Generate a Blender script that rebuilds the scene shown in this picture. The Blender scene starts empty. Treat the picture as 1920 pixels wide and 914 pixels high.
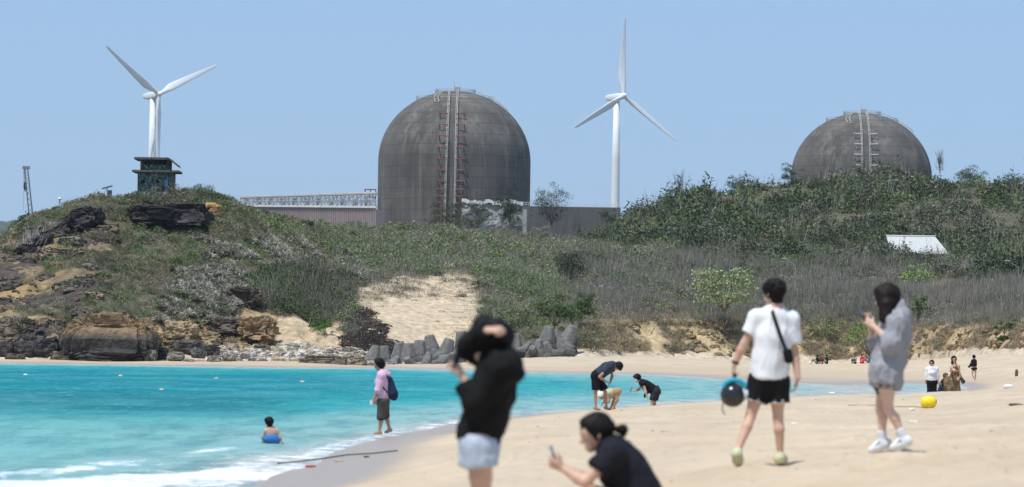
import bpy, math, random
import numpy as np
from mathutils import Matrix, Vector

# ------------------------------------------------------------------ camera, world, sun
W, H, FPX = 1920.0, 914.0, 7200.0
CAMZ = 1.85
ROLL = 0.014
PITCH = math.atan(196.6 / FPX)
scene = bpy.context.scene
COL = scene.collection
cp, sp = math.cos(PITCH), math.sin(PITCH)
F = np.array([0, cp, sp]); R0 = np.array([1.0, 0, 0]); U0 = np.array([0, -sp, cp])
R = R0 * math.cos(ROLL) + U0 * math.sin(ROLL)
U = -R0 * math.sin(ROLL) + U0 * math.cos(ROLL)
C0 = np.array([0, 0, CAMZ])
cam = bpy.data.cameras.new("camera"); camo = bpy.data.objects.new("camera", cam); COL.objects.link(camo)
camo.matrix_world = Matrix(((R[0], U[0], -F[0], 0), (R[1], U[1], -F[1], 0), (R[2], U[2], -F[2], CAMZ), (0, 0, 0, 1)))
cam.sensor_width = 36; cam.lens = 36 * FPX / W; cam.clip_start = 0.5; cam.clip_end = 20000
cam.dof.use_dof = True; cam.dof.focus_distance = 420; cam.dof.aperture_fstop = 3.9
scene.camera = camo
world = bpy.data.worlds.new("World"); scene.world = world; world.use_nodes = True
nt = world.node_tree; nt.nodes.clear()
SUN = np.array([-0.27, -0.31, 0.91]); SUN /= np.linalg.norm(SUN)
sky = nt.nodes.new("ShaderNodeTexSky"); sky.sky_type = 'NISHITA'; sky.sun_disc = False
sky.sun_elevation = math.asin(SUN[2]); sky.sun_rotation = math.atan2(SUN[0], SUN[1])
sky.air_density = 1.0; sky.dust_density = 0.35; sky.ozone_density = 3.0; sky.altitude = 300
hs = nt.nodes.new("ShaderNodeMix"); hs.data_type = 'RGBA'; hs.blend_type = 'MULTIPLY'; hs.inputs[0].default_value = 1
hs.inputs[7].default_value = (0.83, 0.93, 1.12, 1)
bg = nt.nodes.new("ShaderNodeBackground"); bg.inputs[1].default_value = 0.10
wo = nt.nodes.new("ShaderNodeOutputWorld")
nt.links.new(sky.outputs[0], hs.inputs[6]); fx = nt.nodes.new("ShaderNodeMix"); fx.data_type = 'RGBA'; fx.inputs[0].default_value = .72; fx.inputs[7].default_value = (3.75, 5.75, 8.55, 1)
nt.links.new(hs.outputs[2], fx.inputs[6]); nt.links.new(fx.outputs[2], bg.inputs[0]); nt.links.new(bg.outputs[0], wo.inputs[0])
sl = bpy.data.lights.new("sun", 'SUN'); sl.energy = 4.2; sl.angle = math.radians(0.5); sl.color = (1, 0.96, 0.9)
so = bpy.data.objects.new("sun", sl); COL.objects.link(so)
so.rotation_euler = Vector((-SUN[0], -SUN[1], -SUN[2])).to_track_quat('-Z', 'Y').to_euler(); so.location = (0, 0, 60)
vs = scene.view_settings; vs.view_transform = 'Standard'; vs.look = 'None'; vs.exposure = 0.0; vs.gamma = 1; vs.use_curve_mapping = False
scene.cycles.max_bounces = 5; scene.cycles.transparent_max_bounces = 6; scene.cycles.volume_bounces = 0
scene.cycles.caustics_reflective = False; scene.cycles.caustics_refractive = False

rng = np.random.default_rng(7)
random.seed(7)

# ------------------------------------------------------------------ helpers
def yh(x): return 650.0 + (np.asarray(x, float) - 700.0) * ROLL
def P(x, y, d):
    """world point seen at photo pixel x,y at depth d"""
    x = np.asarray(x, float); y = np.asarray(y, float); d = np.asarray(d, float)
    ray = F + R * ((x - 960) / FPX)[..., None] + U * ((457 - y) / FPX)[..., None]
    return C0 + ray * d[..., None]
def proj(p):
    q = np.asarray(p, float) - C0
    dd = q @ F
    return 960 + FPX * (q @ R) / dd, 457 - FPX * (q @ U) / dd, dd
def G(x, d, z):
    x = np.asarray(x, float); d = np.asarray(d, float); z = np.asarray(z, float)
    p = P(x, yh(x) + (CAMZ - z) * FPX / d, d); p[..., 2] = z
    return p
def yz(x, d, y): return CAMZ + (yh(x) - y) * np.asarray(d, float) / FPX

_perm = np.random.default_rng(3).permutation(4096).astype(np.int64)
_val = np.random.default_rng(4).uniform(-1, 1, 4096)
def vnoise(p):
    p = np.asarray(p, float); i = np.floor(p).astype(np.int64); f = p - i; f = f * f * (3 - 2 * f)
    def h(a, b, c): return _val[_perm[(_perm[(_perm[a & 4095] + b) & 4095] + c) & 4095]]
    x, y, z = i[..., 0], i[..., 1], i[..., 2]; fx, fy, fz = f[..., 0], f[..., 1], f[..., 2]
    def L(a, b, t): return a + (b - a) * t
    return L(L(L(h(x, y, z), h(x + 1, y, z), fx), L(h(x, y + 1, z), h(x + 1, y + 1, z), fx), fy),
             L(L(h(x, y, z + 1), h(x + 1, y, z + 1), fx), L(h(x, y + 1, z + 1), h(x + 1, y + 1, z + 1), fx), fy), fz)
def fbm(p, o=4, g=0.5):
    p = np.asarray(p, float); s = 0; a = 1; t = 0
    for k in range(o):
        s = s + a * vnoise(p * 2 ** k + 17.3 * k); t += a; a *= g
    return s / t
def sstep(a, b, x):
    t = np.clip((x - a) / (b - a), 0, 1); return t * t * (3 - 2 * t)
def inpoly(x, y, poly):
    x = np.asarray(x, float); y = np.asarray(y, float); r = np.zeros(x.shape, bool); n = len(poly)
    for i in range(n):
        x0, y0 = poly[i]; x1, y1 = poly[(i + 1) % n]
        if y0 == y1: continue
        r ^= ((y0 > y) != (y1 > y)) & (x < (x1 - x0) * (y - y0) / (y1 - y0) + x0)
    return r

def mesh_obj(name, verts, faces, mat, parent=None, smooth=False, col=None, origin=None):
    """verts (n,3); faces: (m,k) array or list of arrays"""
    verts = np.asarray(verts, np.float32)
    fl = faces if isinstance(faces, (list, tuple)) else [faces]
    fl = [np.asarray(a, np.int32) for a in fl if len(a)]
    if origin is not None: verts = verts - np.asarray(origin, np.float32)
    me = bpy.data.meshes.new(name)
    me.vertices.add(len(verts)); me.vertices.foreach_set("co", verts.ravel())
    loops = np.concatenate([a.ravel() for a in fl])
    cnt = np.concatenate([np.full(len(a), a.shape[1], np.int32) for a in fl])
    st = np.concatenate([[0], np.cumsum(cnt)[:-1]]).astype(np.int32)
    me.loops.add(len(loops)); me.loops.foreach_set("vertex_index", loops)
    me.polygons.add(len(cnt)); me.polygons.foreach_set("loop_start", st)
    if smooth: me.polygons.foreach_set("use_smooth", np.ones(len(cnt), bool))
    else: me.polygons.foreach_set("use_smooth", np.zeros(len(cnt), bool))
    if col is not None:
        for nm, c in (col.items() if isinstance(col, dict) else [("col", col)]):
            c = np.asarray(c, np.float32)
            if c.ndim == 1:
                a = me.attributes.new(nm, 'FLOAT', 'POINT'); a.data.foreach_set("value", c)
            else:
                if c.shape[1] == 3: c = np.concatenate([c, np.ones((len(c), 1), np.float32)], 1)
                a = me.attributes.new(nm, 'FLOAT_COLOR', 'POINT'); a.data.foreach_set("color", c.ravel())
    me.update(); me.validate()
    o = bpy.data.objects.new(name, me); COL.objects.link(o)
    if mat: me.materials.append(mat)
    if origin is not None: o.location = [float(v) for v in origin]
    if parent is not None:
        o.parent = parent
        if origin is not None:
            o.location = [float(origin[i]) - parent.location[i] for i in range(3)]
    return o
def tag(o, label=None, cat=None, group=None, kind=None):
    if label: o['label'] = label
    if cat: o['category'] = cat
    if group: o['group'] = group
    if kind: o['kind'] = kind
    return o
def empty(name, loc, label, cat, group=None):
    o = bpy.data.objects.new(name, None); COL.objects.link(o); o.location = [float(v) for v in loc]; o.empty_display_size = .3
    return tag(o, label, cat, group)

class MB:
    def __init__(s): s.v = []; s.f = {}; s.n = 0
    def add(s, v, f):
        v = np.asarray(v, float); f = np.asarray(f, int)
        s.v.append(v); s.f.setdefault(f.shape[1], []).append(f + s.n); s.n += len(v); return s
    def box(s, c, size, rz=0, M=None):
        v = np.array([[x, y, z] for x in (-.5, .5) for y in (-.5, .5) for z in (-.5, .5)]) * np.asarray(size)
        if M is not None: v = v @ np.asarray(M).T
        if rz: cs, sn = math.cos(rz), math.sin(rz); v = v @ np.array([[cs, sn, 0], [-sn, cs, 0], [0, 0, 1]])
        return s.add(v + np.asarray(c), [[0, 1, 3, 2], [4, 6, 7, 5], [0, 4, 5, 1], [2, 3, 7, 6], [0, 2, 6, 4], [1, 5, 7, 3]])
    def tube(s, a, b, ra, rb=None, n=8, caps=True):
        rb = ra if rb is None else rb; a = np.asarray(a, float); b = np.asarray(b, float); w = b - a; w = w / np.linalg.norm(w)
        t = np.array([0, 0, 1.0]) if abs(w[2]) < .9 else np.array([1.0, 0, 0])
        u = np.cross(w, t); u /= np.linalg.norm(u); v = np.cross(w, u)
        an = np.arange(n) * 2 * math.pi / n; ring = np.cos(an)[:, None] * u + np.sin(an)[:, None] * v
        vv = np.concatenate([a + ring * ra, b + ring * rb]); i = np.arange(n); j = (i + 1) % n
        s.add(vv, np.stack([i, i + n, j + n, j], 1))
        if caps and n in (4, 6, 8, 12, 16): s.f.setdefault(n, []).append(np.array([list(range(n)), list(range(2 * n - 1, n - 1, -1))]) + s.n - 2 * n)
        return s
    def path(s, pts, r, n=6):
        for i in range(len(pts) - 1): s.tube(pts[i], pts[i + 1], r if np.isscalar(r) else r[i], r if np.isscalar(r) else r[i + 1], n)
        return s
    def lathe(s, prof, n=48, c=(0, 0, 0), cap=False):
        prof = np.asarray(prof, float); an = np.arange(n) * 2 * math.pi / n
        v = np.stack([prof[:, None, 0] * np.cos(an), prof[:, None, 0] * np.sin(an), np.repeat(prof[:, 1:2], n, 1)], -1).reshape(-1, 3) + np.asarray(c)
        m = len(prof); i = np.arange(n); j = (i + 1) % n
        f = np.concatenate([np.stack([k * n + i, k * n + j, (k + 1) * n + j, (k + 1) * n + i], 1) for k in range(m - 1)])
        return s.add(v, f)
    def obj(s, name, mat, parent=None, origin=None, smooth=False, col=None):
        return mesh_obj(name, np.concatenate(s.v), [np.concatenate(x) for x in s.f.values()], mat, parent, smooth, col, origin)

# ------------------------------------------------------------------ materials
def mat(name, color=(.5, .5, .5), rough=.8, spec=.3, var=.0, scale=5.0, bump=.0, bscale=20.0, attr=None, metal=0, vs=(1, 1, 1), sss=0, dist=.02, det=5):
    m = bpy.data.materials.new(name); m.use_nodes = True; n = m.node_tree.nodes; l = m.node_tree.links
    b = n["Principled BSDF"]; b.inputs["Roughness"].default_value = rough; b.inputs["Specular IOR Level"].default_value = spec
    b.inputs["Metallic"].default_value = metal
    if sss:
        b.inputs["Subsurface Weight"].default_value = sss; b.inputs["Subsurface Radius"].default_value = (.02, .008, .004); b.inputs["Subsurface Scale"].default_value = 1
    tc = n.new("ShaderNodeTexCoord"); mp = n.new("ShaderNodeMapping"); mp.inputs[3].default_value = vs; l.new(tc.outputs["Object"], mp.inputs[0])
    if attr:
        a = n.new("ShaderNodeAttribute"); a.attribute_name = attr; src = a.outputs["Color"]
    else:
        r = n.new("ShaderNodeRGB"); r.outputs[0].default_value = (*color, 1); src = r.outputs[0]
    if var:
        t = n.new("ShaderNodeTexNoise"); t.inputs["Scale"].default_value = scale; t.inputs["Detail"].default_value = det; t.inputs["Roughness"].default_value = .6
        l.new(mp.outputs[0], t.inputs[0])
        mr = n.new("ShaderNodeMapRange"); mr.inputs[1].default_value = .3; mr.inputs[2].default_value = .7; mr.inputs[3].default_value = 1 - var; mr.inputs[4].default_value = 1 + var
        l.new(t.outputs[0], mr.inputs[0])
        mx = n.new("ShaderNodeVectorMath"); mx.operation = 'MULTIPLY'
        l.new(src, mx.inputs[0]); l.new(mr.outputs[0], mx.inputs[1]); src = mx.outputs[0]
    l.new(src, b.inputs["Base Color"])
    if bump:
        t = n.new("ShaderNodeTexNoise"); t.inputs["Scale"].default_value = bscale; t.inputs["Detail"].default_value = 6
        l.new(mp.outputs[0], t.inputs[0]); bp = n.new("ShaderNodeBump"); bp.inputs["Strength"].default_value = bump; bp.inputs["Distance"].default_value = dist
        l.new(t.outputs[0], bp.inputs["Height"]); l.new(bp.outputs[0], b.inputs["Normal"])
    return m
M_ = {}
def MT(name, *a, **k):
    if name not in M_: M_[name] = mat(name, *a, **k)
    return M_[name]
# ------------------------------------------------------------------ sand
def rbf(pts, vals, q):
    pts = np.asarray(pts, float); n = len(pts)
    def ph(r2): return r2 * np.log(r2 + 1e-9)
    D = ((pts[:, None] - pts[None]) ** 2).sum(-1)
    A = np.zeros((n + 3, n + 3)); A[:n, :n] = ph(D) + np.eye(n) * .02; A[:n, n] = 1; A[:n, n + 1:] = pts; A[n, :n] = 1; A[n + 1:, :n] = pts.T
    w = np.linalg.solve(A, np.concatenate([vals, np.zeros(3)]))
    out = np.zeros(len(q))
    for s in range(0, len(q), 40000):
        qq = q[s:s + 40000]; D = ((qq[:, None] - pts[None]) ** 2).sum(-1)
        out[s:s + 40000] = ph(D) @ w[:n] + w[n] + qq @ w[n + 1:]
    return out
SP = [(960, 16, .45), (1920, 16, .95), (1440, 16, .7), (100, 16, -.1), (1150, 26, .45), (905, 23.5, .40), (1440, 28, .66), (1440, 36, .757), (1670, 36.5, .9), (2200, 36, 1.1), (1150, 38, .52),
      (700, 38, .38), (500, 30, .16), (0, 25, .05), (0, 46, -.02), (150, 48, -.05), (0, 56, -.30), (200, 58, -.20), (480, 66, -.10), (150, 70, -.5), (400, 76, -.35), (420, 47.5, .0), (620, 47, .13), (700, 54, .11), (860, 80, .09), (600, 61, 0), (730, 78, .02), (830, 91, 0), (960, 104, 0), (1100, 116, 0), (1240, 132, 0), (1480, 160, 0),
      (1650, 178, 0.01), (1580, 220, 0), (1350, 251, 0), (1000, 302, 0), (640, 322, 0), (400, 322, 0), (0, 328, 0), (-400, 335, 0),
      (1120, 103, .22), (1240, 108, .28), (1440, 115, .42), (1741, 88, .56), (1760, 120, .68), (1900, 120, .78), (1600, 120, .55), (1760, 141, .08), (1780, 170, .1), (1825, 248, .15), (1920, 200, .35),
      (2200, 150, 1), (2200, 250, 1.3), (900, 70, .35), (1200, 70, .5), (1000, 45, .5), (1500, 70, .62), (1900, 60, .85), (1741, 70, .68), (2200, 70, 1.1),
      (1540, 400, .85), (1450, 390, .9), (1700, 370, 1.2), (1860, 320, 2.0), (2000, 300, 1.9), (1200, 380, 1.25), (1300, 385, 1.1), (1060, 370, 1.3), (880, 352, .5), (820, 356, .45), (700, 350, .3), (700, 370, .8), (820, 372, .8), (960, 362, .95), (560, 348, .6), (450, 346, .5), (300, 340, .35), (120, 340, .3), (0, 340, .35), (-400, 345, .5),
      (1200, 330, .35), (1400, 310, .3), (1600, 300, .45), (1700, 300, .6), (1000, 450, 1), (1500, 470, 1), (500, 450, 1), (0, 450, 1), (2200, 400, 2),
      (600, 150, -1.2), (300, 150, -1.5), (0, 200, -2), (900, 200, -.9), (1200, 200, -.5), (1400, 200, -.25), (600, 290, -.7), (200, 290, -.8), (-400, 250, -2), (-400, 100, -1.2), (700, 105, -.4), (900, 140, -.5)]
def sfeat(x, d): return np.stack([(np.asarray(x, float) - 960) / 500, np.log(np.asarray(d, float)) * 1.3], -1)
_sx = np.array(SP)
def sand_z(x, d):
    x = np.asarray(x, float).ravel(); d = np.asarray(d, float).ravel() * np.ones_like(x)
    return rbf(sfeat(_sx[:, 0], _sx[:, 1]), _sx[:, 2], sfeat(x, d))
CORR = [(1385, 36.05, 877), (1466, 36.25, 873), (1645, 36.7, 852.5), (1690, 36.5, 848)]
def sand_full(x, d, corr=True):
    z = sand_z(x, d); p = G(np.ravel(x), np.ravel(d) * np.ones(z.shape), z)
    a = sstep(.12, .5, z)
    z2 = z + a * (.045 * fbm(p * [.9, .5, 0] + 5, 4) + .03 * fbm(p * [4, 3, 0] + 9, 2)) + .015 * fbm(p * [.3, .2, 0], 3)
    if corr:
        for j, (cx, cd, cy) in enumerate(CORR):
            q = G(cx, cd, CAMZ - (cy - float(yh(cx))) * cd / FPX); w = np.exp(-((p[..., 0] - q[0]) ** 2 / .06 + (p[..., 1] - q[1]) ** 2 / .35)); z2 = z2 + w * (q[2] - _base[j])
    return z2
_base = [float(sand_full(c[0], c[1], False)[0]) for c in CORR]
xs = np.linspace(-420, 2320, 720)
ds = np.exp(np.concatenate([np.linspace(math.log(12), math.log(23), 24)[:-1], np.linspace(math.log(23), math.log(60), 420), np.linspace(math.log(60.3), math.log(460), 330)]))
X, D = np.meshgrid(xs, ds); Z = sand_full(X, D).reshape(X.shape)
def grid_faces(nr, nc):
    i = np.arange(nr * nc).reshape(nr, nc)
    return np.stack([i[:-1, :-1], i[:-1, 1:], i[1:, 1:], i[1:, :-1]], -1).reshape(-1, 4)
SV = G(X, D, Z).reshape(-1, 3)
def dips(p, cell, rad, dep_, seed, dens):
    out = np.zeros(len(p)); cx = np.floor(p[:, 0] / cell).astype(np.int64); cy = np.floor(p[:, 1] / cell).astype(np.int64)
    for ox in (-1, 0, 1):
        for oy in (-1, 0, 1):
            a, b_ = cx + ox, cy + oy; h1 = _val[_perm[(_perm[(a + seed) & 4095] + b_) & 4095]]; h2 = _val[_perm[(_perm[(a + seed + 9) & 4095] + b_) & 4095]]; h3 = _val[_perm[(_perm[(a + seed + 31) & 4095] + b_) & 4095]]
            dx = p[:, 0] - (a + .5 + .45 * h1) * cell; dy = p[:, 1] - (b_ + .5 + .45 * h2) * cell; an = h3 * 3.1; u_ = dx * np.cos(an) + dy * np.sin(an); v_ = -dx * np.sin(an) + dy * np.cos(an)
            r2 = (u_ / (rad * 1.9)) ** 2 + (v_ / rad) ** 2; out += np.where(h3 > dens, -dep_ * np.exp(-r2 * 1.5) + dep_ * .45 * np.exp(-(np.sqrt(r2) - 1.5) ** 2 * 4), 0)
    return out
kz_ = (SV[:, 1] < 130); zz_ = Z.ravel(); am = sstep(.22, .5, zz_[kz_]) * sstep(130, 80, SV[kz_, 1]); q_ = SV[kz_]
SV[kz_, 2] += am * (dips(q_, .55, .075, .030, 3, -.1) + dips(q_, .8, .10, .035, 77, .1) + .010 * fbm(q_ * [5, 5, 0], 3)) * (.5 + sstep(-.2, .25, fbm(q_ * [.25, .15, 0] + 6, 2)))
Zs = Z.ravel(); px, py, pd = proj(SV)
wet = 1 - sstep(.02, .20, Zs + .06 * fbm(SV * [.2, .1, 0], 3) - .10 * sstep(110, 50, pd))
wet *= np.where(pd > 240, .9, 1)
damp = (1 - sstep(.28, .62, Zs + .12 * fbm(SV * [.12, .06, 0] + 3, 3))) * sstep(190, 240, pd)
m = bpy.data.materials.new("sand"); m.use_nodes = True; n = m.node_tree.nodes; l = m.node_tree.links; b = n["Principled BSDF"]
def N(t, **k):
    o = n.new(t)
    for a, v in k.items(): setattr(o, a, v)
    return o
aw = N("ShaderNodeAttribute"); aw.attribute_name = "wet"; ad = N("ShaderNodeAttribute"); ad.attribute_name = "damp"
tc = N("ShaderNodeTexCoord")
def noise(scale, det=6, vs=(1, 1, 1), rough=.6):
    mp = N("ShaderNodeMapping"); mp.inputs[3].default_value = vs; l.new(tc.outputs["Object"], mp.inputs[0])
    t = N("ShaderNodeTexNoise"); t.inputs["Scale"].default_value = scale; t.inputs["Detail"].default_value = det; t.inputs["Roughness"].default_value = rough; l.new(mp.outputs[0], t.inputs[0]); return t.outputs[0]
def ramp(src, stops):
    r = N("ShaderNodeValToRGB"); l.new(src, r.inputs[0])
    while len(r.color_ramp.elements) < len(stops): r.color_ramp.elements.new(.5)
    for e, (p_, c_) in zip(r.color_ramp.elements, stops): e.position = p_; e.color = (*c_, 1) if len(c_) == 3 else c_
    return r.outputs[0]
def mixc(fac, a, b_, mode='MIX'):
    x = N("ShaderNodeMix", data_type='RGBA', blend_type=mode)
    for i, v in ((0, fac), (6, a), (7, b_)):
        if isinstance(v, (int, float)): x.inputs[i].default_value = v
        elif isinstance(v, tuple): x.inputs[i].default_value = (*v, 1)
        else: l.new(v, x.inputs[i])
    return x.outputs[2]
def mth(op, a, b_=None):
    x = N("ShaderNodeMath", operation=op)
    for i, v in enumerate((a, b_)):
        if v is None: continue
        if isinstance(v, (int, float)): x.inputs[i].default_value = v
        else: l.new(v, x.inputs[i])
    return x.outputs[0]
c1 = ramp(noise(.5, 8, (1, .5, 1), .65), [(.3, (.455, .35, .235)), (.5, (.535, .425, .295)), (.7, (.59, .48, .345))])
c1 = mixc(ramp(noise(14, 3, (1, .4, 1)), [(.62, (0, 0, 0)), (.75, (.5, .5, .5))]), c1, (.42, .33, .24))
c1 = mixc(mth('MULTIPLY', ad.outputs["Fac"], .75), c1, (.47, .36, .245))
c1 = mixc(ramp(noise(.35, 5, (1, .35, 1)), [(.45, (0, 0, 0)), (.62, (.38, .38, .38))]), c1, (.45, .36, .26))
c2 = mixc(aw.outputs["Fac"], c1, (.37, .295, .22))
l.new(c2, b.inputs["Base Color"])
l.new(mth('SUBTRACT', .95, mth('MULTIPLY', aw.outputs["Fac"], .60)), b.inputs["Roughness"]); b.inputs["Specular IOR Level"].default_value = .4
bp = N("ShaderNodeBump"); bp.inputs["Strength"].default_value = .8; bp.inputs["Distance"].default_value = .05
l.new(mth('MULTIPLY', noise(3.2, 7, (1, .55, 1), .65), mth('SUBTRACT', 1.0, mth('MULTIPLY', aw.outputs["Fac"], .93))), bp.inputs["Height"]); l.new(bp.outputs[0], b.inputs["Normal"])
tag(mesh_obj("sand", SV, grid_faces(len(ds), len(xs)), m, smooth=True, col={"wet": wet, "damp": damp}), kind='structure')

# ------------------------------------------------------------------ water
ysamp = np.concatenate([np.arange(678.5, 760, .8), np.arange(760, 1010, 1.3)])
xw = np.linspace(-420, 2250, 620)
rel = ysamp - 650 + 8      # pixels under horizon
dw = CAMZ * FPX / rel; dw = dw[dw < 372]
dw = np.concatenate([[3000, 1500, 800, 500, 420], dw])
Xw, Dw = np.meshgrid(xw, dw)
Zw0 = np.zeros_like(Xw); Pw = G(Xw, Dw, Zw0); pf = Pw.reshape(-1, 3)
bed = sand_z(Xw, np.minimum(Dw, 455)); dep = -bed
dep = np.where((Dw.ravel() > 372), 2, dep)
wv = (.035 * np.sin(pf[:, 1] * .9 + pf[:, 0] * .25 + 3 * fbm(pf * [.1, .05, 0], 2)) + .05 * fbm(pf * [.5, 1.2, 0], 3)) * sstep(.1, .7, dep)
zed = np.where(dep > -.12, 0.0, -.12) + wv
pf = pf.copy(); pf[:, 2] = zed + .012 * sstep(-.02, -.06, bed * -1)
wx, wy, wd = proj(pf)
yrel = wy - yh(wx)
# colour by bottom depth and place
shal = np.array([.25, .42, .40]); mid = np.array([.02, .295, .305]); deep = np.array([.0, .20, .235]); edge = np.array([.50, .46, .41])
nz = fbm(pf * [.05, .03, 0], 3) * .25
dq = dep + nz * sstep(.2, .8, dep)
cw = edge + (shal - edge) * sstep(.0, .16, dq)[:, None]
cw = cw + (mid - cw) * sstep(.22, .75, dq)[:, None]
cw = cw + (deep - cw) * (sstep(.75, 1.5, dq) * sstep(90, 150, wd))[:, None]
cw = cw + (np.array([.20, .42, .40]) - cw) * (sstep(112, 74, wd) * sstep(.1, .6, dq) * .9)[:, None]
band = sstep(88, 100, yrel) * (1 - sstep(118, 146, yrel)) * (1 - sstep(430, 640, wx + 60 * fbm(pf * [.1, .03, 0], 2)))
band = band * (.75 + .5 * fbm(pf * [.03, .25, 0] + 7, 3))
cw = cw + (np.array([.012, .15, .17]) - cw) * np.clip(band * 1.0, 0, 1)[:, None]  # dark band: deeper water plus wave-face shade painted into the colour
def lnoise(s, a=0): return fbm(pf * s + a, 4)
foam = np.zeros(len(pf))
near = sstep(125, 90, wd)
foam = np.maximum(foam, (1 - sstep(.0, .15, np.abs(dep - .03))) * .85 * (sstep(120, 95, wd) + .55 * sstep(220, 260, wd) * 0 ))
foam = np.maximum(foam, (1 - sstep(.05, .32, np.abs(dep - .10))) * sstep(82, 62, wd) * (.75 + .45 * fbm(pf * [.3, .12, 0], 3)))
foam = np.maximum(foam, .55 * (1 - sstep(.0, .045, np.abs(dep - .02 - .03 * fbm(pf * [.06, .02, 0], 2)))) * sstep(140, 300, wd))
foam = np.maximum(foam, .50 * sstep(1400, 1500, wx) * (1 - sstep(.02, .2, np.abs(dep - .05))) * sstep(140, 160, wd))
foam = np.maximum(foam, .52 * (1 - sstep(.0, .10, np.abs(dep - .36 - .08 * fbm(pf * [.1, .03, 0], 2)))) * sstep(85, 65, wd) * (.7 + .6 * fbm(pf * [.15, .1, 0] + 4, 2)))
swz = (1 - sstep(.12, .50, dep)) * sstep(-.12, -.03, dep) * sstep(84, 66, wd)
foam = np.maximum(foam * .85, swz * (.62 + .20 * np.sin((dep + .10 * fbm(pf * [.35, .12, 0], 4)) * 38) + .45 * fbm(pf * [.5, .22, 0] + 8, 4)))
foam = np.clip(foam, 0, 1.1)
m = bpy.data.materials.new("sea_water"); m.use_nodes = True; n = m.node_tree.nodes; l = m.node_tree.links; n.remove(n["Principled BSDF"]); out = n["Material Output"]; tc = N("ShaderNodeTexCoord")
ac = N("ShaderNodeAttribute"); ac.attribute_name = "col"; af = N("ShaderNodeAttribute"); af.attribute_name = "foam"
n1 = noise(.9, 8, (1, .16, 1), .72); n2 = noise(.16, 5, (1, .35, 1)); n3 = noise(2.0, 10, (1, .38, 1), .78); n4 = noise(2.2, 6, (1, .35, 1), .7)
colr = mixc(ramp(n1, [(.44, (0, 0, 0)), (.62, (.48, .48, .48))]), ac.outputs["Color"], (.004, .13, .17))  # streaks of shaded and bright wave faces mixed into the water colour
colr = mixc(ramp(n2, [(.45, (0, 0, 0)), (.65, (.28, .28, .28))]), colr, (.14, .42, .46))
colr = mixc(ramp(n4, [(.52, (0, 0, 0)), (.70, (.28, .28, .28))]), colr, (.26, .50, .60))
fo = N("ShaderNodeMapRange"); l.new(mth('ADD', mth('MULTIPLY', af.outputs["Fac"], .62), mth('MULTIPLY', n3, .9)), fo.inputs[0]); fo.inputs[1].default_value = .86; fo.inputs[2].default_value = .98
cap = ramp(noise(1.1, 9, (1, .14, 1), .75), [(.735, (0, 0, 0)), (.78, (.65, .65, .65))])
fm = mth('MAXIMUM', fo.outputs[0], cap)
df = N("ShaderNodeBsdfDiffuse"); gl = N("ShaderNodeBsdfGlossy"); gl.inputs["Roughness"].default_value = .22; msh = N("ShaderNodeMixShader"); l.new(mixc(fm, colr, (.80, .82, .86)), df.inputs[0]); l.new(mth("SUBTRACT", .09, mth("MULTIPLY", fm, .08)), msh.inputs[0]); l.new(df.outputs[0], msh.inputs[1]); l.new(gl.outputs[0], msh.inputs[2]); l.new(msh.outputs[0], out.inputs[0])
bp = N("ShaderNodeBump"); bp.inputs["Strength"].default_value = .8; bp.inputs["Distance"].default_value = .25
l.new(noise(1.4, 8, (.45, 1, 1), .65), bp.inputs["Height"]); l.new(bp.outputs[0], df.inputs["Normal"]); l.new(bp.outputs[0], gl.inputs["Normal"])
keep = grid_faces(len(dw), len(xw)); fb = dep[keep].max(1) > -.16
tag(mesh_obj("water", pf, keep[fb], m, smooth=True, col={"col": cw, "foam": foam}), kind='structure')

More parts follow.
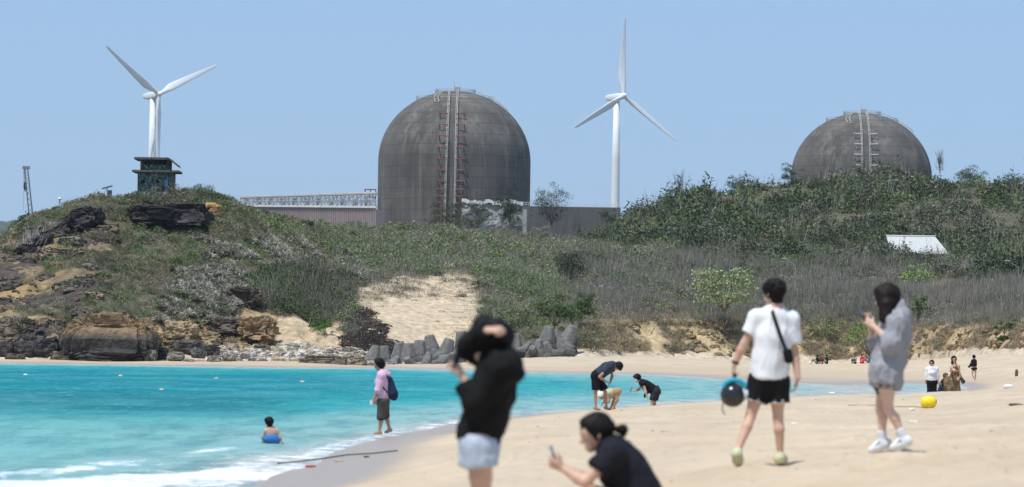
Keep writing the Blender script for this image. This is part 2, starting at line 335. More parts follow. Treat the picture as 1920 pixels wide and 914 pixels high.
# ------------------------------------------------------------------ hill terrain
rows = [
 # (x:(d, y)) ; y=None with z
 {-700: (331, 'z', -2), 2600: (285, 'z', -2), 1000: (350, 'z', -2), 1400: (375, 'z', -2), 1650: (372, 'z', -2), 1800: (325, 'z', -2), 1950: (290, 'z', -2)},
 {-700: (340, 672), 0: (340, 672), 150: (340, 676), 300: (342, 672), 450: (352, 662), 560: (354, 660), 640: (356, 665), 700: (362, 675), 820: (366, 672), 900: (368, 668), 1000: (372, 664), 1100: (370, 661), 1200: (380, 665), 1300: (385, 672), 1450: (390, 679), 1600: (388, 679), 1700: (372, 675), 1780: (340, 664), 1860: (320, 660), 1950: (300, 665), 2600: (290, 665)},
 {-700: (348, 610), 0: (348, 598), 120: (349, 592), 300: (352, 608), 450: (360, 615), 560: (366, 610), 640: (368, 615), 700: (372, 610), 820: (378, 605), 900: (378, 605), 1000: (378, 612), 1060: (380, 618), 1130: (380, 612), 1200: (389, 603), 1350: (394, 606), 1450: (398, 604), 1600: (398, 613), 1700: (381, 616), 1780: (350, 616), 1860: (330, 614), 1950: (310, 617), 2600: (300, 617)},
 {-700: (372, 540), 0: (370, 505), 60: (371, 500), 120: (373, 485), 300: (376, 505), 450: (383, 505), 560: (390, 505), 640: (395, 520), 700: (400, 522), 820: (410, 508), 900: (412, 520), 1000: (430, 530), 1100: (440, 530), 1200: (450, 535), 1350: (450, 545), 1500: (450, 550), 1700: (440, 552), 1900: (410, 555), 2600: (400, 555)},
 {-700: (392, 560), 0: (390, 462), 60: (391, 440), 120: (394, 412), 235: (398, 402), 300: (400, 400), 400: (402, 398), 450: (404, 415), 560: (425, 448), 640: (450, 452), 700: (470, 455), 820: (500, 452), 900: (500, 460), 1000: (520, 475), 1100: (530, 478), 1200: (540, 475), 1350: (550, 480), 1500: (550, 490), 1700: (550, 495), 1900: (540, 495), 2600: (540, 500)},
 {-700: (412, 620), -150: (408, 530), 0: (405, 450), 25: (405, 428), 50: (405, 416), 80: (405, 405), 120: (405, 395), 170: (407, 382), 235: (408, 379), 270: (412, 368), 300: (414, 362), 360: (414, 360), 400: (414, 370), 450: (420, 394), 500: (440, 405), 560: (470, 422), 620: (500, 430), 700: (540, 434), 820: (560, 436), 900: (580, 445), 1000: (600, 455), 1060: (600, 457), 1100: (610, 452), 1150: (620, 432), 1200: (650, 411), 1280: (680, 388), 1350: (700, 367), 1450: (720, 353), 1600: (740, 337), 1700: (740, 330), 1780: (730, 335), 1850: (720, 349), 1920: (710, 358), 2600: (700, 430)},
 {-700: (500, 'z', -1), 0: (480, 'z', 9), 300: (480, 'z', 13), 600: (580, 'z', 13), 1100: (680, 'z', 16), 1600: (800, 'z', 28), 2600: (800, 'z', 20)},
 {-700: (1000, 'z', -1), 0: (900, 'z', 12), 300: (900, 'z', 14), 1100: (950, 'z', 15), 1600: (950, 'z', 15), 2600: (950, 'z', 15)},
 {-700: (1700, 'z', 10), 2600: (1700, 'z', 30)},
 {-700: (6500, 'z', 20), 2600: (6500, 'z', 20)},
]
tx = np.linspace(-700, 2600, 820)
RD = []; RZ = []
for r in rows:
    ks = sorted(r); dd = [r[k][0] for k in ks]; zz = [r[k][2] if r[k][1] == 'z' else float(yz(k, r[k][0], r[k][1])) for k in ks]
    RD.append(np.interp(tx, ks, dd)); RZ.append(np.interp(tx, ks, zz))
RD = np.array(RD); RZ = np.array(RZ)
seg = [6, 26, 34, 34, 34, 10, 6, 4, 4]
TD = []; TZ = []; TT = []
for i, s in enumerate(seg):
    for k in range(s):
        t = k / s; TD.append(RD[i] + (RD[i + 1] - RD[i]) * t); TZ.append(RZ[i] + (RZ[i + 1] - RZ[i]) * t); TT.append(i + t)
TD.append(RD[-1]); TZ.append(RZ[-1]); TT.append(len(rows) - 1.0)
TD = np.array(TD); TZ = np.array(TZ); TT = np.array(TT)
def sm(A, k):
    for _ in range(k):
        B = A.copy(); B[:, 1:-1] = (A[:, :-2] + 2 * A[:, 1:-1] + A[:, 2:]) / 4; A = B.copy()
        w = ((TT > 2.15) & (TT < 6.9))[1:-1, None]; A[1:-1] = np.where(w, (B[:-2] + 2 * B[1:-1] + B[2:]) / 4, B[1:-1])
    return A
TD = sm(TD, 6); TZ = sm(TZ, 6)
TX = np.repeat(tx[None], len(TT), 0)
P0 = G(TX, TD, TZ)
steep = (sstep(.9, 1.15, TT) * (1 - sstep(1.85, 2.25, TT)))[:, None]
body = (sstep(1.8, 2.3, TT) * (1 - sstep(5.6, 6, TT)))[:, None]
notslope = 1 - .9 * (sstep(640, 690, TX) * (1 - sstep(870, 920, TX))) * (1 - sstep(3.2, 3.4, TT))[:, None]
crag = (1 - sstep(130, 250, TX + 30 * fbm(P0 * .2, 2))) * (sstep(1.0, 1.3, TT) * (1 - sstep(3.6, 4.6, TT)))[:, None] * sstep(-700, -300, TX)
rid = fbm(P0 * [.28, .1, .16], 5)
TD2 = TD + steep * notslope * (2.6 * rid + 1.2 * np.abs(fbm(P0 * [.9, .3, .12] + 4, 3)) + 1.1 * np.abs(fbm(P0 * [1.6, .4, .9] + 24, 3))) 
TZ2 = TZ + body * notslope * (1.3 * fbm(P0 * [.13, .05, 0] + 11, 4) + .45 * fbm(P0 * [.5, .3, 0], 3)) + steep * notslope * .5 * fbm(P0 * [.5, .2, .6], 3)
# a gully down the headland face and the overhang band
TZ2 -= body * 1.0 * np.exp(-((TX - 600) / 35) ** 2) * (TT < 4.5)[:, None]
TD2 += crag * (2.6 * fbm(P0 * [.22, .08, .5] + 90, 4) + 2.0 * np.abs(fbm(P0 * [.5, .1, 1.0] + 70, 3)) + 1.0 * np.abs(fbm(P0 * [1.3, .3, 1.8] + 55, 3)))
TV = G(TX, TD2, TZ2)
TPX, TPY, _ = proj(TV)
jx = TPX + 9 * fbm(TV * .5 + 2, 4) * 1.6; jy = TPY + 8 * fbm(TV * .5 + 31, 4) * 1.6
SANDP = [(655, 548), (690, 528), (760, 512), (800, 518), (870, 502), (905, 520), (915, 560), (900, 600), (880, 640), (850, 680), (740, 680), (715, 610), (665, 575)]
DEBR = [(665, 568), (700, 585), (735, 638), (800, 648), (740, 668), (625, 662), (648, 620)]
SAND2 = [(520, 600), (560, 585), (640, 600), (650, 665), (505, 665)]
OCH1 = [(-50, 490), (50, 478), (130, 492), (150, 510), (110, 535), (60, 560), (30, 600), (-50, 600)]
OCH2 = [(-800, 595), (60, 590), (130, 600), (130, 690), (-800, 690)]
OCH3 = [(290, 612), (360, 620), (450, 590), (470, 540), (500, 545), (520, 600), (560, 680), (290, 690)]
BLUFF = [(1105, 604), (1160, 596), (1300, 598), (1420, 600), (1500, 604), (1700, 608), (1950, 612), (2700, 612), (2700, 700), (1100, 700)]
DARK1 = [(45, 470), (90, 425), (150, 402), (182, 400), (184, 430), (130, 448), (95, 470), (60, 500)]
def cr(c): return np.array(c)
sh = TPX.shape
tcol = np.ones(sh + (3,)) * cr((.11, .10, .065))
nn = fbm(TV * .25, 4)[..., None]
tcol = tcol + nn * cr((.05, .035, .02))
def paint(poly, c, a=1.0, gapl=.18):
    m_ = inpoly(jx, jy, poly) & (TT < 5.2)[:, None] & (fbm(TV * [.45, .2, .5] + 60, 4) < gapl)
    v = (fbm(TV * [1, 1, 2.5], 4)[..., None]); cc = cr(c) * (1 + .45 * v)
    tcol[m_] = tcol[m_] * (1 - a) + cc[m_] * a
    return m_
mo = paint(OCH1, (.29, .20, .10)); paint(OCH2, (.34, .24, .125)); paint(OCH3, (.36, .26, .14))
paint(SAND2, (.47, .365, .235), 1, .3)
mb = paint(BLUFF, (.40, .305, .18))
ms = inpoly(jx + 10 * fbm(TV * 1.5, 3), jy + 10 * fbm(TV * 1.5 + 9, 3), SANDP); tcol[ms] = cr((.50, .40, .275)) * (1 + .12 * fbm(TV * [1, .6, 1], 4)[ms][:, None])
CR = (crag > .3) & (TT < 4.3)[:, None]; c1_ = CR & (fbm(TV * [.3, .1, .7] + 44, 4) > .02); tcol[c1_] = cr((.075, .062, .052)) * (1 + .5 * fbm(TV * 2, 3)[c1_][:, None])
c1_ = CR & (fbm(TV * [.25, .1, .6] + 144, 4) > .12); tcol[c1_] = cr((.20, .15, .09)) * (1 + .5 * fbm(TV * 2, 3)[c1_][:, None])
md = inpoly(jx, jy, DEBR); dk = (fbm(TV * 1.3, 4) > -.22) & md; tcol[dk] = cr((.075, .055, .045))
paint(DARK1, (.045, .04, .038))
tcol[(TT < 1.12)] = cr((.52, .43, .32)) * (1 + .1 * fbm(TV * 2, 3)[TT < 1.12][..., None])
tcol = np.clip(tcol, .01, .8)
mt = mat("hill_soil", attr="col", rough=.95, spec=.15, var=.35, scale=1.3, bump=.8, bscale=1.0, dist=.3, det=9)
terr = mesh_obj("hillside", TV.reshape(-1, 3), grid_faces(*sh), mt, smooth=True, col=tcol.reshape(-1, 3))
tag(terr, kind='structure')
_tt = TT
def terrain_at(x, t):
    """bilinear point on the terrain at photo column x and row parameter t"""
    x = np.asarray(x, float); t = np.asarray(t, float)
    ci = (x - tx[0]) / (tx[1] - tx[0]); c0 = np.clip(np.floor(ci).astype(int), 0, len(tx) - 2); fc = (ci - c0)[..., None]
    ri = np.interp(t, _tt, np.arange(len(_tt))); r0 = np.clip(np.floor(ri).astype(int), 0, len(_tt) - 2); fr = (ri - r0)[..., None]
    return (TV[r0, c0] * (1 - fc) + TV[r0, c0 + 1] * fc) * (1 - fr) + (TV[r0 + 1, c0] * (1 - fc) + TV[r0 + 1, c0 + 1] * fc) * fr
def ground_px(x, y):
    """first terrain point seen near pixel x,y (row search)"""
    ts = np.linspace(1, 5, 160); p = terrain_at(np.full(160, float(x)), ts); _, yy, _ = proj(p)
    i = int(np.argmin(np.abs(yy - y))); return p[i]
# low inland ground and sea floor out to the horizon
base = MB(); base.add([[-6000, -300, -3.2], [6000, -300, -3.2], [6000, 14000, -3.2], [-6000, 14000, -3.2]], [[0, 1, 2, 3]])
tag(base.obj("ground", MT("sea_floor", (.2, .18, .13), var=.2, scale=.01)), kind='structure')
# distant hills at the far left
hx = np.linspace(-500, 300, 120); hd = np.linspace(4200, 6000, 24); HX, HD = np.meshgrid(hx, hd)
hz = np.interp(HX, [-500, -100, 0, 25, 50, 80, 130, 300], [120, 165, 165, 172, 168, 140, 90, 30]) * np.sin(np.clip((HD - 4200) / 1200, 0, 1) * math.pi / 2) * (1 + .07 * fbm(np.stack([HX * .06, HD * .001, HD * 0], -1), 4))
hp = G(HX, HD, hz)
tag(mesh_obj("distant_hills", hp.reshape(-1, 3), grid_faces(24, 120), MT("far_forest", (.055, .075, .045), var=.5, scale=.02, rough=1), smooth=True), kind='structure')
# ------------------------------------------------------------------ vegetation templates
def unit(n_, r=rng):
    v = r.normal(size=(n_, 3)); return v / np.linalg.norm(v, axis=1)[:, None]
def t_leaf(n_, rx=1, rz=.7, ll=.2, lw=.09, seed=0, up=.2, hollow=.45, low=-.1):
    r = np.random.default_rng(seed); u = unit(n_, r); u[:, 2] = np.abs(u[:, 2]) * 1.0 + low * r.random(n_)
    rad = hollow + (1 - hollow) * r.random(n_) ** .5
    lump = 1 + .35 * fbm(u * 1.7 + seed, 2)
    p = u * (rad * lump)[:, None] * [rx, rx, rz]
    a = unit(n_, r) + [0, 0, up]; a /= np.linalg.norm(a, axis=1)[:, None]; w = np.cross(a, unit(n_, r)); w /= np.linalg.norm(w, axis=1)[:, None]
    L_ = ll * r.uniform(.6, 1.4, n_)[:, None]; Wd = lw * r.uniform(.6, 1.3, n_)[:, None]
    v = np.stack([p - a * L_ / 2, p + w * Wd / 2, p + a * L_ / 2, p - w * Wd / 2], 1)
    return v, r.uniform(.65, 1.35, n_)
def t_spike(n_, ln=.6, wd=.05, seed=0, flat=.3, base=.1, droop=.15):
    r = np.random.default_rng(seed); u = unit(n_, r); u[:, 2] = np.abs(u[:, 2]) * 1.2 + flat; u /= np.linalg.norm(u, axis=1)[:, None]
    b_ = u * base * [2, 2, .5]; L_ = ln * r.uniform(.5, 1.2, n_)[:, None]
    w = np.cross(u, unit(n_, r)); w /= np.linalg.norm(w, axis=1)[:, None]; tip = b_ + u * L_; tip[:, 2] -= droop * L_[:, 0]
    mid_ = b_ + u * L_ * .55; mid_[:, 2] += droop * .4 * L_[:, 0]
    v = np.stack([b_ , mid_ - w * wd / 2, tip, mid_ + w * wd / 2], 1)
    return v, r.uniform(.6, 1.4, n_)
def t_stem(n_, h=2, sp_=.6, wd=.035, seed=0, lean=.22):
    r = np.random.default_rng(seed); b_ = np.stack([r.normal(size=n_) * sp_ * .6, r.normal(size=n_) * sp_ * .6, -.1 * np.ones(n_)], 1)
    hh = h * r.uniform(.45, 1.1, n_); t_ = b_ + np.stack([r.normal(size=n_) * lean * hh, r.normal(size=n_) * lean * hh, hh], 1)
    an = r.uniform(0, 6.28, n_); w = np.stack([np.cos(an), np.sin(an), 0 * an], 1) * wd
    v = np.stack([b_ - w, b_ + w, t_ + w * .3, t_ - w * .3], 1)
    return v, r.uniform(.6, 1.4, n_), (.25, .225, .185)
def scatter(name, tmpls, pos, scale, cols, mt_, seed=1, tint=None, zs=None):
    """one stuff mesh from many transformed clump templates"""
    r = np.random.default_rng(seed); V_ = []; Cc = []
    k = r.integers(0, len(tmpls), len(pos))
    for i, tm in enumerate(tmpls):
        tv, tb = tm[:2]
        s_ = np.where(k == i)[0]
        if not len(s_): continue
        an = r.uniform(0, 6.28, len(s_)); c_, q_ = np.cos(an), np.sin(an)
        x = tv[None, ..., 0] * c_[:, None, None] - tv[None, ..., 1] * q_[:, None, None]; y = tv[None, ..., 0] * q_[:, None, None] + tv[None, ..., 1] * c_[:, None, None]
        z = np.repeat(tv[None, ..., 2], len(s_), 0)
        if zs is not None: z = z * zs[s_][:, None, None]
        v = np.stack([x, y, z], -1) * scale[s_][:, None, None, None] + pos[s_][:, None, None, :]
        cb = cols[s_] if len(tm) < 3 else cols[s_] * .3 + np.array(tm[2]) * .7
        cc = cb[:, None, :] * tb[None, :, None]
        cc = cc * (1 + tint * r.normal(size=cc.shape)) if tint else cc
        V_.append(v.reshape(-1, 3)); Cc.append(np.repeat(cc.reshape(-1, 3), tv.shape[1], 0))
    V_ = np.concatenate(V_); Cc = np.clip(np.concatenate(Cc), .004, .9)
    return mesh_obj(name, V_, np.arange(len(V_)).reshape(-1, 4), mt_, col=Cc)
def leafmat(name, rough=.75, spec=.25, tr=.0):
    m = mat(name, attr="col", rough=rough, spec=spec)
    return m
LM = leafmat("foliage")
def pick(cands, n_, r, w=None):
    c_ = np.array(cands, float); i = r.choice(len(c_), n_, p=None if w is None else np.array(w) / sum(w)); return c_[i] * r.uniform(.8, 1.2, (n_, 1))
def region(n_, x0, x1, t0, t1, seed, excl=(), incl=None, margin=0):
    r = np.random.default_rng(seed); x = r.uniform(x0, x1, n_); t = r.uniform(t0, t1, n_); p = terrain_at(x, t); qx, qy, qd = proj(p)
    jx_ = qx + 8 * fbm(p * .5 + 2, 3) * 1.6; jy_ = qy + 8 * fbm(p * .5 + 31, 3) * 1.6
    k = np.ones(n_, bool)
    for q in excl: k &= ~inpoly(jx_, jy_, q)
    if incl is not None:
        a = np.zeros(n_, bool)
        for q in incl: a |= inpoly(jx_, jy_, q)
        k &= a
    return p[k], qx[k], qy[k], qd[k], t[k]
GREYP = [(365, 452), (470, 455), (570, 450), (600, 490), (560, 505), (480, 500), (452, 540), (440, 590), (400, 612), (300, 622), (288, 590), (330, 520), (385, 505)]
GREYQ = [(615, 480), (660, 478), (690, 505), (680, 530), (630, 520)]
DENSE = [(485, 520), (560, 495), (655, 520), (660, 560), (640, 600), (600, 615), (560, 590), (480, 585)]
PATH = [(585, 455), (635, 455), (612, 520), (600, 520)]
BOULD = [(128, 600), (175, 585), (230, 580), (300, 625), (300, 690), (128, 690)]
EX = (SANDP, DEBR, SAND2, OCH1, OCH2, OCH3, DARK1, BLUFF)
# low scrub over the headland
TL = [t_leaf(95, 1, .6, .24, .09, s) for s in (1, 2, 3)] + [t_stem(26, .8, .9, .02, 5, .5)]
p, qx, qy, qd, t = region(17000, -560, 760, 1.6, 5.35, 21, (SANDP, DEBR, SAND2, DARK1, BLUFF, BOULD))
k = ~((qx < 200) & (qy > 420) & (fbm(p * [.3, .1, .7] + 44, 4) > .0) & (rng.random(len(p)) < .8)); p, qx, qy, qd, t = p[k], qx[k], qy[k], qd[k], t[k]
k = ~((inpoly(qx, qy, OCH1) | inpoly(qx, qy, OCH2) | inpoly(qx, qy, OCH3)) & (fbm(p * [.45, .2, .5] + 60, 4) < .03)); p, qx, qy, qd, t = p[k], qx[k], qy[k], qd[k], t[k]
n1_ = fbm(p * .16 + 3, 3); n2_ = fbm(p * .09 + 40, 3)
c_ = pick([(.14, .15, .085), (.17, .155, .08), (.19, .16, .115), (.08, .12, .04), (.26, .24, .18)], len(p), rng, [4, 3, 4, 2, 2])
g_ = (n1_ > .12)[:, None]; c_ = np.where(g_, c_ * .35 + np.array([.065, .10, .028]) , c_)
br = ((n2_ > .05) & (qx > 110) & (qx < 420) & (qy < 560))[:, None]; c_ = np.where(br, c_ * .5 + np.array([.085, .065, .048]), c_)
dk_ = inpoly(qx, qy, [(150, 395), (240, 395), (250, 470), (200, 560), (120, 600), (110, 540), (170, 480)])[:, None]; c_ = np.where(dk_, c_ * .62 * np.array([.95, 1.0, .95]), c_)
sc_ = (.3 + .65 * rng.random(len(p)) ** 1.5) * (qd / 400); c_ = c_ * 1.22
hz_ = fbm(p * [.35, .2, 0.3] + 390, 3); p = p + np.stack([0 * hz_, -.6 * np.clip(hz_, -.3, .6), .55 * np.clip(hz_, -.35, .6)], 1); c_ = c_ * rng.uniform(.7, 1.4, (len(p), 1))
tag(scatter("headland_scrub", TL, p, sc_, c_, LM, 5, .08), "low grey green and brown scrub matting the rounded headland", "scrub", kind='stuff')
# silvery spiky shrubs
TS = [t_spike(64, .8, .09, s, .1) for s in (1, 2, 3)]
p, qx, qy, qd, t = region(9000, 260, 720, 1.9, 4.4, 22, (), [GREYP, GREYQ])
k = fbm(p * .35 + 9, 2) > -.02; p = p[k]; p = p + np.stack([0 * p[:, 0], -.3 + 0 * p[:, 0], .1 + .3 * rng.random(len(p))], 1)
c_ = pick([(.36, .335, .28), (.26, .24, .19), (.17, .19, .10), (.10, .10, .07)], len(p), rng, [6, 4, 3, 3]) * 1.12
tag(scatter("silver_shrubs", TS, p, rng.uniform(.5, 1.0, len(p)), c_, LM, 6, .06), "silvery grey spiky shrubs spreading down the middle of the headland", "shrubs", kind='stuff')
# dense tall scrub by the sand slope
TT1 = [t_leaf(140, .9, 1.0, .26, .09, s, .4) for s in (7, 8)] + [t_stem(20, 1.7, .8, .02, 9, .25)]
p, qx, qy, qd, t = region(2600, 460, 690, 1.8, 3.4, 23, (DEBR,), [DENSE])
c_ = pick([(.07, .095, .04), (.09, .115, .045), (.13, .12, .095), (.075, .14, .03)], len(p), rng, [4, 3, 3, 1.5])
tag(scatter("tall_scrub", TT1, p, rng.uniform(.6, 1.15, len(p)), c_, LM, 7, .08), "tall dark green and grey scrub beside the pale sand slope", "scrub", kind='stuff')
# middle slope between the headland and the right hill
TM = [t_leaf(130, 1, .8, .28, .10, s) for s in (11, 12)] + [t_stem(44, 1.2, 1.0, .022, 13, .45)]
p, qx, qy, qd, t = region(9000, 600, 1260, 2.1, 5.4, 24, EX + (PATH, DENSE))
n1_ = fbm(p * .08 + 13, 3); n2_ = fbm(p * .11 + 50, 3)
c_ = pick([(.12, .14, .07), (.10, .12, .055), (.21, .19, .155), (.16, .16, .10)], len(p), rng, [4, 3, 3.5, 3]) * 1.12
c_ = np.where((n1_ > .14)[:, None], c_ * .5 + np.array([.06, .082, .03]), c_); c_ = np.where((n2_ > .12)[:, None], c_ * .6 + np.array([.10, .088, .072]), c_)
hz_ = fbm(p * [.22, .08, 0] + 330, 3); p = p + np.stack([0 * hz_, 0 * hz_, .9 * np.clip(hz_, -.35, .6)], 1); c_ = c_ * np.array([1.05, 1.18, .95]) * rng.uniform(.75, 1.35, (len(p), 1))
tag(scatter("slope_scrub", TM, p, rng.uniform(.5, 1.0, len(p)) * (qd / 420), c_, LM, 8, .07), "mixed green and dry grey scrub on the slope below the big dome", "scrub", kind='stuff')
# wooded hill on the right
TW = [t_leaf(190, 1.0, 1.15, .30, .11, s, .25, .55, -.5) for s in (15, 16, 17, 14)] + [t_leaf(110, .7, 1.6, .3, .10, 18, .6, .3)] + [t_stem(12, 1.9, .8, .02, 19, .25)]
p, qx, qy, qd, t = region(10500, 1080, 2560, 3.25, 5.3, 25, ())
k = rng.random(len(p)) < np.where(t > 4.9, .6, 1) * sstep(3.2, 4.0, t + .5 * fbm(p * .05 + 77, 3)); p = p[k]; qx = qx[k]; qd = qd[k]; t = t[k]
n1_ = fbm(p * [.05, .03, .05] + 13, 3); n2_ = fbm(p * [.06, .05, .06] + 50, 3)
c_ = pick([(.060, .078, .034), (.078, .096, .044), (.046, .060, .028), (.115, .115, .08)], len(p), rng, [4, 4, 4, 2])
c_ = np.where((n1_ > .16)[:, None], c_ * .95 + np.array([.008, .015, .0]), c_); c_ = np.where((n2_ > .05)[:, None] & (qx > 1350)[:, None], c_ * .8 + np.array([.042, .040, .03]), c_)
sc_ = (.55 + 1.25 * rng.random(len(p)) ** 2.2) * (qd / 500) * np.interp(qx, [1080, 1160, 1300], [.45, .8, 1])
hz_ = fbm(p * [.10, .035, 0] + 300, 3); p = p + np.stack([0 * hz_, 0 * hz_, 2.6 * np.clip(hz_, -.35, .6)], 1); sc_ = sc_ * (1 + .7 * np.clip(hz_, -.3, .6)) * 1.1; c_ = c_ * 1.22 * rng.uniform(.75, 1.35, (len(p), 1))
tag(scatter("hill_woodland", TW, p - [0, 0, .3], sc_, c_, LM, 9, .07), "dense grey green woodland covering the right hill", "woodland", kind='stuff')
# bare grey reeds in front of it
TR = [t_stem(44, 1.8, 1.0, .02, s, .24) for s in (20, 21)] + [t_leaf(120, .9, .9, .24, .08, s, .4) for s in (23, 24, 25)]
p, qx, qy, qd, t = region(12500, 1060, 2560, 1.98, 4.3, 26, ())
k = rng.random(len(p)) < 1 - .9 * sstep(3.3, 4.1, t + .5 * fbm(p * .05 + 77, 3)); p, qx, qy, qd, t = p[k], qx[k], qy[k], qd[k], t[k]
n1_ = fbm(p * .07 + 13, 3); n2_ = fbm(p * .1 + 33, 2)
c_ = pick([(.22, .195, .17), (.17, .155, .13), (.28, .25, .22), (.10, .11, .065)], len(p), rng, [4, 4, 2, 4])
c_ = np.where((n1_ > .08)[:, None] | (qy + 30 * n2_ < 512)[:, None], c_ * .45 + np.array([.035, .048, .02]), c_)
sc_ = rng.uniform(.6, 1.1, len(p)) * np.clip(qd / 430, .9, 1.3) * np.interp(t, [2, 2.3], [.6, 1])
hz_ = fbm(p * [.16, .05, 0] + 360, 3); p = p + np.stack([0 * hz_, 0 * hz_, 1.3 * np.clip(hz_, -.35, .6)], 1); c_ = c_ * 1.18 * rng.uniform(.7, 1.4, (len(p), 1))
tag(scatter("dry_reeds", TR, p, sc_, c_, LM, 10, .05), "bare grey brown reeds and scrub standing above the low bluff", "reeds", kind='stuff')
# fuller bushes over all slopes
TB = [t_leaf(300, 1, .8, .26, .12, s, .3, .6, -.4) for s in (81, 82, 83, 84)]
p, qx, qy, qd, t = region(3000, -300, 2500, 1.95, 5.25, 46, (SANDP, DEBR, SAND2, OCH1, OCH2, OCH3, DARK1, BLUFF, BOULD, GREYP))
k = fbm(p * [.06, .03, .06] + 5, 3) + .25 * rng.normal(size=len(p)) > .02; p, qx, qy, qd, t = p[k], qx[k], qy[k], qd[k], t[k]
c_ = pick([(.085, .115, .05), (.12, .14, .07), (.06, .08, .04), (.17, .165, .11), (.09, .135, .045)], len(p), rng, [4, 3, 3, 3, 1]) * rng.uniform(.75, 1.4, (len(p), 1))
k = (qx > 1150)[:, None] & (t > 3.6)[:, None]; c_ = np.where(k, c_ * np.array([.92, 1.02, .82]), c_ * np.array([1.1, 1.15, .95]))
sc_ = (.45 + .9 * rng.random(len(p)) ** 2) * (qd / 430) * np.where((qx > 1150) & (t > 3.6), 1.5, .85)
tag(scatter("bushes", TB, p + [0, 0, .1], sc_, c_, LM, 19, .08), "fuller rounded green bushes dotted through the lower scrub on both hills", "bushes", kind='stuff')
# dry straw grass on bluff, ochre cliffs and skyline
TG = [t_spike(46, .75, .035, s, .35, .12, .35) for s in (30, 31)] + [t_leaf(60, .7, .5, .2, .07, 33)]
p1 = region(5200, 1090, 2560, 1.1, 2.2, 27, ())
k = (fbm(p1[0] * [.3, .1, .4] + 3, 3) > .12) | ((p1[4] > 1.9)); k &= ~inpoly(p1[1], p1[2], SANDP)
p2 = region(1800, -560, 640, 1.1, 2.1, 28, (SAND2, BOULD)); k2 = fbm(p2[0] * .4 + 8, 3) > .1
p = np.concatenate([p1[0][k], p2[0][k2]])
c_ = pick([(.36, .29, .19), (.28, .225, .15), (.20, .20, .10), (.24, .20, .16)], len(p), rng, [5, 4, 2, 2])
tag(scatter("bluff_grass", TG, p, rng.uniform(.5, 1.1, len(p)), c_, LM, 11, .05), "straw coloured dry grass hanging over the eroded bluff", "grass", kind='stuff')
p = region(1400, 655, 915, 1.0, 3.1, 29, (DEBR,), [SANDP])[0]; k = fbm(p * [.2, .12, .3] + 2, 3) > .08; p = p[k]
tag(scatter("slope_litter", [t_leaf(16, .7, .1, .3, .05, 40), t_spike(12, .4, .03, 41)], p, rng.uniform(.3, .8, len(p)), pick([(.30, .25, .19), (.22, .19, .14)], len(p), rng), LM, 12), "dry twigs and litter strewn on the pale sand slope", "litter", kind='stuff')
x_ = rng.uniform(640, 925, 520); t_ = 3.0 + .45 * fbm(np.stack([x_ * .02, x_ * 0, x_ * 0], -1), 3) - rng.random(520) ** 2 * .55 * (rng.random(520) < .6) + .12 * rng.random(520) + .12
p = terrain_at(x_, t_); p2 = terrain_at(rng.choice([648, 655, 662, 902, 912, 920], 240) + rng.normal(size=240) * 7, rng.uniform(1.7, 3.1, 240)); p = np.concatenate([p, p2])
tag(scatter("edge_scrub", [t_leaf(110, 1, .6, .24, .08, 85), t_stem(50, .9, 1.0, .02, 86, .6), t_stem(40, .6, 1.3, .02, 87, .9)], p, rng.uniform(.35, .95, len(p)), pick([(.17, .16, .12), (.12, .13, .075), (.24, .22, .18)], len(p), rng), LM, 22), "dry grey scrub creeping over the rim of the sand slope", "scrub", kind='stuff')
# seaweed / dark debris with white flecks
p = region(2200, 620, 830, 1.0, 2.6, 30, (), [DEBR])[0]
tag(scatter("dark_debris", [t_leaf(26, .7, .15, .3, .12, 43)], p, rng.uniform(.4, .9, len(p)), pick([(.06, .045, .038), (.09, .07, .055), (.7, .68, .65)], len(p), rng, [6, 5, .25]), LM, 13), "dark brown washed up debris at the foot of the sand slope", "debris", kind='stuff')

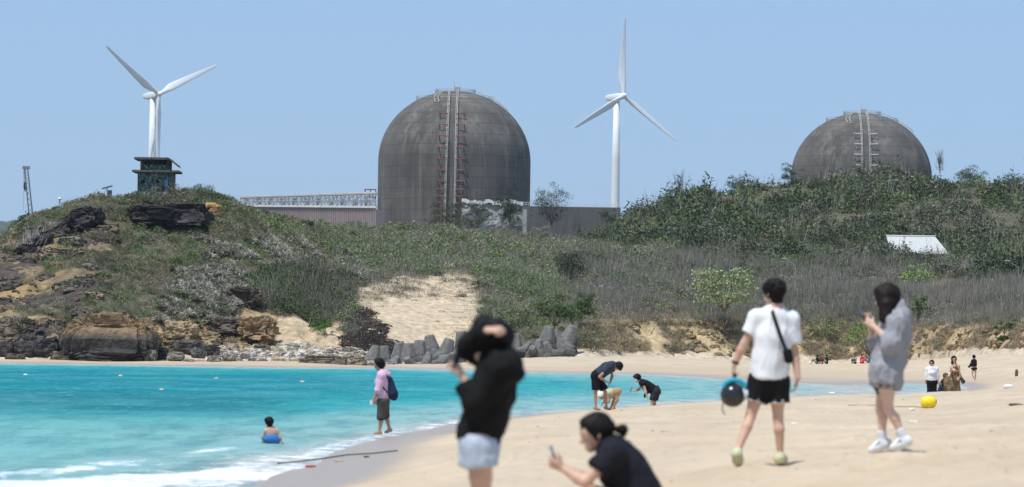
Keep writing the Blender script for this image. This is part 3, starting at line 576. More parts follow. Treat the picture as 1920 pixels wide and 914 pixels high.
# ------------------------------------------------------------------ single trees and shrubs
def limb(mb, pts, r0, r1, n=6):
    rr = np.linspace(r0, r1, len(pts)); mb.path(pts, rr, n)
def tree(name, x, y, d, h, w, c1_, label, cat="tree", group=None, nb=7, ll=.3, lw=.1, nl=1800, style="leaf", bark=(.16, .13, .10), trunk_h=.35, seed=0, flat=.7, lean=0, zb=None, gap=.15, branch_r=.05):
    r = np.random.default_rng(seed + 100); b_ = P(x, y, d) if zb is None else G(x, d, zb); b_ = b_ - [0, 0, .4]
    t = empty(name, b_, label, cat, group); h = h + .4
    mb = MB(); top = b_ + [lean * h * .5, 0, h * trunk_h]; m1 = (b_ + top) / 2 + [r.normal() * .05 * h, 0, 0]
    limb(mb, [b_, m1, top], branch_r * 1.7, branch_r * 1.1); cl = []
    for i in range(nb):
        an = i * 2.4 + r.random(); q = r.uniform(.35, 1); zz = r.uniform(trunk_h + .15, .93)
        e = b_ + [lean * h + math.cos(an) * w / 2 * q * (1.15 - .5 * zz), math.sin(an) * w / 2 * q * .8, h * zz]; mm = (top + e) / 2 + [0, 0, .06 * h]
        limb(mb, [top, mm, e], branch_r, branch_r * .3, 4); cl.append((mm * .3 + e * .7, r.uniform(.22, .36)))
        for _ in range(2):
            e2 = e + r.normal(size=3) * w * .12; mb.tube(mm * .4 + e * .6, e2, branch_r * .4, branch_r * .15, 4); cl.append((e2, r.uniform(.14, .24)))
    mb.obj("trunk", MT("bark_" + name, bark, var=.4, scale=4), t, b_)
    V_ = []; Cc = []
    for c0, rr in cl:
        k_ = int(nl / len(cl))
        tv, tb = (t_leaf(k_, w * rr, w * rr * flat, ll, lw, int(r.integers(1e6)), .2, gap, -.9) if style == "leaf" else t_stem(k_, h * .5, w * .12, .03, int(r.integers(1e6)), .3)[:2])
        V_.append((tv + c0).reshape(-1, 3)); Cc.append(np.repeat(np.array(c1_)[None] * (tb * r.uniform(.75, 1.25))[:, None], 4, 0))
    V_ = np.concatenate(V_)
    mesh_obj("crown", V_, np.arange(len(V_)).reshape(-1, 4), LM, t, col=np.clip(np.concatenate(Cc), 0, 1), origin=b_)
    return t
# s = 7200/d ; heights in metres
tree("broadleaf_tree", 1358, 606, 392, 6.3, 7.2, (.26, .31, .15), "pale green spreading tree on the bluff, left of the man in white", nb=15, nl=3000, ll=.32, lw=.16, flat=.42, trunk_h=.22, seed=3, branch_r=.07, gap=.1)
tree("pine_tree", 1040, 452, 560, 8.0, 6.0, (.055, .075, .045), "dark feathery windblown tree rising right of the big dome", nb=15, nl=3000, ll=.35, lw=.07, seed=5, lean=-.10, flat=1.0, trunk_h=.3, branch_r=.05)
tree("pine_tree", 955, 438, 570, 6.6, 3.2, (.06, .078, .045), "dark slim tree in front of the right foot of the big dome", nb=10, nl=2000, ll=.35, lw=.07, seed=6, flat=1.2, trunk_h=.25)
tree("pine_tree", 840, 432, 560, 3.6, 5.5, (.065, .08, .045), "broad dark bush at the foot of the two tracks of the big dome", "bush", nb=10, nl=2200, ll=.35, lw=.09, seed=7, trunk_h=.15)
tree("pine_tree", 893, 434, 565, 3.9, 4.2, (.085, .095, .06), "dull green bush covering the middle of the white topped wall", "bush", nb=8, nl=1200, ll=.35, lw=.09, seed=8, trunk_h=.15)
tree("shrub", 1013, 448, 520, 1.9, 2.6, (.24, .25, .16), "small pale round shrub left of the dark windblown tree", "shrub", nb=6, nl=1000, ll=.2, lw=.07, seed=9, trunk_h=.15, branch_r=.03)
tree("shrub", 1140, 432, 600, 3.2, 3.0, (.065, .09, .04), "dark bush on the hill in front of the right turbine's tower foot", "bush", nb=6, nl=1000, ll=.3, lw=.08, seed=10, trunk_h=.2)
tree("hill_tree", 1480, 358, 715, 5.0, 4.2, (.05, .075, .035), "dark rounded tree on the skyline at the left foot of the far dome", nb=9, nl=1800, seed=11, trunk_h=.2)
tree("hill_tree", 1385, 371, 700, 4.2, 5.0, (.055, .078, .038), "low dark tree on the skyline between the right turbine and the far dome", nb=9, nl=1600, seed=12, trunk_h=.2)
tree("hill_tree", 1815, 354, 720, 3.9, 7.0, (.06, .09, .04), "broad green tree on the skyline right of the far dome", nb=11, nl=2400, seed=13, trunk_h=.2)
tree("hill_tree", 1898, 366, 705, 4.0, 5.0, (.07, .09, .045), "ragged tree at the right end of the skyline", nb=9, nl=1200, seed=14, trunk_h=.25)
tree("bare_tree", 1762, 340, 728, 4.6, 1.8, (.17, .15, .12), "bare thin branched tree standing over the skyline by the far dome's right foot", nb=9, nl=100, style="stem", seed=15, branch_r=.03, bark=(.2, .17, .14))
tree("bare_tree", 1275, 394, 680, 5.3, 3.0, (.17, .15, .12), "thin bare tree on the ridge right of the right turbine", nb=7, nl=100, style="stem", seed=16, branch_r=.03, bark=(.2, .17, .14))
GRP = "green shrubs over the concrete tetrapods"
tree("shrub", 1040, 612, 374, 2.4, 4.6, (.075, .115, .04), "bright green shrub filling the space above the right tetrapods", "shrub", nb=9, nl=2400, ll=.34, lw=.1, seed=17, trunk_h=.15)
tree("shrub", 955, 628, 370, 3.0, 4.6, (.13, .15, .08), "grey green shrub behind the black jacket woman's head", "shrub", nb=9, nl=2000, ll=.34, lw=.1, seed=18, trunk_h=.15)
tree("shrub", 1088, 600, 380, 2.6, 3.2, (.06, .11, .03), "dark green shrub right of the bright green one", "shrub", nb=8, nl=1800, ll=.3, lw=.09, seed=19, trunk_h=.15)
tree("shrub", 1108, 655, 372, 2.1, 3.0, (.12, .15, .08), "thin sprawling shrub on the sand right of the last tetrapod", "shrub", nb=9, nl=520, ll=.3, lw=.08, seed=20, trunk_h=.15, branch_r=.03)
tree("shrub", 860, 566, 395, 1.0, 1.8, (.17, .17, .11), "lone small grey shrub on the pale sand slope", "shrub", nb=6, nl=840, ll=.2, lw=.06, seed=21, trunk_h=.15, branch_r=.02)
tree("shrub", 893, 540, 402, .9, 1.1, (.16, .16, .10), "tiny grey shrub at the upper right of the sand slope", "shrub", nb=5, nl=520, ll=.2, lw=.06, seed=22, trunk_h=.15, branch_r=.02)
tree("shrub", 1070, 535, 430, 3.9, 4.2, (.05, .072, .035), "dark green upright tree on the slope above the tetrapods", "tree", nb=10, nl=2200, ll=.3, lw=.08, seed=23, trunk_h=.2, flat=1.1)
tree("broadleaf_tree", 1628, 668, 380, 3.8, 4.4, (.17, .25, .075), "leafy green shrub against the bluff beside the woman in the grey hoodie", "shrub", nb=12, nl=1300, ll=.28, lw=.14, seed=24, trunk_h=.12, branch_r=.05)
tree("broadleaf_tree", 1545, 625, 395, 1.7, 4.2, (.15, .20, .07), "low leafy shrub on the bluff edge between the two standing people", "shrub", nb=8, nl=840, ll=.25, lw=.12, seed=25, trunk_h=.15)
tree("broadleaf_tree", 1722, 600, 378, 2.2, 2.2, (.12, .18, .06), "small leafy shrub behind the grey hoodie's shoulder", "shrub", nb=7, nl=700, ll=.25, lw=.12, seed=26, trunk_h=.15)
tree("broadleaf_tree", 1718, 530, 450, 1.7, 4.6, (.25, .36, .10), "bright yellow green shrub below the pale shed roof", "shrub", nb=9, nl=840, ll=.26, lw=.14, seed=27, trunk_h=.15, flat=.4)
tree("broadleaf_tree", 1475, 505, 520, 2.1, 5.2, (.14, .21, .06), "yellow green shrub on the slope behind the man's head", "shrub", nb=9, nl=1000, ll=.27, lw=.14, seed=28, trunk_h=.15, flat=.5)
tree("broadleaf_tree", 1890, 650, 320, 2.2, 1.6, (.06, .10, .035), "dark green plant hanging on the bluff at the right edge", "shrub", nb=6, nl=840, ll=.3, lw=.1, seed=29, trunk_h=.15)
tree("shrub", 600, 615, 364, 1.0, 2.0, (.09, .18, .03), "small bright green shrub at the foot of the dark tall scrub", "shrub", nb=6, nl=720, ll=.2, lw=.08, seed=30, trunk_h=.1, branch_r=.02)
tree("dead_shrub", 60, 470, 380, 1.9, 3.0, (.4, .38, .35), "bleached dead shrub on the dark ledge at the left of the headland", "shrub", nb=9, nl=120, style="stem", seed=31, branch_r=.04, bark=(.4, .38, .35))
tree("shrub", 1015, 655, 372, 1.1, 2.6, (.045, .07, .03), "dark shrub squeezed between the right tetrapods", "shrub", nb=5, nl=800, ll=.3, lw=.1, seed=32, trunk_h=.1)

for i, (x, y, d, h, w, cc, lb) in enumerate([(262, 378, 406, .5, 3.0, (.12, .13, .08), "scrubby bush hiding the left foot of the watchtower"), (300, 376, 406, .7, 3.6, (.15, .145, .09), "grey brown bush in front of the middle of the watchtower"),
    (335, 372, 406, 1.1, 3.6, (.16, .155, .10), "taller bush just right of the watchtower's foot"), (372, 372, 408, 1.1, 3.4, (.14, .15, .09), "rounded bush on the crest right of the watchtower"), (245, 388, 403, .6, 2.6, (.11, .13, .07), "low bush left of the watchtower above the black ledge"), (330, 388, 402, .8, 4.4, (.15, .15, .10), "wide low bush along the top of the black ledge")]):
    tree("shrub", x, y, d, h, w, cc, lb, "shrub", nb=9, nl=1500, ll=.2, lw=.08, seed=50 + i, trunk_h=.12, branch_r=.02)
for i, (x, y, d, h, w, cc, lb) in enumerate([(1690, 491, 548, 1.9, 4.5, (.15, .145, .11), "bare greyish bush against the left half of the pale shed"), (1735, 491, 547, 1.7, 4.8, (.17, .16, .12), "bare greyish bush against the right half of the pale shed"), (1775, 491, 548, 1.4, 3.5, (.13, .13, .09), "dull bush at the right corner of the pale shed")]):
    tree("shrub", x, y, d, h, w, cc, lb, "shrub", nb=9, nl=700, ll=.2, lw=.05, seed=60 + i, trunk_h=.12, branch_r=.03)
for i, (x, y, h, w) in enumerate([(185, 600, 1.4, 2.6), (235, 592, 1.1, 2.2), (150, 628, 1.3, 1.9), (215, 625, .7, 1.2)]):
    tree("shrub", x, y, 341.5 - (.7 if i > 1 else 0), h, w, (.14, .145, .10), ["grey bush on the peak of the huge dark block", "green bush right of the peak of the huge dark block", "grey bush on the left shoulder of the huge dark block", "tiny grey bush in the middle of the block's ochre face"][i], "shrub", nb=8, nl=900, ll=.18, lw=.05, seed=70 + i, trunk_h=.12, branch_r=.02)
# ------------------------------------------------------------------ rocks
def ico(sub):
    t = (1 + 5 ** .5) / 2
    v = np.array([(-1, t, 0), (1, t, 0), (-1, -t, 0), (1, -t, 0), (0, -1, t), (0, 1, t), (0, -1, -t), (0, 1, -t), (t, 0, -1), (t, 0, 1), (-t, 0, -1), (-t, 0, 1)], float)
    f = np.array([(0, 11, 5), (0, 5, 1), (0, 1, 7), (0, 7, 10), (0, 10, 11), (1, 5, 9), (5, 11, 4), (11, 10, 2), (10, 7, 6), (7, 1, 8), (3, 9, 4), (3, 4, 2), (3, 2, 6), (3, 6, 8), (3, 8, 9), (4, 9, 5), (2, 4, 11), (6, 2, 10), (8, 6, 7), (9, 8, 1)])
    v /= np.linalg.norm(v, axis=1)[:, None]
    for _ in range(sub):
        e = np.concatenate([f[:, [0, 1]], f[:, [1, 2]], f[:, [2, 0]]]); es = np.sort(e, 1); uq, inv = np.unique(es, axis=0, return_inverse=True); inv = inv.ravel()
        mm = (v[uq[:, 0]] + v[uq[:, 1]]) / 2; mm /= np.linalg.norm(mm, axis=1)[:, None]; n0 = len(v); v = np.concatenate([v, mm]); k = len(f)
        a, b_, c = inv[:k] + n0, inv[k:2 * k] + n0, inv[2 * k:] + n0
        f = np.concatenate([np.stack([f[:, 0], a, c], 1), np.stack([f[:, 1], b_, a], 1), np.stack([f[:, 2], c, b_], 1), np.stack([a, b_, c], 1)])
    return v, f
ICO = {k: ico(k) for k in (2, 3, 4, 5)}
def rock_geo(size, seed, sub=4, sq=.7, amp=.28, rot=0, tilt=0, peak=0):
    v, f = ICO[sub]; p = np.sign(v) * np.abs(v) ** sq; p = p / (np.abs(p) ** 3).sum(1)[:, None] ** (1 / 3.)
    p = p * (1 + amp * fbm(v * 1.4 + seed * 3.1, 3) + amp * .55 * fbm(v * 4.5 + seed, 3) - amp * .5 * np.abs(fbm(v * 3 + seed * 7, 2)) - amp * .45 * np.clip(.22 - np.abs(fbm(v * [3.5, 3.5, 7] + seed * 2, 3)), 0, 1) / .22 * .5)[:, None]
    if peak: h_ = np.clip(p[:, 2], 0, 1); p[:, 0] = (p[:, 0] - .05) * (1 - peak * h_ ** 1.3) + .0 * h_; p[:, 1] *= (1 - peak * h_); p = p * (1 + .14 * fbm(v * 9 + seed, 5) - .09 * np.clip(.25 - np.abs(fbm(v * [7, 7, 12] + 5, 3)), 0, 1) / .25 + .05 * fbm(v * 24, 2))[:, None]
    p = p * np.asarray(size) / 2; ct, st = math.cos(tilt), math.sin(tilt); p = p @ np.array([[ct, 0, st], [0, 1, 0], [-st, 0, ct]]).T
    c, s_ = math.cos(rot), math.sin(rot); return p @ np.array([[c, s_, 0], [-s_, c, 0], [0, 0, 1]]), f
def rockcol(p, base, top=None, ztop=.5, seed=0):
    c = np.array(base)[None] * (1 + .55 * fbm(p * 1.6 + seed, 4)[:, None])
    if top is not None:
        h = (p[:, 2] - p[:, 2].min()) / np.ptp(p[:, 2]); k = sstep(ztop - .05, ztop + .06, h + .16 * fbm(p * .9 + seed, 3))[:, None]; c = c * (1 - k) + np.array(top) * (1 + .35 * fbm(p * 2, 4)[:, None]) * k
    return np.clip(c, .01, .9)
RKM = mat("rock", attr="col", rough=.95, spec=.15, var=.4, scale=2.2, bump=1, bscale=3, dist=.25, det=9)
DK = (.060, .056, .054); GR = (.24, .22, .19); TAN = (.34, .26, .16); BR = (.12, .10, .08)
def rock(name, x, y, d, size, base, label, group=None, seed=0, cat="rock", **k):
    """x,y = photo pixel of the middle of its foot; the foot sits in the ground"""
    sub = k.pop('sub', 4); top = k.pop('top', None); zt = k.pop('ztop', .5)
    c = P(x, y, d); o_ = c.copy(); c = c + [0, 0, size[2] * .42]
    p, f = rock_geo(size, seed, sub, **k); o = mesh_obj(name, p + c, f, RKM, smooth=False, col=rockcol(p, base, top, zt, seed), origin=o_)
    return tag(o, label, cat, group)
rock("cliff_boulder", 213, 681, 341, (9.2, 6, 5.0), DK, "huge block of dark rock with an ochre and scrubby top standing at the water's edge", seed=3, sub=5, sq=.34, amp=.42, peak=.42, top=(.27, .19, .11), ztop=.66, cat="boulder")
rock("rock_outcrop", 297, 423, 395.5, (6.2, 6, 2.2), DK, "black jutting rock ledge just below the camouflaged watchtower, left half", seed=5, sub=5, sq=.5, amp=.35)
rock("rock_outcrop", 352, 427, 396, (5.2, 6, 2.7), DK, "black jutting rock ledge below the scrub right of the watchtower, right half", seed=6, sub=5, sq=.5, amp=.35)
rock("rock_outcrop", 398, 408, 401, (1.7, 2, 1.6), (.36, .22, .10), "small orange rock face at the right end of the black ledge", seed=8, sub=4, amp=.3)
rock("rock_outcrop", 158, 432, 390.5, (3.9, 5, 2.2), DK, "dark rock ledge high on the left of the headland, nearest the watchtower", seed=9, sub=5, sq=.6, amp=.4, tilt=-.35)
rock("rock_outcrop", 112, 456, 387, (4.8, 5, 2.1), DK, "long dark sloping rock ledge in the middle of the left headland", seed=10, sub=5, sq=.6, amp=.4, tilt=-.55)
rock("rock_outcrop", 68, 486, 382, (3.8, 5, 2.3), DK, "lowest dark rock ledge at the left of the headland above the ochre cliff", seed=11, sub=5, sq=.6, amp=.4, tilt=-.5)
rock("rock_outcrop", 118, 500, 376, (4.2, 3, 2.0), (.22, .17, .12), "brown broken rock above the ochre cliff", seed=12, sub=5, amp=.4)
rock("rock_outcrop", 70, 525, 372, (5.0, 3, 1.3), TAN, "ochre layered rock shelf at the far left", seed=13, sub=5, amp=.4)
rock("rock_outcrop", 45, 548, 370, (3.5, 3, 1.5), BR, "brown rock knob at the left edge above the beach", seed=14, sub=4, amp=.4)
rock("rock_outcrop", 20, 625, 349, (4.5, 3, 1.6), TAN, "rounded ochre rock at the left edge above the dark boulders", seed=15, sub=4, amp=.35)
rock("rock_outcrop", 458, 580, 368, (3.2, 3, 2.4), (.085, .068, .055), "dark brown rock knob below the silvery shrubs", seed=16, sub=5, amp=.45)
rock("rock_outcrop", 480, 640, 356, (3.4, 3, 2.2), (.30, .21, .12), "ochre rock with a dark hollow left of the sandy slope foot", seed=17, sub=5, amp=.5)
rock("rock_outcrop", 425, 628, 357, (4.0, 3, 1.8), BR, "brown overhanging rock shelf right of the huge dark block", seed=18, sub=5, amp=.4)
rock("rock_outcrop", 340, 640, 350, (3.0, 3, 2.0), TAN, "ochre rock face just right of the huge dark block", seed=19, sub=4, amp=.4)
# dark boulders left of the block
for i, (x, y, w, h, c, lb) in enumerate([
    (52, 669, 2.1, 1.6, DK, "dark boulder at the foot of the left pile, second from the left edge"),
    (8, 670, 1.8, 1.5, DK, "dark boulder cut by the left edge of the photo"),
    (48, 642, 1.5, 1.2, GR, "grey boulder on top of the pile left of the huge block"),
    (48, 655, 1.6, 1.5, (.09, .08, .075), "rounded dark boulder with a pale top in the middle of the left pile"),
    (88, 669, 2.5, 1.9, DK, "large dark boulder nearest the huge block on its left"),
    (76, 650, 1.4, 1.3, (.10, .09, .085), "boulder resting behind the large dark one left of the huge block"),
    (103, 652, .8, 1.4, TAN, "upright ochre boulder between the dark pile and the huge block"),
    (120, 677, 1.5, .6, BR, "low brown rock at the foot of the huge block's left corner"),
    (28, 677, 1.8, .7, BR, "low brown rock on the beach below the left pile"),
    (200, 684, 1.0, .45, (.16, .10, .07), "small reddish rock on the wet sand in front of the huge block"),
    (255, 677, 1.3, .8, GR, "grey pitted rock leaning on the right corner of the huge block"),
    (282, 678, 1.2, 1.1, GR, "pale grey rock at the right corner of the huge block"),
    (306, 672, 1.0, 1.1, DK, "dark rock tucked right behind the corner of the huge block"),
    (330, 676, 1.6, .8, GR, "broad grey rock on the beach right of the huge block"),
    (350, 662, 2.3, 1.3, (.10, .092, .088), "dark slab among the rocks right of the huge block"),
    (372, 670, 1.6, .9, (.13, .12, .11), "dark flat topped boulder in the middle of the rocks right of the block"),
    (393, 668, 1.7, 1.1, DK, "rounded dark boulder at the right end of the rocks"),
    (355, 681, 1.0, .4, GR, "thin grey rock half buried in the beach"),
    (402, 680, 1.1, .7, GR, "grey rock at the right end of the beach rocks, near the pale rubble"),
    (430, 677, 1.3, .7, (.3, .27, .23), "pale rock at the left end of the rubble"),
    (460, 672, .9, .5, GR, "small grey rock in front of the rubble")]):
    rock("boulder", x, y, 338.5 + (680 - y) * .25, (w, w * .8, h), c, lb, "boulders along the foot of the headland", seed=30 + i, sub=3, cat="boulder", amp=.35)
rock("flat_rock", 605, 691, 336, (4.4, 2.4, 1.25), (.19, .165, .13), "long low pitted brown rock on the beach left of the tetrapods", seed=71, sub=5, sq=.5, amp=.3)
rock("flat_rock", 668, 688, 338, (2.0, 1.8, 1.1), (.25, .21, .16), "short pale brown rock between the long low rock and the tetrapods", seed=72, sub=4, amp=.35)
# rubble strip
r = np.random.default_rng(5); n_r = 3000; xx = r.uniform(395, 705, n_r); t_ = r.random(n_r); dd = 336 + 13 * t_
kz = (t_ < np.interp(xx, [395, 450, 560, 705], [.5, .9, 1, .9])) & (t_ > np.interp(xx, [395, 470, 560, 705], [.35, .3, .3, .15])); xx, dd = xx[kz], dd[kz]
pz = G(xx, dd, sand_z(xx, dd)); pz[:, 2] = np.maximum(pz[:, 2], .12) + .1 * r.random(len(xx)); V2, F2 = ICO[2]; VV = []; FF = []; CC = []; n2r = 1500; xt = r.uniform(400, 720, n2r); tt_ = r.uniform(.85, 1.22, n2r); pt_ = terrain_at(xt, tt_); pt_ = pt_[pt_[:, 2] > .2] + [0, -.1, .08]; pz = np.concatenate([pz, pt_]); xx = pz[:, 0]
pc = [(.55, .50, .42), (.42, .37, .30), (.48, .36, .22), (.66, .63, .58), (.2, .19, .18)]
rb = [rock_geo((1, .8, .6), 90 + k, 2, amp=.4)[0] for k in range(6)]
for i in range(len(xx)):
    q = rb[i % 6] * (.22 + .55 * r.random() ** 2.5); VV.append(q + pz[i]); FF.append(F2 + i * len(V2)); CC.append(np.repeat(np.array(pc[r.integers(0, 5)])[None] * r.uniform(.75, 1.1), len(V2), 0))
tag(mesh_obj("rubble", np.concatenate(VV), np.concatenate(FF), RKM, col=np.concatenate(CC)), "pale broken stones and coral rubble on the beach left of the tetrapods", "rubble", kind='stuff')

def crumble(name, x0, x1, t0, t1, n_, cols_, label, seed, smin, smax, polys=None):
    r = np.random.default_rng(seed); x = r.uniform(x0, x1, n_); t_ = r.uniform(t0, t1, n_); p = terrain_at(x, t_); qx, qy, _ = proj(p); k = np.ones(n_, bool) if polys is None else np.any([inpoly(qx, qy, q) for q in polys], 0); k &= fbm(p * [.5, .3, .7] + seed, 3) > -.12
    p = p[k]; V2, F2 = ICO[3]; rb = [rock_geo((1.3, 1, .7), 190 + q, 3, amp=.5)[0] for q in range(6)]; VV = []; FF = []; CC = []
    for i in range(len(p)):
        q = rb[i % 6] * (smin + (smax - smin) * r.random() ** 3); VV.append(q + p[i]); FF.append(F2 + i * len(V2)); CC.append(np.repeat(np.array(cols_[r.integers(0, len(cols_))])[None] * r.uniform(.7, 1.2), len(V2), 0))
    tag(mesh_obj(name, np.concatenate(VV), np.concatenate(FF), RKM, col=np.concatenate(CC)), label, "rock debris", kind='stuff')
crumble("broken_rock", -300, 215, 1.0, 3.9, 900, [(.075, .065, .056), (.12, .10, .075), (.22, .17, .11), (.17, .15, .12)], "broken dark and ochre rock crumbling down the left cliff", 61, .3, 1.8)
crumble("cliff_rock", 290, 520, 1.0, 2.1, 260, [(.10, .08, .06), (.24, .18, .11), (.32, .24, .14)], "ochre and brown rock lumps in the low cliff behind the rubble", 62, .25, 1.4)
crumble("bluff_clods", 1120, 2500, 1.05, 2.0, 1100, [(.30, .22, .125), (.38, .29, .17), (.22, .17, .10)], "clods of earth and roots in the eroded bluff", 63, .15, .9)
# ------------------------------------------------------------------ tetrapods
def tetra_geo(s=1.0, seed=0, R3=None):
    mb = MB(); dirs = [np.array([0, 0, 1.0])] + [np.array([math.cos(a) * .943, math.sin(a) * .943, -.333]) for a in (0.3, 2.394, 4.489)]
    for dv in dirs:
        t = np.array([0, 0, 1.0]) if abs(dv[2]) < .9 else np.array([1.0, 0, 0]); u = np.cross(dv, t); u /= np.linalg.norm(u); w = np.cross(dv, u)
        an = np.arange(12) // 2 * math.pi / 3 + .2 + (np.arange(12) % 2) * .28; ring = np.cos(an)[:, None] * u + np.sin(an)[:, None] * w; prof = [(0, .80), (.55, .80), (.95, .68), (1.75, .50), (1.88, .40), (1.9, .001)]
        v = np.concatenate([dv * h + ring * rr for h, rr in prof]); i = np.arange(12); j = (i + 1) % 12
        mb.add(v, np.concatenate([np.stack([k * 12 + i, k * 12 + j, (k + 1) * 12 + j, (k + 1) * 12 + i], 1) for k in range(len(prof) - 1)]))
    v = np.concatenate(mb.v) * s; 
    if R3 is not None: v = v @ R3.T
    f = np.concatenate([np.concatenate(a) for a in mb.f.values()])
    v = v + .03 * fbm(v * 2 + seed, 3)[:, None]
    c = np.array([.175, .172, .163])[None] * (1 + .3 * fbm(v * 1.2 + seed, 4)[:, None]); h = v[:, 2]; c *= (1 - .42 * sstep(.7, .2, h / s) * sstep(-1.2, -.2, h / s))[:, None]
    return v, f, c
TETM = mat("old_concrete", attr="col", rough=.95, spec=.15, var=.35, scale=3, bump=.6, bscale=8, dist=.06, det=8)
tl = [(735, 676, 699, 345, 2.3, "toppled tetrapod at the water side below the second and third standing ones"), (772, 674, 698, 346, 1.5, "toppled tetrapod between two fallen ones, below the fourth standing one"), (822, 674, 694, 348, 2.6, "toppled tetrapod below the tallest one of the left group"), (1000, 652, 672, 360, 2.0, "toppled tetrapod at the front of the right group"), (1030, 652, 672, 360, 1.6, "toppled tetrapod left of the one standing alone on the sand"),
 # x, ytop, ybottom, depth, lean, label
 (696, 646, 690, 352, 0, "leftmost standing tetrapod, behind the head of the woman in pink"), (720, 648, 692, 354, .1, "second standing tetrapod from the left, above the pink hood"),
 (747, 642, 688, 356, -.1, "third standing tetrapod from the left"), (765, 643, 690, 354, .15, "fourth tetrapod from the left, close against the third"),
 (785, 637, 688, 355, -.2, "wide leaning tetrapod in the middle of the left row"), (811, 627, 676, 362, 0, "tallest narrow tetrapod of the left group"),
 (832, 633, 686, 357, .18, "large pointed tetrapod left of the black jacket woman's phone"), (857, 641, 690, 353, .1, "tetrapod right beside the phone held by the woman in black"),
 (869, 620, 670, 366, -.05, "dark tetrapod high behind the black jacket woman's elbow"), (745, 668, 697, 347, 1.9, "toppled tetrapod lying at the sand's edge right of the pink hood"),
 (800, 668, 693, 348, 2.1, "toppled tetrapod lying in the middle of the left group"), (718, 672, 698, 346, 1.6, "toppled tetrapod at the left tip of the row"), (850, 672, 692, 350, 1.8, "toppled tetrapod lying below the phone held by the woman in black"),
 (967, 625, 662, 366, -.1, "leftmost tetrapod of the right group, just right of the raised hand"), (982, 637, 669, 362, .3, "leaning tetrapod in front of the leftmost of the right group"),
 (1009, 636, 669, 361, .2, "short wide tetrapod in the middle of the right group"), (1023, 611, 662, 367, .05, "tall pointed tetrapod below the bright green shrub"),
 (1045, 617, 665, 368, -.1, "tetrapod behind the front one at the right end"), (1060, 607, 662, 370, .15, "highest tetrapod at the right end of the group"), (1054, 634, 668, 361, 0, "front tetrapod of the right end, standing alone on the sand")]
for i, (x, yt, yb, d, lean, lb) in enumerate(tl):
    hpx = yb - yt; s_ = hpx * d / FPX / 2.55
    if abs(lean) > 1: s_ = .62
    cy, sy = math.cos(lean), math.sin(lean); a = i * 1.3; ca, sa = math.cos(a), math.sin(a)
    lean += [.12, -.15, .25, -.2, .1, .3, -.1][i % 7] if lean < 1 else 0; cy, sy = math.cos(lean), math.sin(lean); R3 = np.array([[cy, 0, sy], [0, 1, 0], [-sy, 0, cy]]) @ np.array([[ca, -sa, 0], [sa, ca, 0], [0, 0, 1]])
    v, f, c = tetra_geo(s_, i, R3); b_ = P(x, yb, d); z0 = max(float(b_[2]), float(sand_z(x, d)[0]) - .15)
    v = v + b_ + [0, 0, s_ * .62]; o = mesh_obj("tetrapod", v, f, TETM, smooth=False, col=c, origin=b_); tag(o, lb, "tetrapod", "concrete tetrapods along the beach")

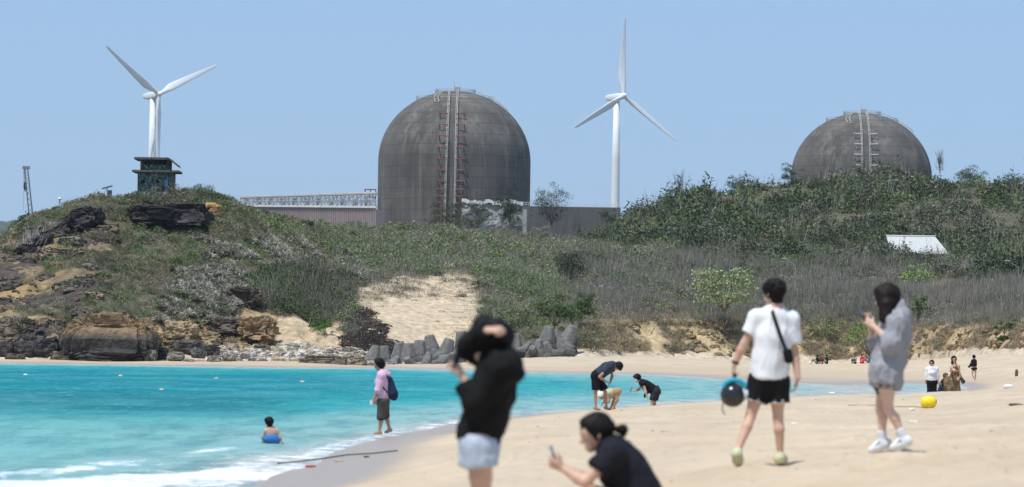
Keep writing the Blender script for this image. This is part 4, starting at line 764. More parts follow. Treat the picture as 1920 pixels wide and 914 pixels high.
# ------------------------------------------------------------------ containment domes
def dome(x, d, ztop, label, railcol, seed):
    s = FPX / d; base = np.array(G(x, d, 13.0)); t = empty("reactor_dome", base, label, "dome", "concrete domes of the power station")
    Hh = ztop - 13.0; Rr = 22.0; hd_ = 20.4; an = np.linspace(0, math.pi / 2, 40)
    pr = [(Rr, 0)] + [(Rr, (Hh - hd_) * k / 12) for k in range(1, 12)]
    dom = [(max(.01, Rr * math.cos(a_) ** 1.0), (Hh - hd_) + hd_ * math.sin(a_)) for a_ in an]
    prof = np.array(pr + dom)
    m = bpy.data.materials.new("dome_concrete"); m.use_nodes = True
    global n, l, tc
    n = m.node_tree.nodes; l = m.node_tree.links; b = n["Principled BSDF"]; tc = N("ShaderNodeTexCoord"); b.inputs["Roughness"].default_value = .9; b.inputs["Specular IOR Level"].default_value = .2
    c = ramp(noise(.07, 7, (1, 1, 1.2)), [(.3, (.068, .064, .058)), (.5, (.100, .094, .085)), (.7, (.140, .130, .114))])
    c = mixc(ramp(noise(.30, 7, (1, 1, .05), .75), [(.50, (0, 0, 0)), (.68, (.75, .75, .75))]), c, (.215, .20, .17))
    c = mixc(ramp(noise(.8, 6, (1, 1, .05), .7), [(.28, (.75, .75, .75)), (.45, (0, 0, 0))]), c, (.045, .045, .047))
    sx = N("ShaderNodeSeparateXYZ"); l.new(tc.outputs["Object"], sx.inputs[0])
    zz = mth('FRACT', mth('DIVIDE', sx.outputs[2], 3.1)); ln = mth('LESS_THAN', zz, .06)
    c = mixc(mth('MULTIPLY', ln, .5), c, (.04, .04, .04))
    ang = N("ShaderNodeMath", operation='ARCTAN2'); l.new(sx.outputs[1], ang.inputs[0]); l.new(sx.outputs[0], ang.inputs[1])
    pl = mth('FLOOR', mth('DIVIDE', sx.outputs[2], 3.1)); wn = N("ShaderNodeTexWhiteNoise", noise_dimensions='2D'); cb = N("ShaderNodeCombineXYZ"); l.new(mth('FLOOR', mth('MULTIPLY', ang.outputs[0], 6)), cb.inputs[0]); l.new(pl, cb.inputs[1]); l.new(cb.outputs[0], wn.inputs[0])
    mr = N("ShaderNodeMapRange"); l.new(wn.outputs[0], mr.inputs[0]); mr.inputs[3].default_value = .97; mr.inputs[4].default_value = 1.12
    x_ = N("ShaderNodeVectorMath", operation='MULTIPLY'); l.new(c, x_.inputs[0]); l.new(mr.outputs[0], x_.inputs[1]); l.new(x_.outputs[0], b.inputs["Base Color"])
    mb = MB(); mb.lathe(prof, 128, base); shell = mb.obj("shell", m, t, base, smooth=True)
    def onsurf(az, h, off):      # az measured from the direction facing the camera, + to the right
        rr = np.interp(h, prof[:, 1], prof[:, 0]) if h > prof[0, 1] else Rr
        k = np.searchsorted(prof[:, 1], h); k = min(max(k, 1), len(prof) - 1); dr = prof[k] - prof[k - 1]; nr = np.array([dr[1], -dr[0]]); nr = nr / np.linalg.norm(nr)
        rr = rr + nr[0] * off; return base + np.array([math.sin(az) * rr, -math.cos(az) * rr, h + nr[1] * off])
    white = MT("weathered_white_metal", (.42, .40, .37), rough=.7, var=.35, scale=1.5); bm = MT(*railcol[:1], railcol[1], rough=.6, var=.2, scale=1)
    hmax = Hh - 1.1; hs_ = np.concatenate([np.linspace(5, Hh - hd_, 10), (Hh - hd_) + hd_ * np.sin(np.linspace(.1, 1.3, 24))])
    nb_ = 0
    for lat, sgn in ((-2.0, -1), (1.0, 1)):
        mb = MB()
        def azh(h, ex=0, lat=lat):
            rr = float(np.interp(h, prof[:, 1], prof[:, 0])) if h > 0 else Rr; return math.asin(max(-.9, min(.9, (lat * (1 - .25 * h / Hh) - .55 * (1 - h / Hh) + ex) / rr)))
        for off, ex_ in ((.35, 0), (.9, -.2), (.9, .2)):
            mb.path([onsurf(azh(h, ex_), h, off) for h in hs_], .10, 4)
        for h in np.arange(6, (Hh - hd_) + hd_ * .93, 1.6): mb.tube(onsurf(azh(h), h, .1), onsurf(azh(h), h, 1.0), .11, n=4); mb.tube(onsurf(azh(h, -.22), h, .9), onsurf(azh(h, .22), h, .9), .12, n=4)
        mb.obj("track", white, t, base)
        for h in np.concatenate([np.arange(7, Hh - hd_ - 7, 1.9), np.arange(Hh - hd_ - 6.5, (Hh - hd_) + hd_ * .70, 3.1)]):
            q = MB(); a1 = azh(h, sgn * 2.2); p0 = onsurf(azh(h), h, 1.15); p1 = onsurf(a1, h, 1.5); p2 = onsurf(a1, h - 1.0, .05)
            q.tube(p0, p1, .13, n=4); q.tube(p1, onsurf(a1, h, .0), .09, n=4); q.tube(p1, p2, .09, n=4)
            q.obj("bracket", bm, t, base); nb_ += 1
    # ladders on the cap
    for azs in ((-.33, -.26),):
        mb = MB(); hs2 = (Hh - hd_) + hd_ * np.sin(np.linspace(.92, 1.4, 9))
        for a_ in azs: mb.path([onsurf(a_ * (1 + 1.2 * sstep(1.0, 0, (Hh - h) / 6)), h, .4) for h in hs2], .12, 4)
        for h in np.arange(hs2[0], hs2[-1], .9):
            k2 = 1 + 1.2 * sstep(1.0, 0, (Hh - h) / 6); mb.tube(onsurf(azs[0] * k2, h, .4), onsurf(azs[1] * k2, h, .4), .07, n=4)
        mb.obj("ladder", white, t, base)
    # guard rails round the crown
    for hf, nm in ((.965, "railing"), (.86, "railing")):
        h = (Hh - hd_) + hd_ * hf; mb = MB(); rr = float(np.interp(h, prof[:, 1], prof[:, 0])); K = 56
        aa = np.linspace(0, 2 * math.pi, K + 1)
        for up in (.6, 1.2): mb.path([base + [math.cos(a_) * rr, math.sin(a_) * rr, h + up] for a_ in aa], .045, 4)
        for a_ in aa[:-1]: mb.tube(base + [math.cos(a_) * rr, math.sin(a_) * rr, h - .3], base + [math.cos(a_) * rr, math.sin(a_) * rr, h + 1.2], .045, n=4)
        mb.obj(nm, white, t, base)
    mb = MB(); tp = base + [0, 0, Hh]; mb.tube(tp + [-.3, 0, -.3], tp + [-.3, 0, 3.4], .1, .04, 6); mb.box(tp + [.6, 0, .5], (1.6, 1.6, 1.4)); mb.obj("mast", white, t, base)
    mb = MB()
    for q in [(-.52, 24.5), (-.52, 22.6), (.24, 24.3), (.24, 22.5), (-.95, 24.4), (-.95, 22.5), (-.75, 22.5), (.6, 23)]:
        c_ = onsurf(q[0], q[1], .12); mb = MB(); mb.box(c_, (.5, .5, .5)); mb.obj("anchor_plate", white, t, base)
    # inspection walkway running down the right shoulder
    mb = MB(); hs3 = (Hh - hd_) + hd_ * np.sin(np.linspace(.75, 1.28, 12))
    for a_ in (1.15, 1.22): mb.path([onsurf(a_, h, .8) for h in hs3], .09, 4)
    for h in hs3: mb.tube(onsurf(1.15, h, .0), onsurf(1.15, h, .8), .06, n=4)
    mb.obj("ladder", white, t, base)
    return t
d1 = 1108.; z1 = float(yz(848, d1, 171)); dome(848, d1, z1, "dark streaked concrete dome with red brackets along its two vertical tracks", ("red_steel", (.22, .05, .048)), 1)
d2 = 1200.; z2 = float(yz(1612, d2, 212)); dome(1612, d2, z2, "grey concrete dome with white brackets rising behind the wooded hill at the right", ("white_steel", (.55, .53, .5)), 2)

# ------------------------------------------------------------------ wind turbines
WH = mat("turbine_white", (.74, .76, .77), rough=.35, spec=.4, var=.05, scale=.2)
def turbine(hx, hy, d, base_z, rot, label, yaw=40, tilt=5):
    s = FPX / d; hub = P(hx, hy, d); ya = math.radians(yaw); ti = math.radians(tilt)
    fwd = np.array([math.sin(ya) * math.cos(ti), -math.cos(ya) * math.cos(ti), math.sin(ti)])    # out of the rotor, to the right and to the camera
    rt = np.array([math.cos(ya), math.sin(ya), 0]); up = np.cross(rt, fwd); up *= np.sign(up[2])
    axis = hub - fwd * 4.6; b_ = np.array([axis[0], axis[1], base_z]); t = empty("wind_turbine", b_, label, "wind turbine", "white wind turbines")
    mb = MB(); hh = hub[2] - 1.6 - base_z; mb.lathe([(2.25, 0), (2.1, hh * .3), (1.75, hh * .7), (1.35, hh), (.01, hh)], 40, b_); mb.obj("tower", WH, t, b_, smooth=False)
    for pl in t.children[0].data.polygons: pl.use_smooth = True
    # nacelle: rounded box lofted along -fwd
    mb = MB(); secs = [(-1.2, .9, 1.0, .0), (-1.6, 1.35, 1.35, 0), (-4, 1.6, 1.55, 0), (-8, 1.6, 1.5, .05), (-10.6, 1.45, 1.15, .3), (-11.2, 1.1, .8, .45)]; rings = []; K = 20
    for o_, w, h, dz in secs:
        an = np.arange(K) * 2 * math.pi / K; cx = np.sign(np.cos(an)) * np.abs(np.cos(an)) ** .45 * w; cz = np.sign(np.sin(an)) * np.abs(np.sin(an)) ** .45 * h + dz
        rings.append(hub + fwd * o_ + rt * cx[:, None] + up * cz[:, None])
    v = np.concatenate(rings + [hub + fwd * -1.2 + np.zeros((1, 3)), hub + fwd * -11.2 + up * .4 + np.zeros((1, 3))]); i = np.arange(K); j = (i + 1) % K; f = np.concatenate([np.stack([k * K + i, k * K + j, (k + 1) * K + j, (k + 1) * K + i], 1) for k in range(5)])
    nac = mesh_obj("nacelle", v, [f, np.stack([j, i, i * 0 + 6 * K], 1), np.stack([i + 5 * K, j + 5 * K, i * 0 + 6 * K + 1], 1)], WH, t, origin=b_, smooth=True)
    mb = MB(); q = hub + fwd * -10 + up * 1.6; mb.tube(q, q + up * 1.6, .07, n=6); mb.box(q + fwd * 2, (.9, .9, .5)); mb.obj("wind_vane", WH, t, b_)
    # spinner
    mb = MB(); K = 20; rings = []
    for o_, r_ in ((-1.3, 1.15), (-.6, 1.4), (.4, 1.35), (1.2, .95), (1.75, .35), (1.85, .01)):
        an = np.arange(K) * 2 * math.pi / K; rings.append(hub + fwd * o_ + (rt * np.cos(an)[:, None] + up * np.sin(an)[:, None]) * r_)
    i = np.arange(K); j = (i + 1) % K; mesh_obj("hub", np.concatenate(rings), np.concatenate([np.stack([k * K + i, k * K + j, (k + 1) * K + j, (k + 1) * K + i], 1) for k in range(5)]), WH, t, origin=b_, smooth=True)
    for k in range(3):
        th = math.radians(rot + 120 * k); sd = rt * math.sin(th) + up * math.cos(th); tg = rt * math.cos(th) - up * math.sin(th); rings = []; K = 18
        for fr in np.concatenate([[0, .03, .06, .1, .14, .18, .22], np.linspace(.28, .97, 14), [.99, 1.0]]):
            L_ = 1.0 + fr * 34.2; ch = np.interp(fr, [0, .06, .2, .6, .95, .99, 1], [1.8, 2.0, 3.7, 2.4, 1.25, .8, .2]); th_ = np.interp(fr, [0, .06, .2, .6, 1], [1.7, 1.6, .85, .35, .12]); tw = math.radians(np.interp(fr, [0, .2, .6, 1], [22, 18, 7, 2]) + 4)
            off = np.interp(fr, [0, .06, .2, 1], [0, 0, .55, .15]); an = np.arange(K) * 2 * math.pi / K
            e1 = tg * math.cos(tw) + fwd * math.sin(tw); e2 = -tg * math.sin(tw) + fwd * math.cos(tw); cx = np.cos(an) * ch / 2; cx = cx - off; cy = np.sin(an) * th_ / 2 * (1 - .35 * np.cos(an) * (fr > .1) * -1)
            rings.append(hub + sd * L_ + fwd * (1.6 * fr ** 2) + e1 * cx[:, None] + e2 * cy[:, None])
        i = np.arange(K); j = (i + 1) % K; nS = len(rings)
        mesh_obj("blade", np.concatenate(rings), np.concatenate([np.stack([q * K + i, q * K + j, (q + 1) * K + j, (q + 1) * K + i], 1) for q in range(nS - 1)]), WH, t, origin=b_, smooth=True)
    return t
turbine(1169, 180, 1720, 22, 3, "white wind turbine between the two domes with one blade pointing straight up")
turbine(298, 177, 1740, 22, 65, "white wind turbine rising behind the camouflaged watchtower with one blade pointing down")

# ------------------------------------------------------------------ turbine hall with lattice roof frame
PK = mat("pink_cladding", (.34, .275, .265), rough=.8, var=.12, scale=.4, vs=(6, 6, .05)); ST = MT("galvanised_steel", (.45, .46, .48), rough=.6, var=.2, scale=.6); WT = MT("pale_cap", (.72, .70, .66), rough=.7, var=.1, scale=.5)
def bld(a, b_, z0, z1, thick, mat_, name, t, org):
    w = b_ - a; L_ = np.linalg.norm(w[:2]); rz = math.atan2(w[1], w[0]); mb = MB(); mb.box([(a[0] + b_[0]) / 2, (a[1] + b_[1]) / 2 + thick / 2, (z0 + z1) / 2], (L_, thick, z1 - z0), rz); return mb.obj(name, mat_, t, org)
dA, dB = 1004., 1000.
A = G(446, dA, 0); B = G(702, dB, 0); zt0 = float(yz(446, dA, 388)); zt1 = float(yz(702, dB, 390)); zr = (zt0 + zt1) / 2
t = empty("turbine_hall", [A[0], A[1], 13], "long pinkish hall with a steel lattice frame along its roof", "building"); org = np.array(t.location)
bld(A, B, 13, zr, 24, PK, "wall", t, org)
w = B - A; mb = MB()
for k in range(64):   # cladding ribs
    q = A + w * (k + .5) / 64; mb.box([q[0], q[1] - .12, (13 + zr) / 2], (.28, .28, zr - 13))
mb.obj("cladding_ribs", PK, t, org)
bld(A + [0, -.6, 0], B + [0, -.6, 0], zr + .003, zr + .45, 3, WT, "parapet", t, org)
zt = float(yz(702, dB, 364)) - .3; ztop = lambda f_: float(yz(446, dA, 371)) * (1 - f_) + float(yz(702, dB, 363)) * f_
NB = 17
for k in range(NB):
    f0, f1 = k / NB, (k + 1) / NB; a = A + w * f0; b_ = A + w * f1; zl = zr + .5; z0_, z1_ = ztop(f0), ztop(f1)
    for off in (-.2, 3.2):
        mb = MB(); o_ = np.array([0, off, 0]); p00, p10, p01, p11 = [np.array([*q[:2], z_]) + o_ for q, z_ in ((a, zl), (b_, zl), (a, z0_), (b_, z1_))]
        mb.tube(p00, p01, .12, n=4); mb.tube(p01, p11, .14, n=4); mb.tube(p00, p11, .08, n=4); mb.tube(p01, p10, .08, n=4); zm = (zl + z0_) / 2; mb.tube([a[0], a[1] + off, zm], [b_[0], b_[1] + off, zm], .07, n=4)
        m0 = (p01 + p11) / 2; mb.tube(m0, (p00 + p10) / 2, .07, n=4); mb.tube(m0, p00, .06, n=4); mb.tube(m0, p10, .06, n=4)
        mb.obj("lattice_panel", ST, t, org)
mb = MB()
for k in range(NB):
    a = A + w * (k + .05) / NB; b_ = A + w * (k + .95) / NB; z_ = (ztop(k / NB) + ztop((k + 1) / NB)) / 2; mb.box([(a[0] + b_[0]) / 2, (a[1] + b_[1]) / 2 + 1.5, z_ + .32], (np.linalg.norm(b_ - a), 3.6, .28), math.atan2(w[1], w[0]))
mb.obj("frame_cap", WT, t, org)
mb = MB()
for k in range(11):
    q = A + w * (k * 1.5 + .8) / NB; mb = MB(); mb.box([q[0], q[1] + 1.5, zr + 1.5], (1.3, 1.0, 1.6)); mb.obj("fan_unit", MT("grey_plant", (.3, .31, .32)), t, org)
# red gantry against the dome
RS = MT("red_steel", (.22, .05, .048)); o_ = G(694, 1010, zr); t = empty("access_gantry", o_, "small red steel platform between the lattice frame and the big dome", "platform"); org = np.array(t.location)
zp = float(yz(694, 1010, 370)); mb = MB(); mb.box([o_[0], o_[1], zp], (3.0, 2.4, .35)); mb.obj("platform", RS, t, org)
mb = MB()
for sx_ in (-1.4, 0, 1.4):
    for sy_ in (-1.1, 1.1): mb.tube([o_[0] + sx_, o_[1] + sy_, zp], [o_[0] + sx_, o_[1] + sy_, zp + 2.0], .1, n=4)
for zz_ in (1.0, 2.0):
    for sy_ in (-1.1, 1.1): mb.tube([o_[0] - 1.4, o_[1] + sy_, zp + zz_], [o_[0] + 1.4, o_[1] + sy_, zp + zz_], .09, n=4)
mb.obj("railing", RS, t, org); mb = MB()
for sx_ in (-1.3, 1.3): mb.tube([o_[0] + sx_, o_[1], zr], [o_[0] + sx_, o_[1], zp], .16, n=4)
mb.tube([o_[0] - 1.3, o_[1], zr], [o_[0] + 1.3, o_[1], zp], .1, n=4); mb.tube([o_[0] + 1.3, o_[1], zr], [o_[0] - 1.3, o_[1], zp], .1, n=4); mb.obj("leg", RS, t, org)
# plain grey block right of the dome
GC = mat("grey_concrete_block", (.105, .102, .10), rough=.9, var=.3, scale=.5, vs=(1, 1, .2)); A = G(968, 1060, 0); B = G(1160, 1060, 0); zb_ = float(yz(1060, 1060, 388))
t = empty("service_building", [A[0], A[1], 13], "low flat grey concrete block between the big dome and the right turbine", "building"); org = np.array(t.location)
bld(A, B, 13, zb_, 20, GC, "wall", t, org); mb = MB(); w = B - A
for k in range(41): q = A + w * k / 40; mb.tube([q[0], q[1] + .4, zb_], [q[0], q[1] + .4, zb_ + 1.1], .04, n=4)
for u_ in (.55, 1.1): mb.tube([A[0], A[1] + .4, zb_ + u_], [B[0], B[1] + .4, zb_ + u_], .05, n=4)
mb.obj("railing", MT("rail_white", (.6, .6, .58)), t, org)
bld(G(976, 1055, 0), G(984, 1055, 0), 13, zb_ - 1, 2, MT("pale_pier", (.32, .32, .31), var=.2, scale=.6), "pier", t, org)
# white topped wall
RW = mat("ruined_wall", (.30, .295, .28), rough=.95, var=.5, scale=1.1, bump=1, bscale=1.5, dist=.4, det=8); A = G(862, 600, 0); B = G(976, 600, 0); zw = float(yz(920, 600, 381)); zb0 = float(yz(920, 600, 450))
t = empty("ruined_building", [A[0], A[1], zb0], "pale overgrown wall with a ragged white top before the big dome", "building"); org = np.array(t.location)
nx, nz_ = 60, 30; gx = np.linspace(0, 1, nx); gz = np.linspace(0, 1, nz_); GX, GZ = np.meshgrid(gx, gz); base_p = A[None, None] + (B - A)[None, None] * GX[..., None]; topz = zw + .5 * fbm(np.stack([GX * 14, GX * 0, GX * 0], -1), 3)
fr_ = base_p.copy(); fr_[..., 2] = zb0 + (topz - zb0) * GZ; fr_[..., 1] += -.4 + .5 * fbm(fr_ * .8, 4); bk = fr_.copy(); bk[..., 1] = base_p[..., 1] + 3
fa = grid_faces(nz_, nx); v = np.concatenate([fr_.reshape(-1, 3), bk.reshape(-1, 3)]); q = np.arange(nx * nz_).reshape(nz_, nx); e = [q[-1], q[:, 0], q[:, -1]]; sf = np.concatenate([np.stack([k[:-1], k[1:], k[1:] + nx * nz_, k[:-1] + nx * nz_], 1) for k in e])
mesh_obj("wall", v, np.concatenate([fa, fa[:, ::-1] + nx * nz_, sf]), RW, t, origin=org)
mb = MB()
for k in range(26):
    q_ = A + (B - A) * (k + .5) / 26; zq = zw + .5 * fbm(np.array([[(k + .5) / 26 * 14, 0, 0]]), 3)[0]; mb.box([q_[0], q_[1] + 1.0, zq + .18], (.40, 3.2, .45 + .2 * rng.random()))
mb.obj("coping", MT("white_coping", (.75, .74, .70), var=.15, scale=1), t, org)
p = np.stack([rng.uniform(A[0], B[0], 260), A[1] - .8 + rng.uniform(-.4, .2, 260), zb0 + (zw - zb0) * rng.random(260) ** 1.2], 1); p = p[fbm(p * .5, 2) > -.1]
mesh_v = scatter("climbing_vines", [t_leaf(60, .8, .9, .3, .1, 61)], p, rng.uniform(.4, .8, len(p)), pick([(.11, .12, .07), (.16, .16, .11), (.25, .24, .2)], len(p), rng), LM, 3); tag(mesh_v, "straggling grey green vines hanging on the white topped wall", "vines", kind='stuff')

# ------------------------------------------------------------------ shed
RFM = mat("pale_roof", (.50, .51, .49), rough=.6, var=.12, scale=1.2, vs=(8, 1, 1)); d_ = 556.; a = P(1662, 443, d_); b_ = P(1752, 446, d_ + 1); c = P(1774, 474, d_ - 3.2); zr_ = a[2]
dz = 2.5; dy = 3.6; L_ = b_[0] - a[0]; t = empty("shed", [a[0], a[1], a[2] - 5], "pale roofed shed half hidden in the scrub under the right hill", "shed"); org = np.array(t.location)
mb = MB(); v = []
for sgn in (-1, 1):
    p0, p1 = a + [0, 0, 0], b_ + [0, 0, 0]; p1 = np.array([p1[0], p0[1], p0[2]]); e0 = p0 + [.35 if sgn < 0 else 0, sgn * dy, -dz]; e1 = p1 + [1.6, sgn * dy, -dz]
    q = np.array([p0, p1, e1, e0]); mb.add(np.concatenate([q, q - [0, 0, .12]]), [[0, 1, 2, 3], [7, 6, 5, 4], [0, 4, 5, 1], [1, 5, 6, 2], [2, 6, 7, 3], [3, 7, 4, 0]])
mb.obj("roof", RFM, t, org); mb = MB(); mb.tube(a + [-.05, 0, .06], [b_[0] + .05, a[1], a[2] + .06], .12, n=6); mb.obj("ridge_cap", MT("rail_white", (.6, .6, .58)), t, org)
mb = MB(); mb.box([a[0] + L_ / 2 + .5, a[1], a[2] - dz - 1.5], (L_ - .2, 2 * dy - .8, 3.0)); mb.obj("wall", MT("shed_wall", (.3, .3, .28), var=.2), t, org)
# ------------------------------------------------------------------ watchtower
CAMO = bpy.data.materials.new("camouflage_paint"); CAMO.use_nodes = True; n = CAMO.node_tree.nodes; l = CAMO.node_tree.links; b = n["Principled BSDF"]; tc = N("ShaderNodeTexCoord"); b.inputs["Roughness"].default_value = .85
w1 = N("ShaderNodeTexNoise"); w1.inputs["Scale"].default_value = 1.3; w1.inputs["Detail"].default_value = 1.5; w1.inputs["Distortion"].default_value = 2.2
mp = N("ShaderNodeMapping"); mp.inputs[3].default_value = (1.6, 1.6, .7); l.new(tc.outputs["Object"], mp.inputs[0]); l.new(mp.outputs[0], w1.inputs[0])
r1 = N("ShaderNodeValToRGB"); l.new(w1.outputs[0], r1.inputs[0]); r1.color_ramp.interpolation = 'CONSTANT'
stops = [(0, (.02, .05, .045)), (.42, (.04, .12, .10)), (.48, (.34, .46, .36)), (.535, (.022, .05, .045)), (.60, (.06, .13, .09)), (.66, (.014, .028, .03))]
while len(r1.color_ramp.elements) < len(stops): r1.color_ramp.elements.new(.5)
for e, (p_, c_) in zip(r1.color_ramp.elements, stops): e.position = p_; e.color = (*c_, 1)
sx = N("ShaderNodeSeparateXYZ"); l.new(tc.outputs["Object"], sx.inputs[0])
lo = mth('MULTIPLY', mth('LESS_THAN', sx.outputs[2], 1.25), mth('GREATER_THAN', w1.outputs[0], .5)); cc = mixc(lo, r1.outputs[0], (.36, .50, .38)); cc = mixc(mth('MULTIPLY', noise(4, 6), .5), cc, (.07, .08, .075)); l.new(cc, b.inputs["Base Color"])
OC = mat("mossy_concrete", (.105, .10, .085), rough=.95, var=.55, scale=3, bump=.6, bscale=6, dist=.05)
d_ = 408.; sc_ = FPX / d_; cx_ = G(286, d_, 0)[0]; zb_ = float(yz(284, d_, 372)); t = empty("watchtower", [cx_, d_, zb_ - .6], "square camouflage painted watchtower with a flat overhanging slab roof", "watchtower"); org = np.array(t.location)
def zy(y): return float(yz(284, d_, y))
mb = MB(); zA, zBz = zb_ - .6, zy(324); mb.box([cx_ - .02, d_ + 1.7, (zA + zBz) / 2], (3.75, 3.4, zBz - zA)); mb.obj("wall", CAMO, t, org)
mb = MB(); mb.box([cx_ + .05, d_ + 1.6, zy(321.5)], (4.95, 4.6, .22)); mb.obj("lower_slab", OC, t, org)
zl, zh = zy(319.5), zy(300)
mb = MB(); mb.box([cx_ - .0, d_ + .35, (zl + zy(309)) / 2], (2.7, .16, zy(309) - zl)); mb.box([cx_ - .0, d_ + 3.0, (zl + zh) / 2], (2.9, .16, zh - zl)); mb.box([cx_ + 1.42, d_ + 1.7, (zl + zh) / 2], (.14, 2.4, zh - zl)); mb.obj("parapet", CAMO, t, org)
for px_ in (-1.5, 1.28):
    for py_ in (.33, 3.1): mb = MB(); mb.box([cx_ + px_, d_ + py_, (zl + zh) / 2], (.28, .28, zh - zl)); mb.obj("pillar", OC, t, org)
mb = MB(); z0_ = zh + .0; rf = np.array([[-2.25, -.5, .10], [2.0, -.5, .10], [2.45, 3.9, -.02], [-1.6, 3.9, .08]]) + [cx_, d_, z0_]; 
# roof slab: sags to the right at the front corner
rf = np.array([[-2.2, -.7, .02], [1.75, -.7, -.25], [2.5, 1.6, -.72], [2.3, 4.0, .25], [-1.9, 4.0, .3], [-2.4, 1.4, .32]]) + [cx_, d_, z0_ + .25]
rf[:, 2] = np.array([-.12, -.12, -.12, .10, .10, .10]) + z0_ + .25
mb = MB(); mb.box([cx_ - .42, d_ + 1.6, z0_ + .13], (3.62, 4.6, .24)); mb.obj("roof_slab", OC, t, org)
mb = MB(); c0 = np.array([cx_ + 1.9, d_ + 1.2, z0_ + .02]); q = np.array([[-.05, -1.9, .24], [.95, -1.4, -.55], [.95, 2.2, -.55], [-.05, 2.7, .24]]) + [cx_ + 1.42, d_ + 1.2, z0_ + .02]
mb.add(np.concatenate([q, q - [0, 0, .16]]), [[0, 1, 2, 3], [7, 6, 5, 4], [0, 4, 5, 1], [1, 5, 6, 2], [2, 6, 7, 3], [3, 7, 4, 0]]); mb.obj("sagging_eave", OC, t, org)
yf = d_ - .012
def patch(pts, col_, nm): mesh_obj(nm, np.array([[cx_ + a_, yf, zb_ + b__] for a_, b__ in pts]), [[list(range(len(pts)))]], MT("mural_" + nm, col_, var=.3, scale=5), t, origin=org)
patch([(.55, .2), (.6, 1.15), (.9, 1.5), (1.2, 1.3), (1.8, 1.5), (1.83, .2)], (.085, .055, .075), "mural_body"); yf -= .012
patch([(.78, .1), (.9, .62), (1.12, .9), (1.38, .55), (1.6, .1)], (.30, .38, .50), "mural_collar"); patch([(.98, 1.3), (.95, 1.75), (1.05, 2.05), (1.32, 2.05), (1.4, 1.75), (1.35, 1.3), (1.18, 1.12)], (.12, .32, .42), "mural_face")
for i, (a_, b__) in enumerate(((-1.3, 1.75), (.25, 1.8))):
    mb = MB(); mb.tube([cx_ + a_, d_ - .02, zb_ + b__], [cx_ + a_, d_ + .1, zb_ + b__], .16, n=12); mb.obj("gun_port", MT("black_void", (.01, .01, .01)), t, org)
# ------------------------------------------------------------------ crane, solar post, antenna, lamp
d_ = 640.; a = P(60, 400, d_); tp = P(49, 316, d_); t = empty("crane_boom", a - [0, 0, 2], "thin steel crane boom leaning above the left end of the headland", "crane"); org = np.array(t.location)
SG = MT("crane_steel", (.22, .23, .24), rough=.5); mb = MB(); wv_ = tp - a
for o1 in ((-.32, -.25), (.32, -.25), (.32, .25), (-.32, .25)): mb.tube(a + [o1[0], o1[1], -2], tp + [o1[0] * .8, o1[1], 0], .09, .07, n=4)
for k in range(16): f0, f1 = k / 16, (k + 1) / 16; s_ = (-1) ** k; mb.tube(a + wv_ * f0 + [.3 * s_, -.25, 0], a + wv_ * f1 + [-.3 * s_, -.25, 0], .05, n=4)
mb.obj("boom", SG, t, org); mb = MB(); mb.box(tp + [0, 0, .1], (1.2, .6, .45)); mb.tube(tp + [-.5, 0, .2], tp + [.5, 0, .2], .22, n=8); mb.obj("head_sheave", SG, t, org)
hk = P(47, 352, d_); mb = MB(); mb.tube(tp + [-.4, 0, 0], hk, .035, n=4); mb.tube(tp + [-.4, 0, 0], P(44, 395, d_), .02, n=4); mb.obj("cable", SG, t, org)
mb = MB(); mb.tube(hk + [0, 0, .9], hk, .22, .3, n=8); mb.tube(hk, hk - [0, 0, .7], .22, .05, n=8); mb.obj("hook_block", MT("dark_steel", (.03, .035, .04)), t, org)
d_ = 405.; a = P(201, 376, d_); t = empty("solar_monitor", a, "small solar panel on a post with a grey box, left of the watchtower", "solar panel"); org = np.array(t.location)
mb = MB(); mb.tube(a - [0, 0, .5], P(201, 353, d_), .045, n=6); mb.tube(a + [-.7, 0, -.3], P(199, 355, d_), .02, n=4); mb.obj("post", SG, t, org)
mb = MB(); c0 = P(201, 351.5, d_); M3 = Matrix.Rotation(-.28, 3, 'Y') @ Matrix.Rotation(.25, 3, 'X'); mb.box(c0, (1.15, .7, .05), M=np.array(M3)); mb.obj("panel", MT("panel_dark", (.03, .035, .05), rough=.3), t, org)
mb = MB(); mb.box(P(206, 363.5, d_), (.42, .25, .72)); mb.obj("equipment_box", MT("box_grey", (.2, .18, .16), var=.2), t, org)
a = P(112, 388, d_); t = empty("antenna_dome", a, "tiny white dome on a tripod standing on the left shoulder of the headland", "antenna"); org = np.array(t.location); tp = P(112, 374, d_)
mb = MB(); mb.tube(a - [0, 0, .4], tp, .03, n=4); mb.tube(a + [-.25, 0, -.4], tp, .02, n=4); mb.tube(a + [.5, 0, -.4], tp, .015, n=4); mb.obj("tripod", SG, t, org)
mb = MB(); mb.lathe([(.01, -.08), (.2, -.05), (.21, .05), (.15, .17), (.01, .22)], 16, tp); mb.obj("radome", WT, t, org, smooth=True)
d_ = 440.; a = P(1491, 545, d_); t = empty("street_lamp", a, "slim pale lamp post with a bent arm in the scrub above the man's right shoulder", "street lamp"); org = np.array(t.location)
mb = MB(); mb.path([a, P(1491, 500, d_), P(1488, 496, d_), P(1472, 485, d_)], .024, 6); mb.obj("post", MT("lamp_grey", (.45, .45, .43)), t, org); mb = MB(); mb.box(P(1471, 485, d_), (.6, .25, .12)); mb.obj("lamp_head", MT("lamp_grey", (.45, .45, .43)), t, org)
a = P(1910, 530, d_); t = empty("street_lamp", a, "lamp arm poking out of the scrub at the right edge", "street lamp"); org = np.array(t.location)
mb = MB(); mb.path([a, P(1910, 502, d_), P(1890, 490, d_)], .024, 6); mb.obj("post", MT("lamp_grey", (.45, .45, .43)), t, org); mb = MB(); mb.box(P(1889, 489, d_), (.6, .25, .12)); mb.obj("lamp_head", MT("lamp_grey", (.45, .45, .43)), t, org)

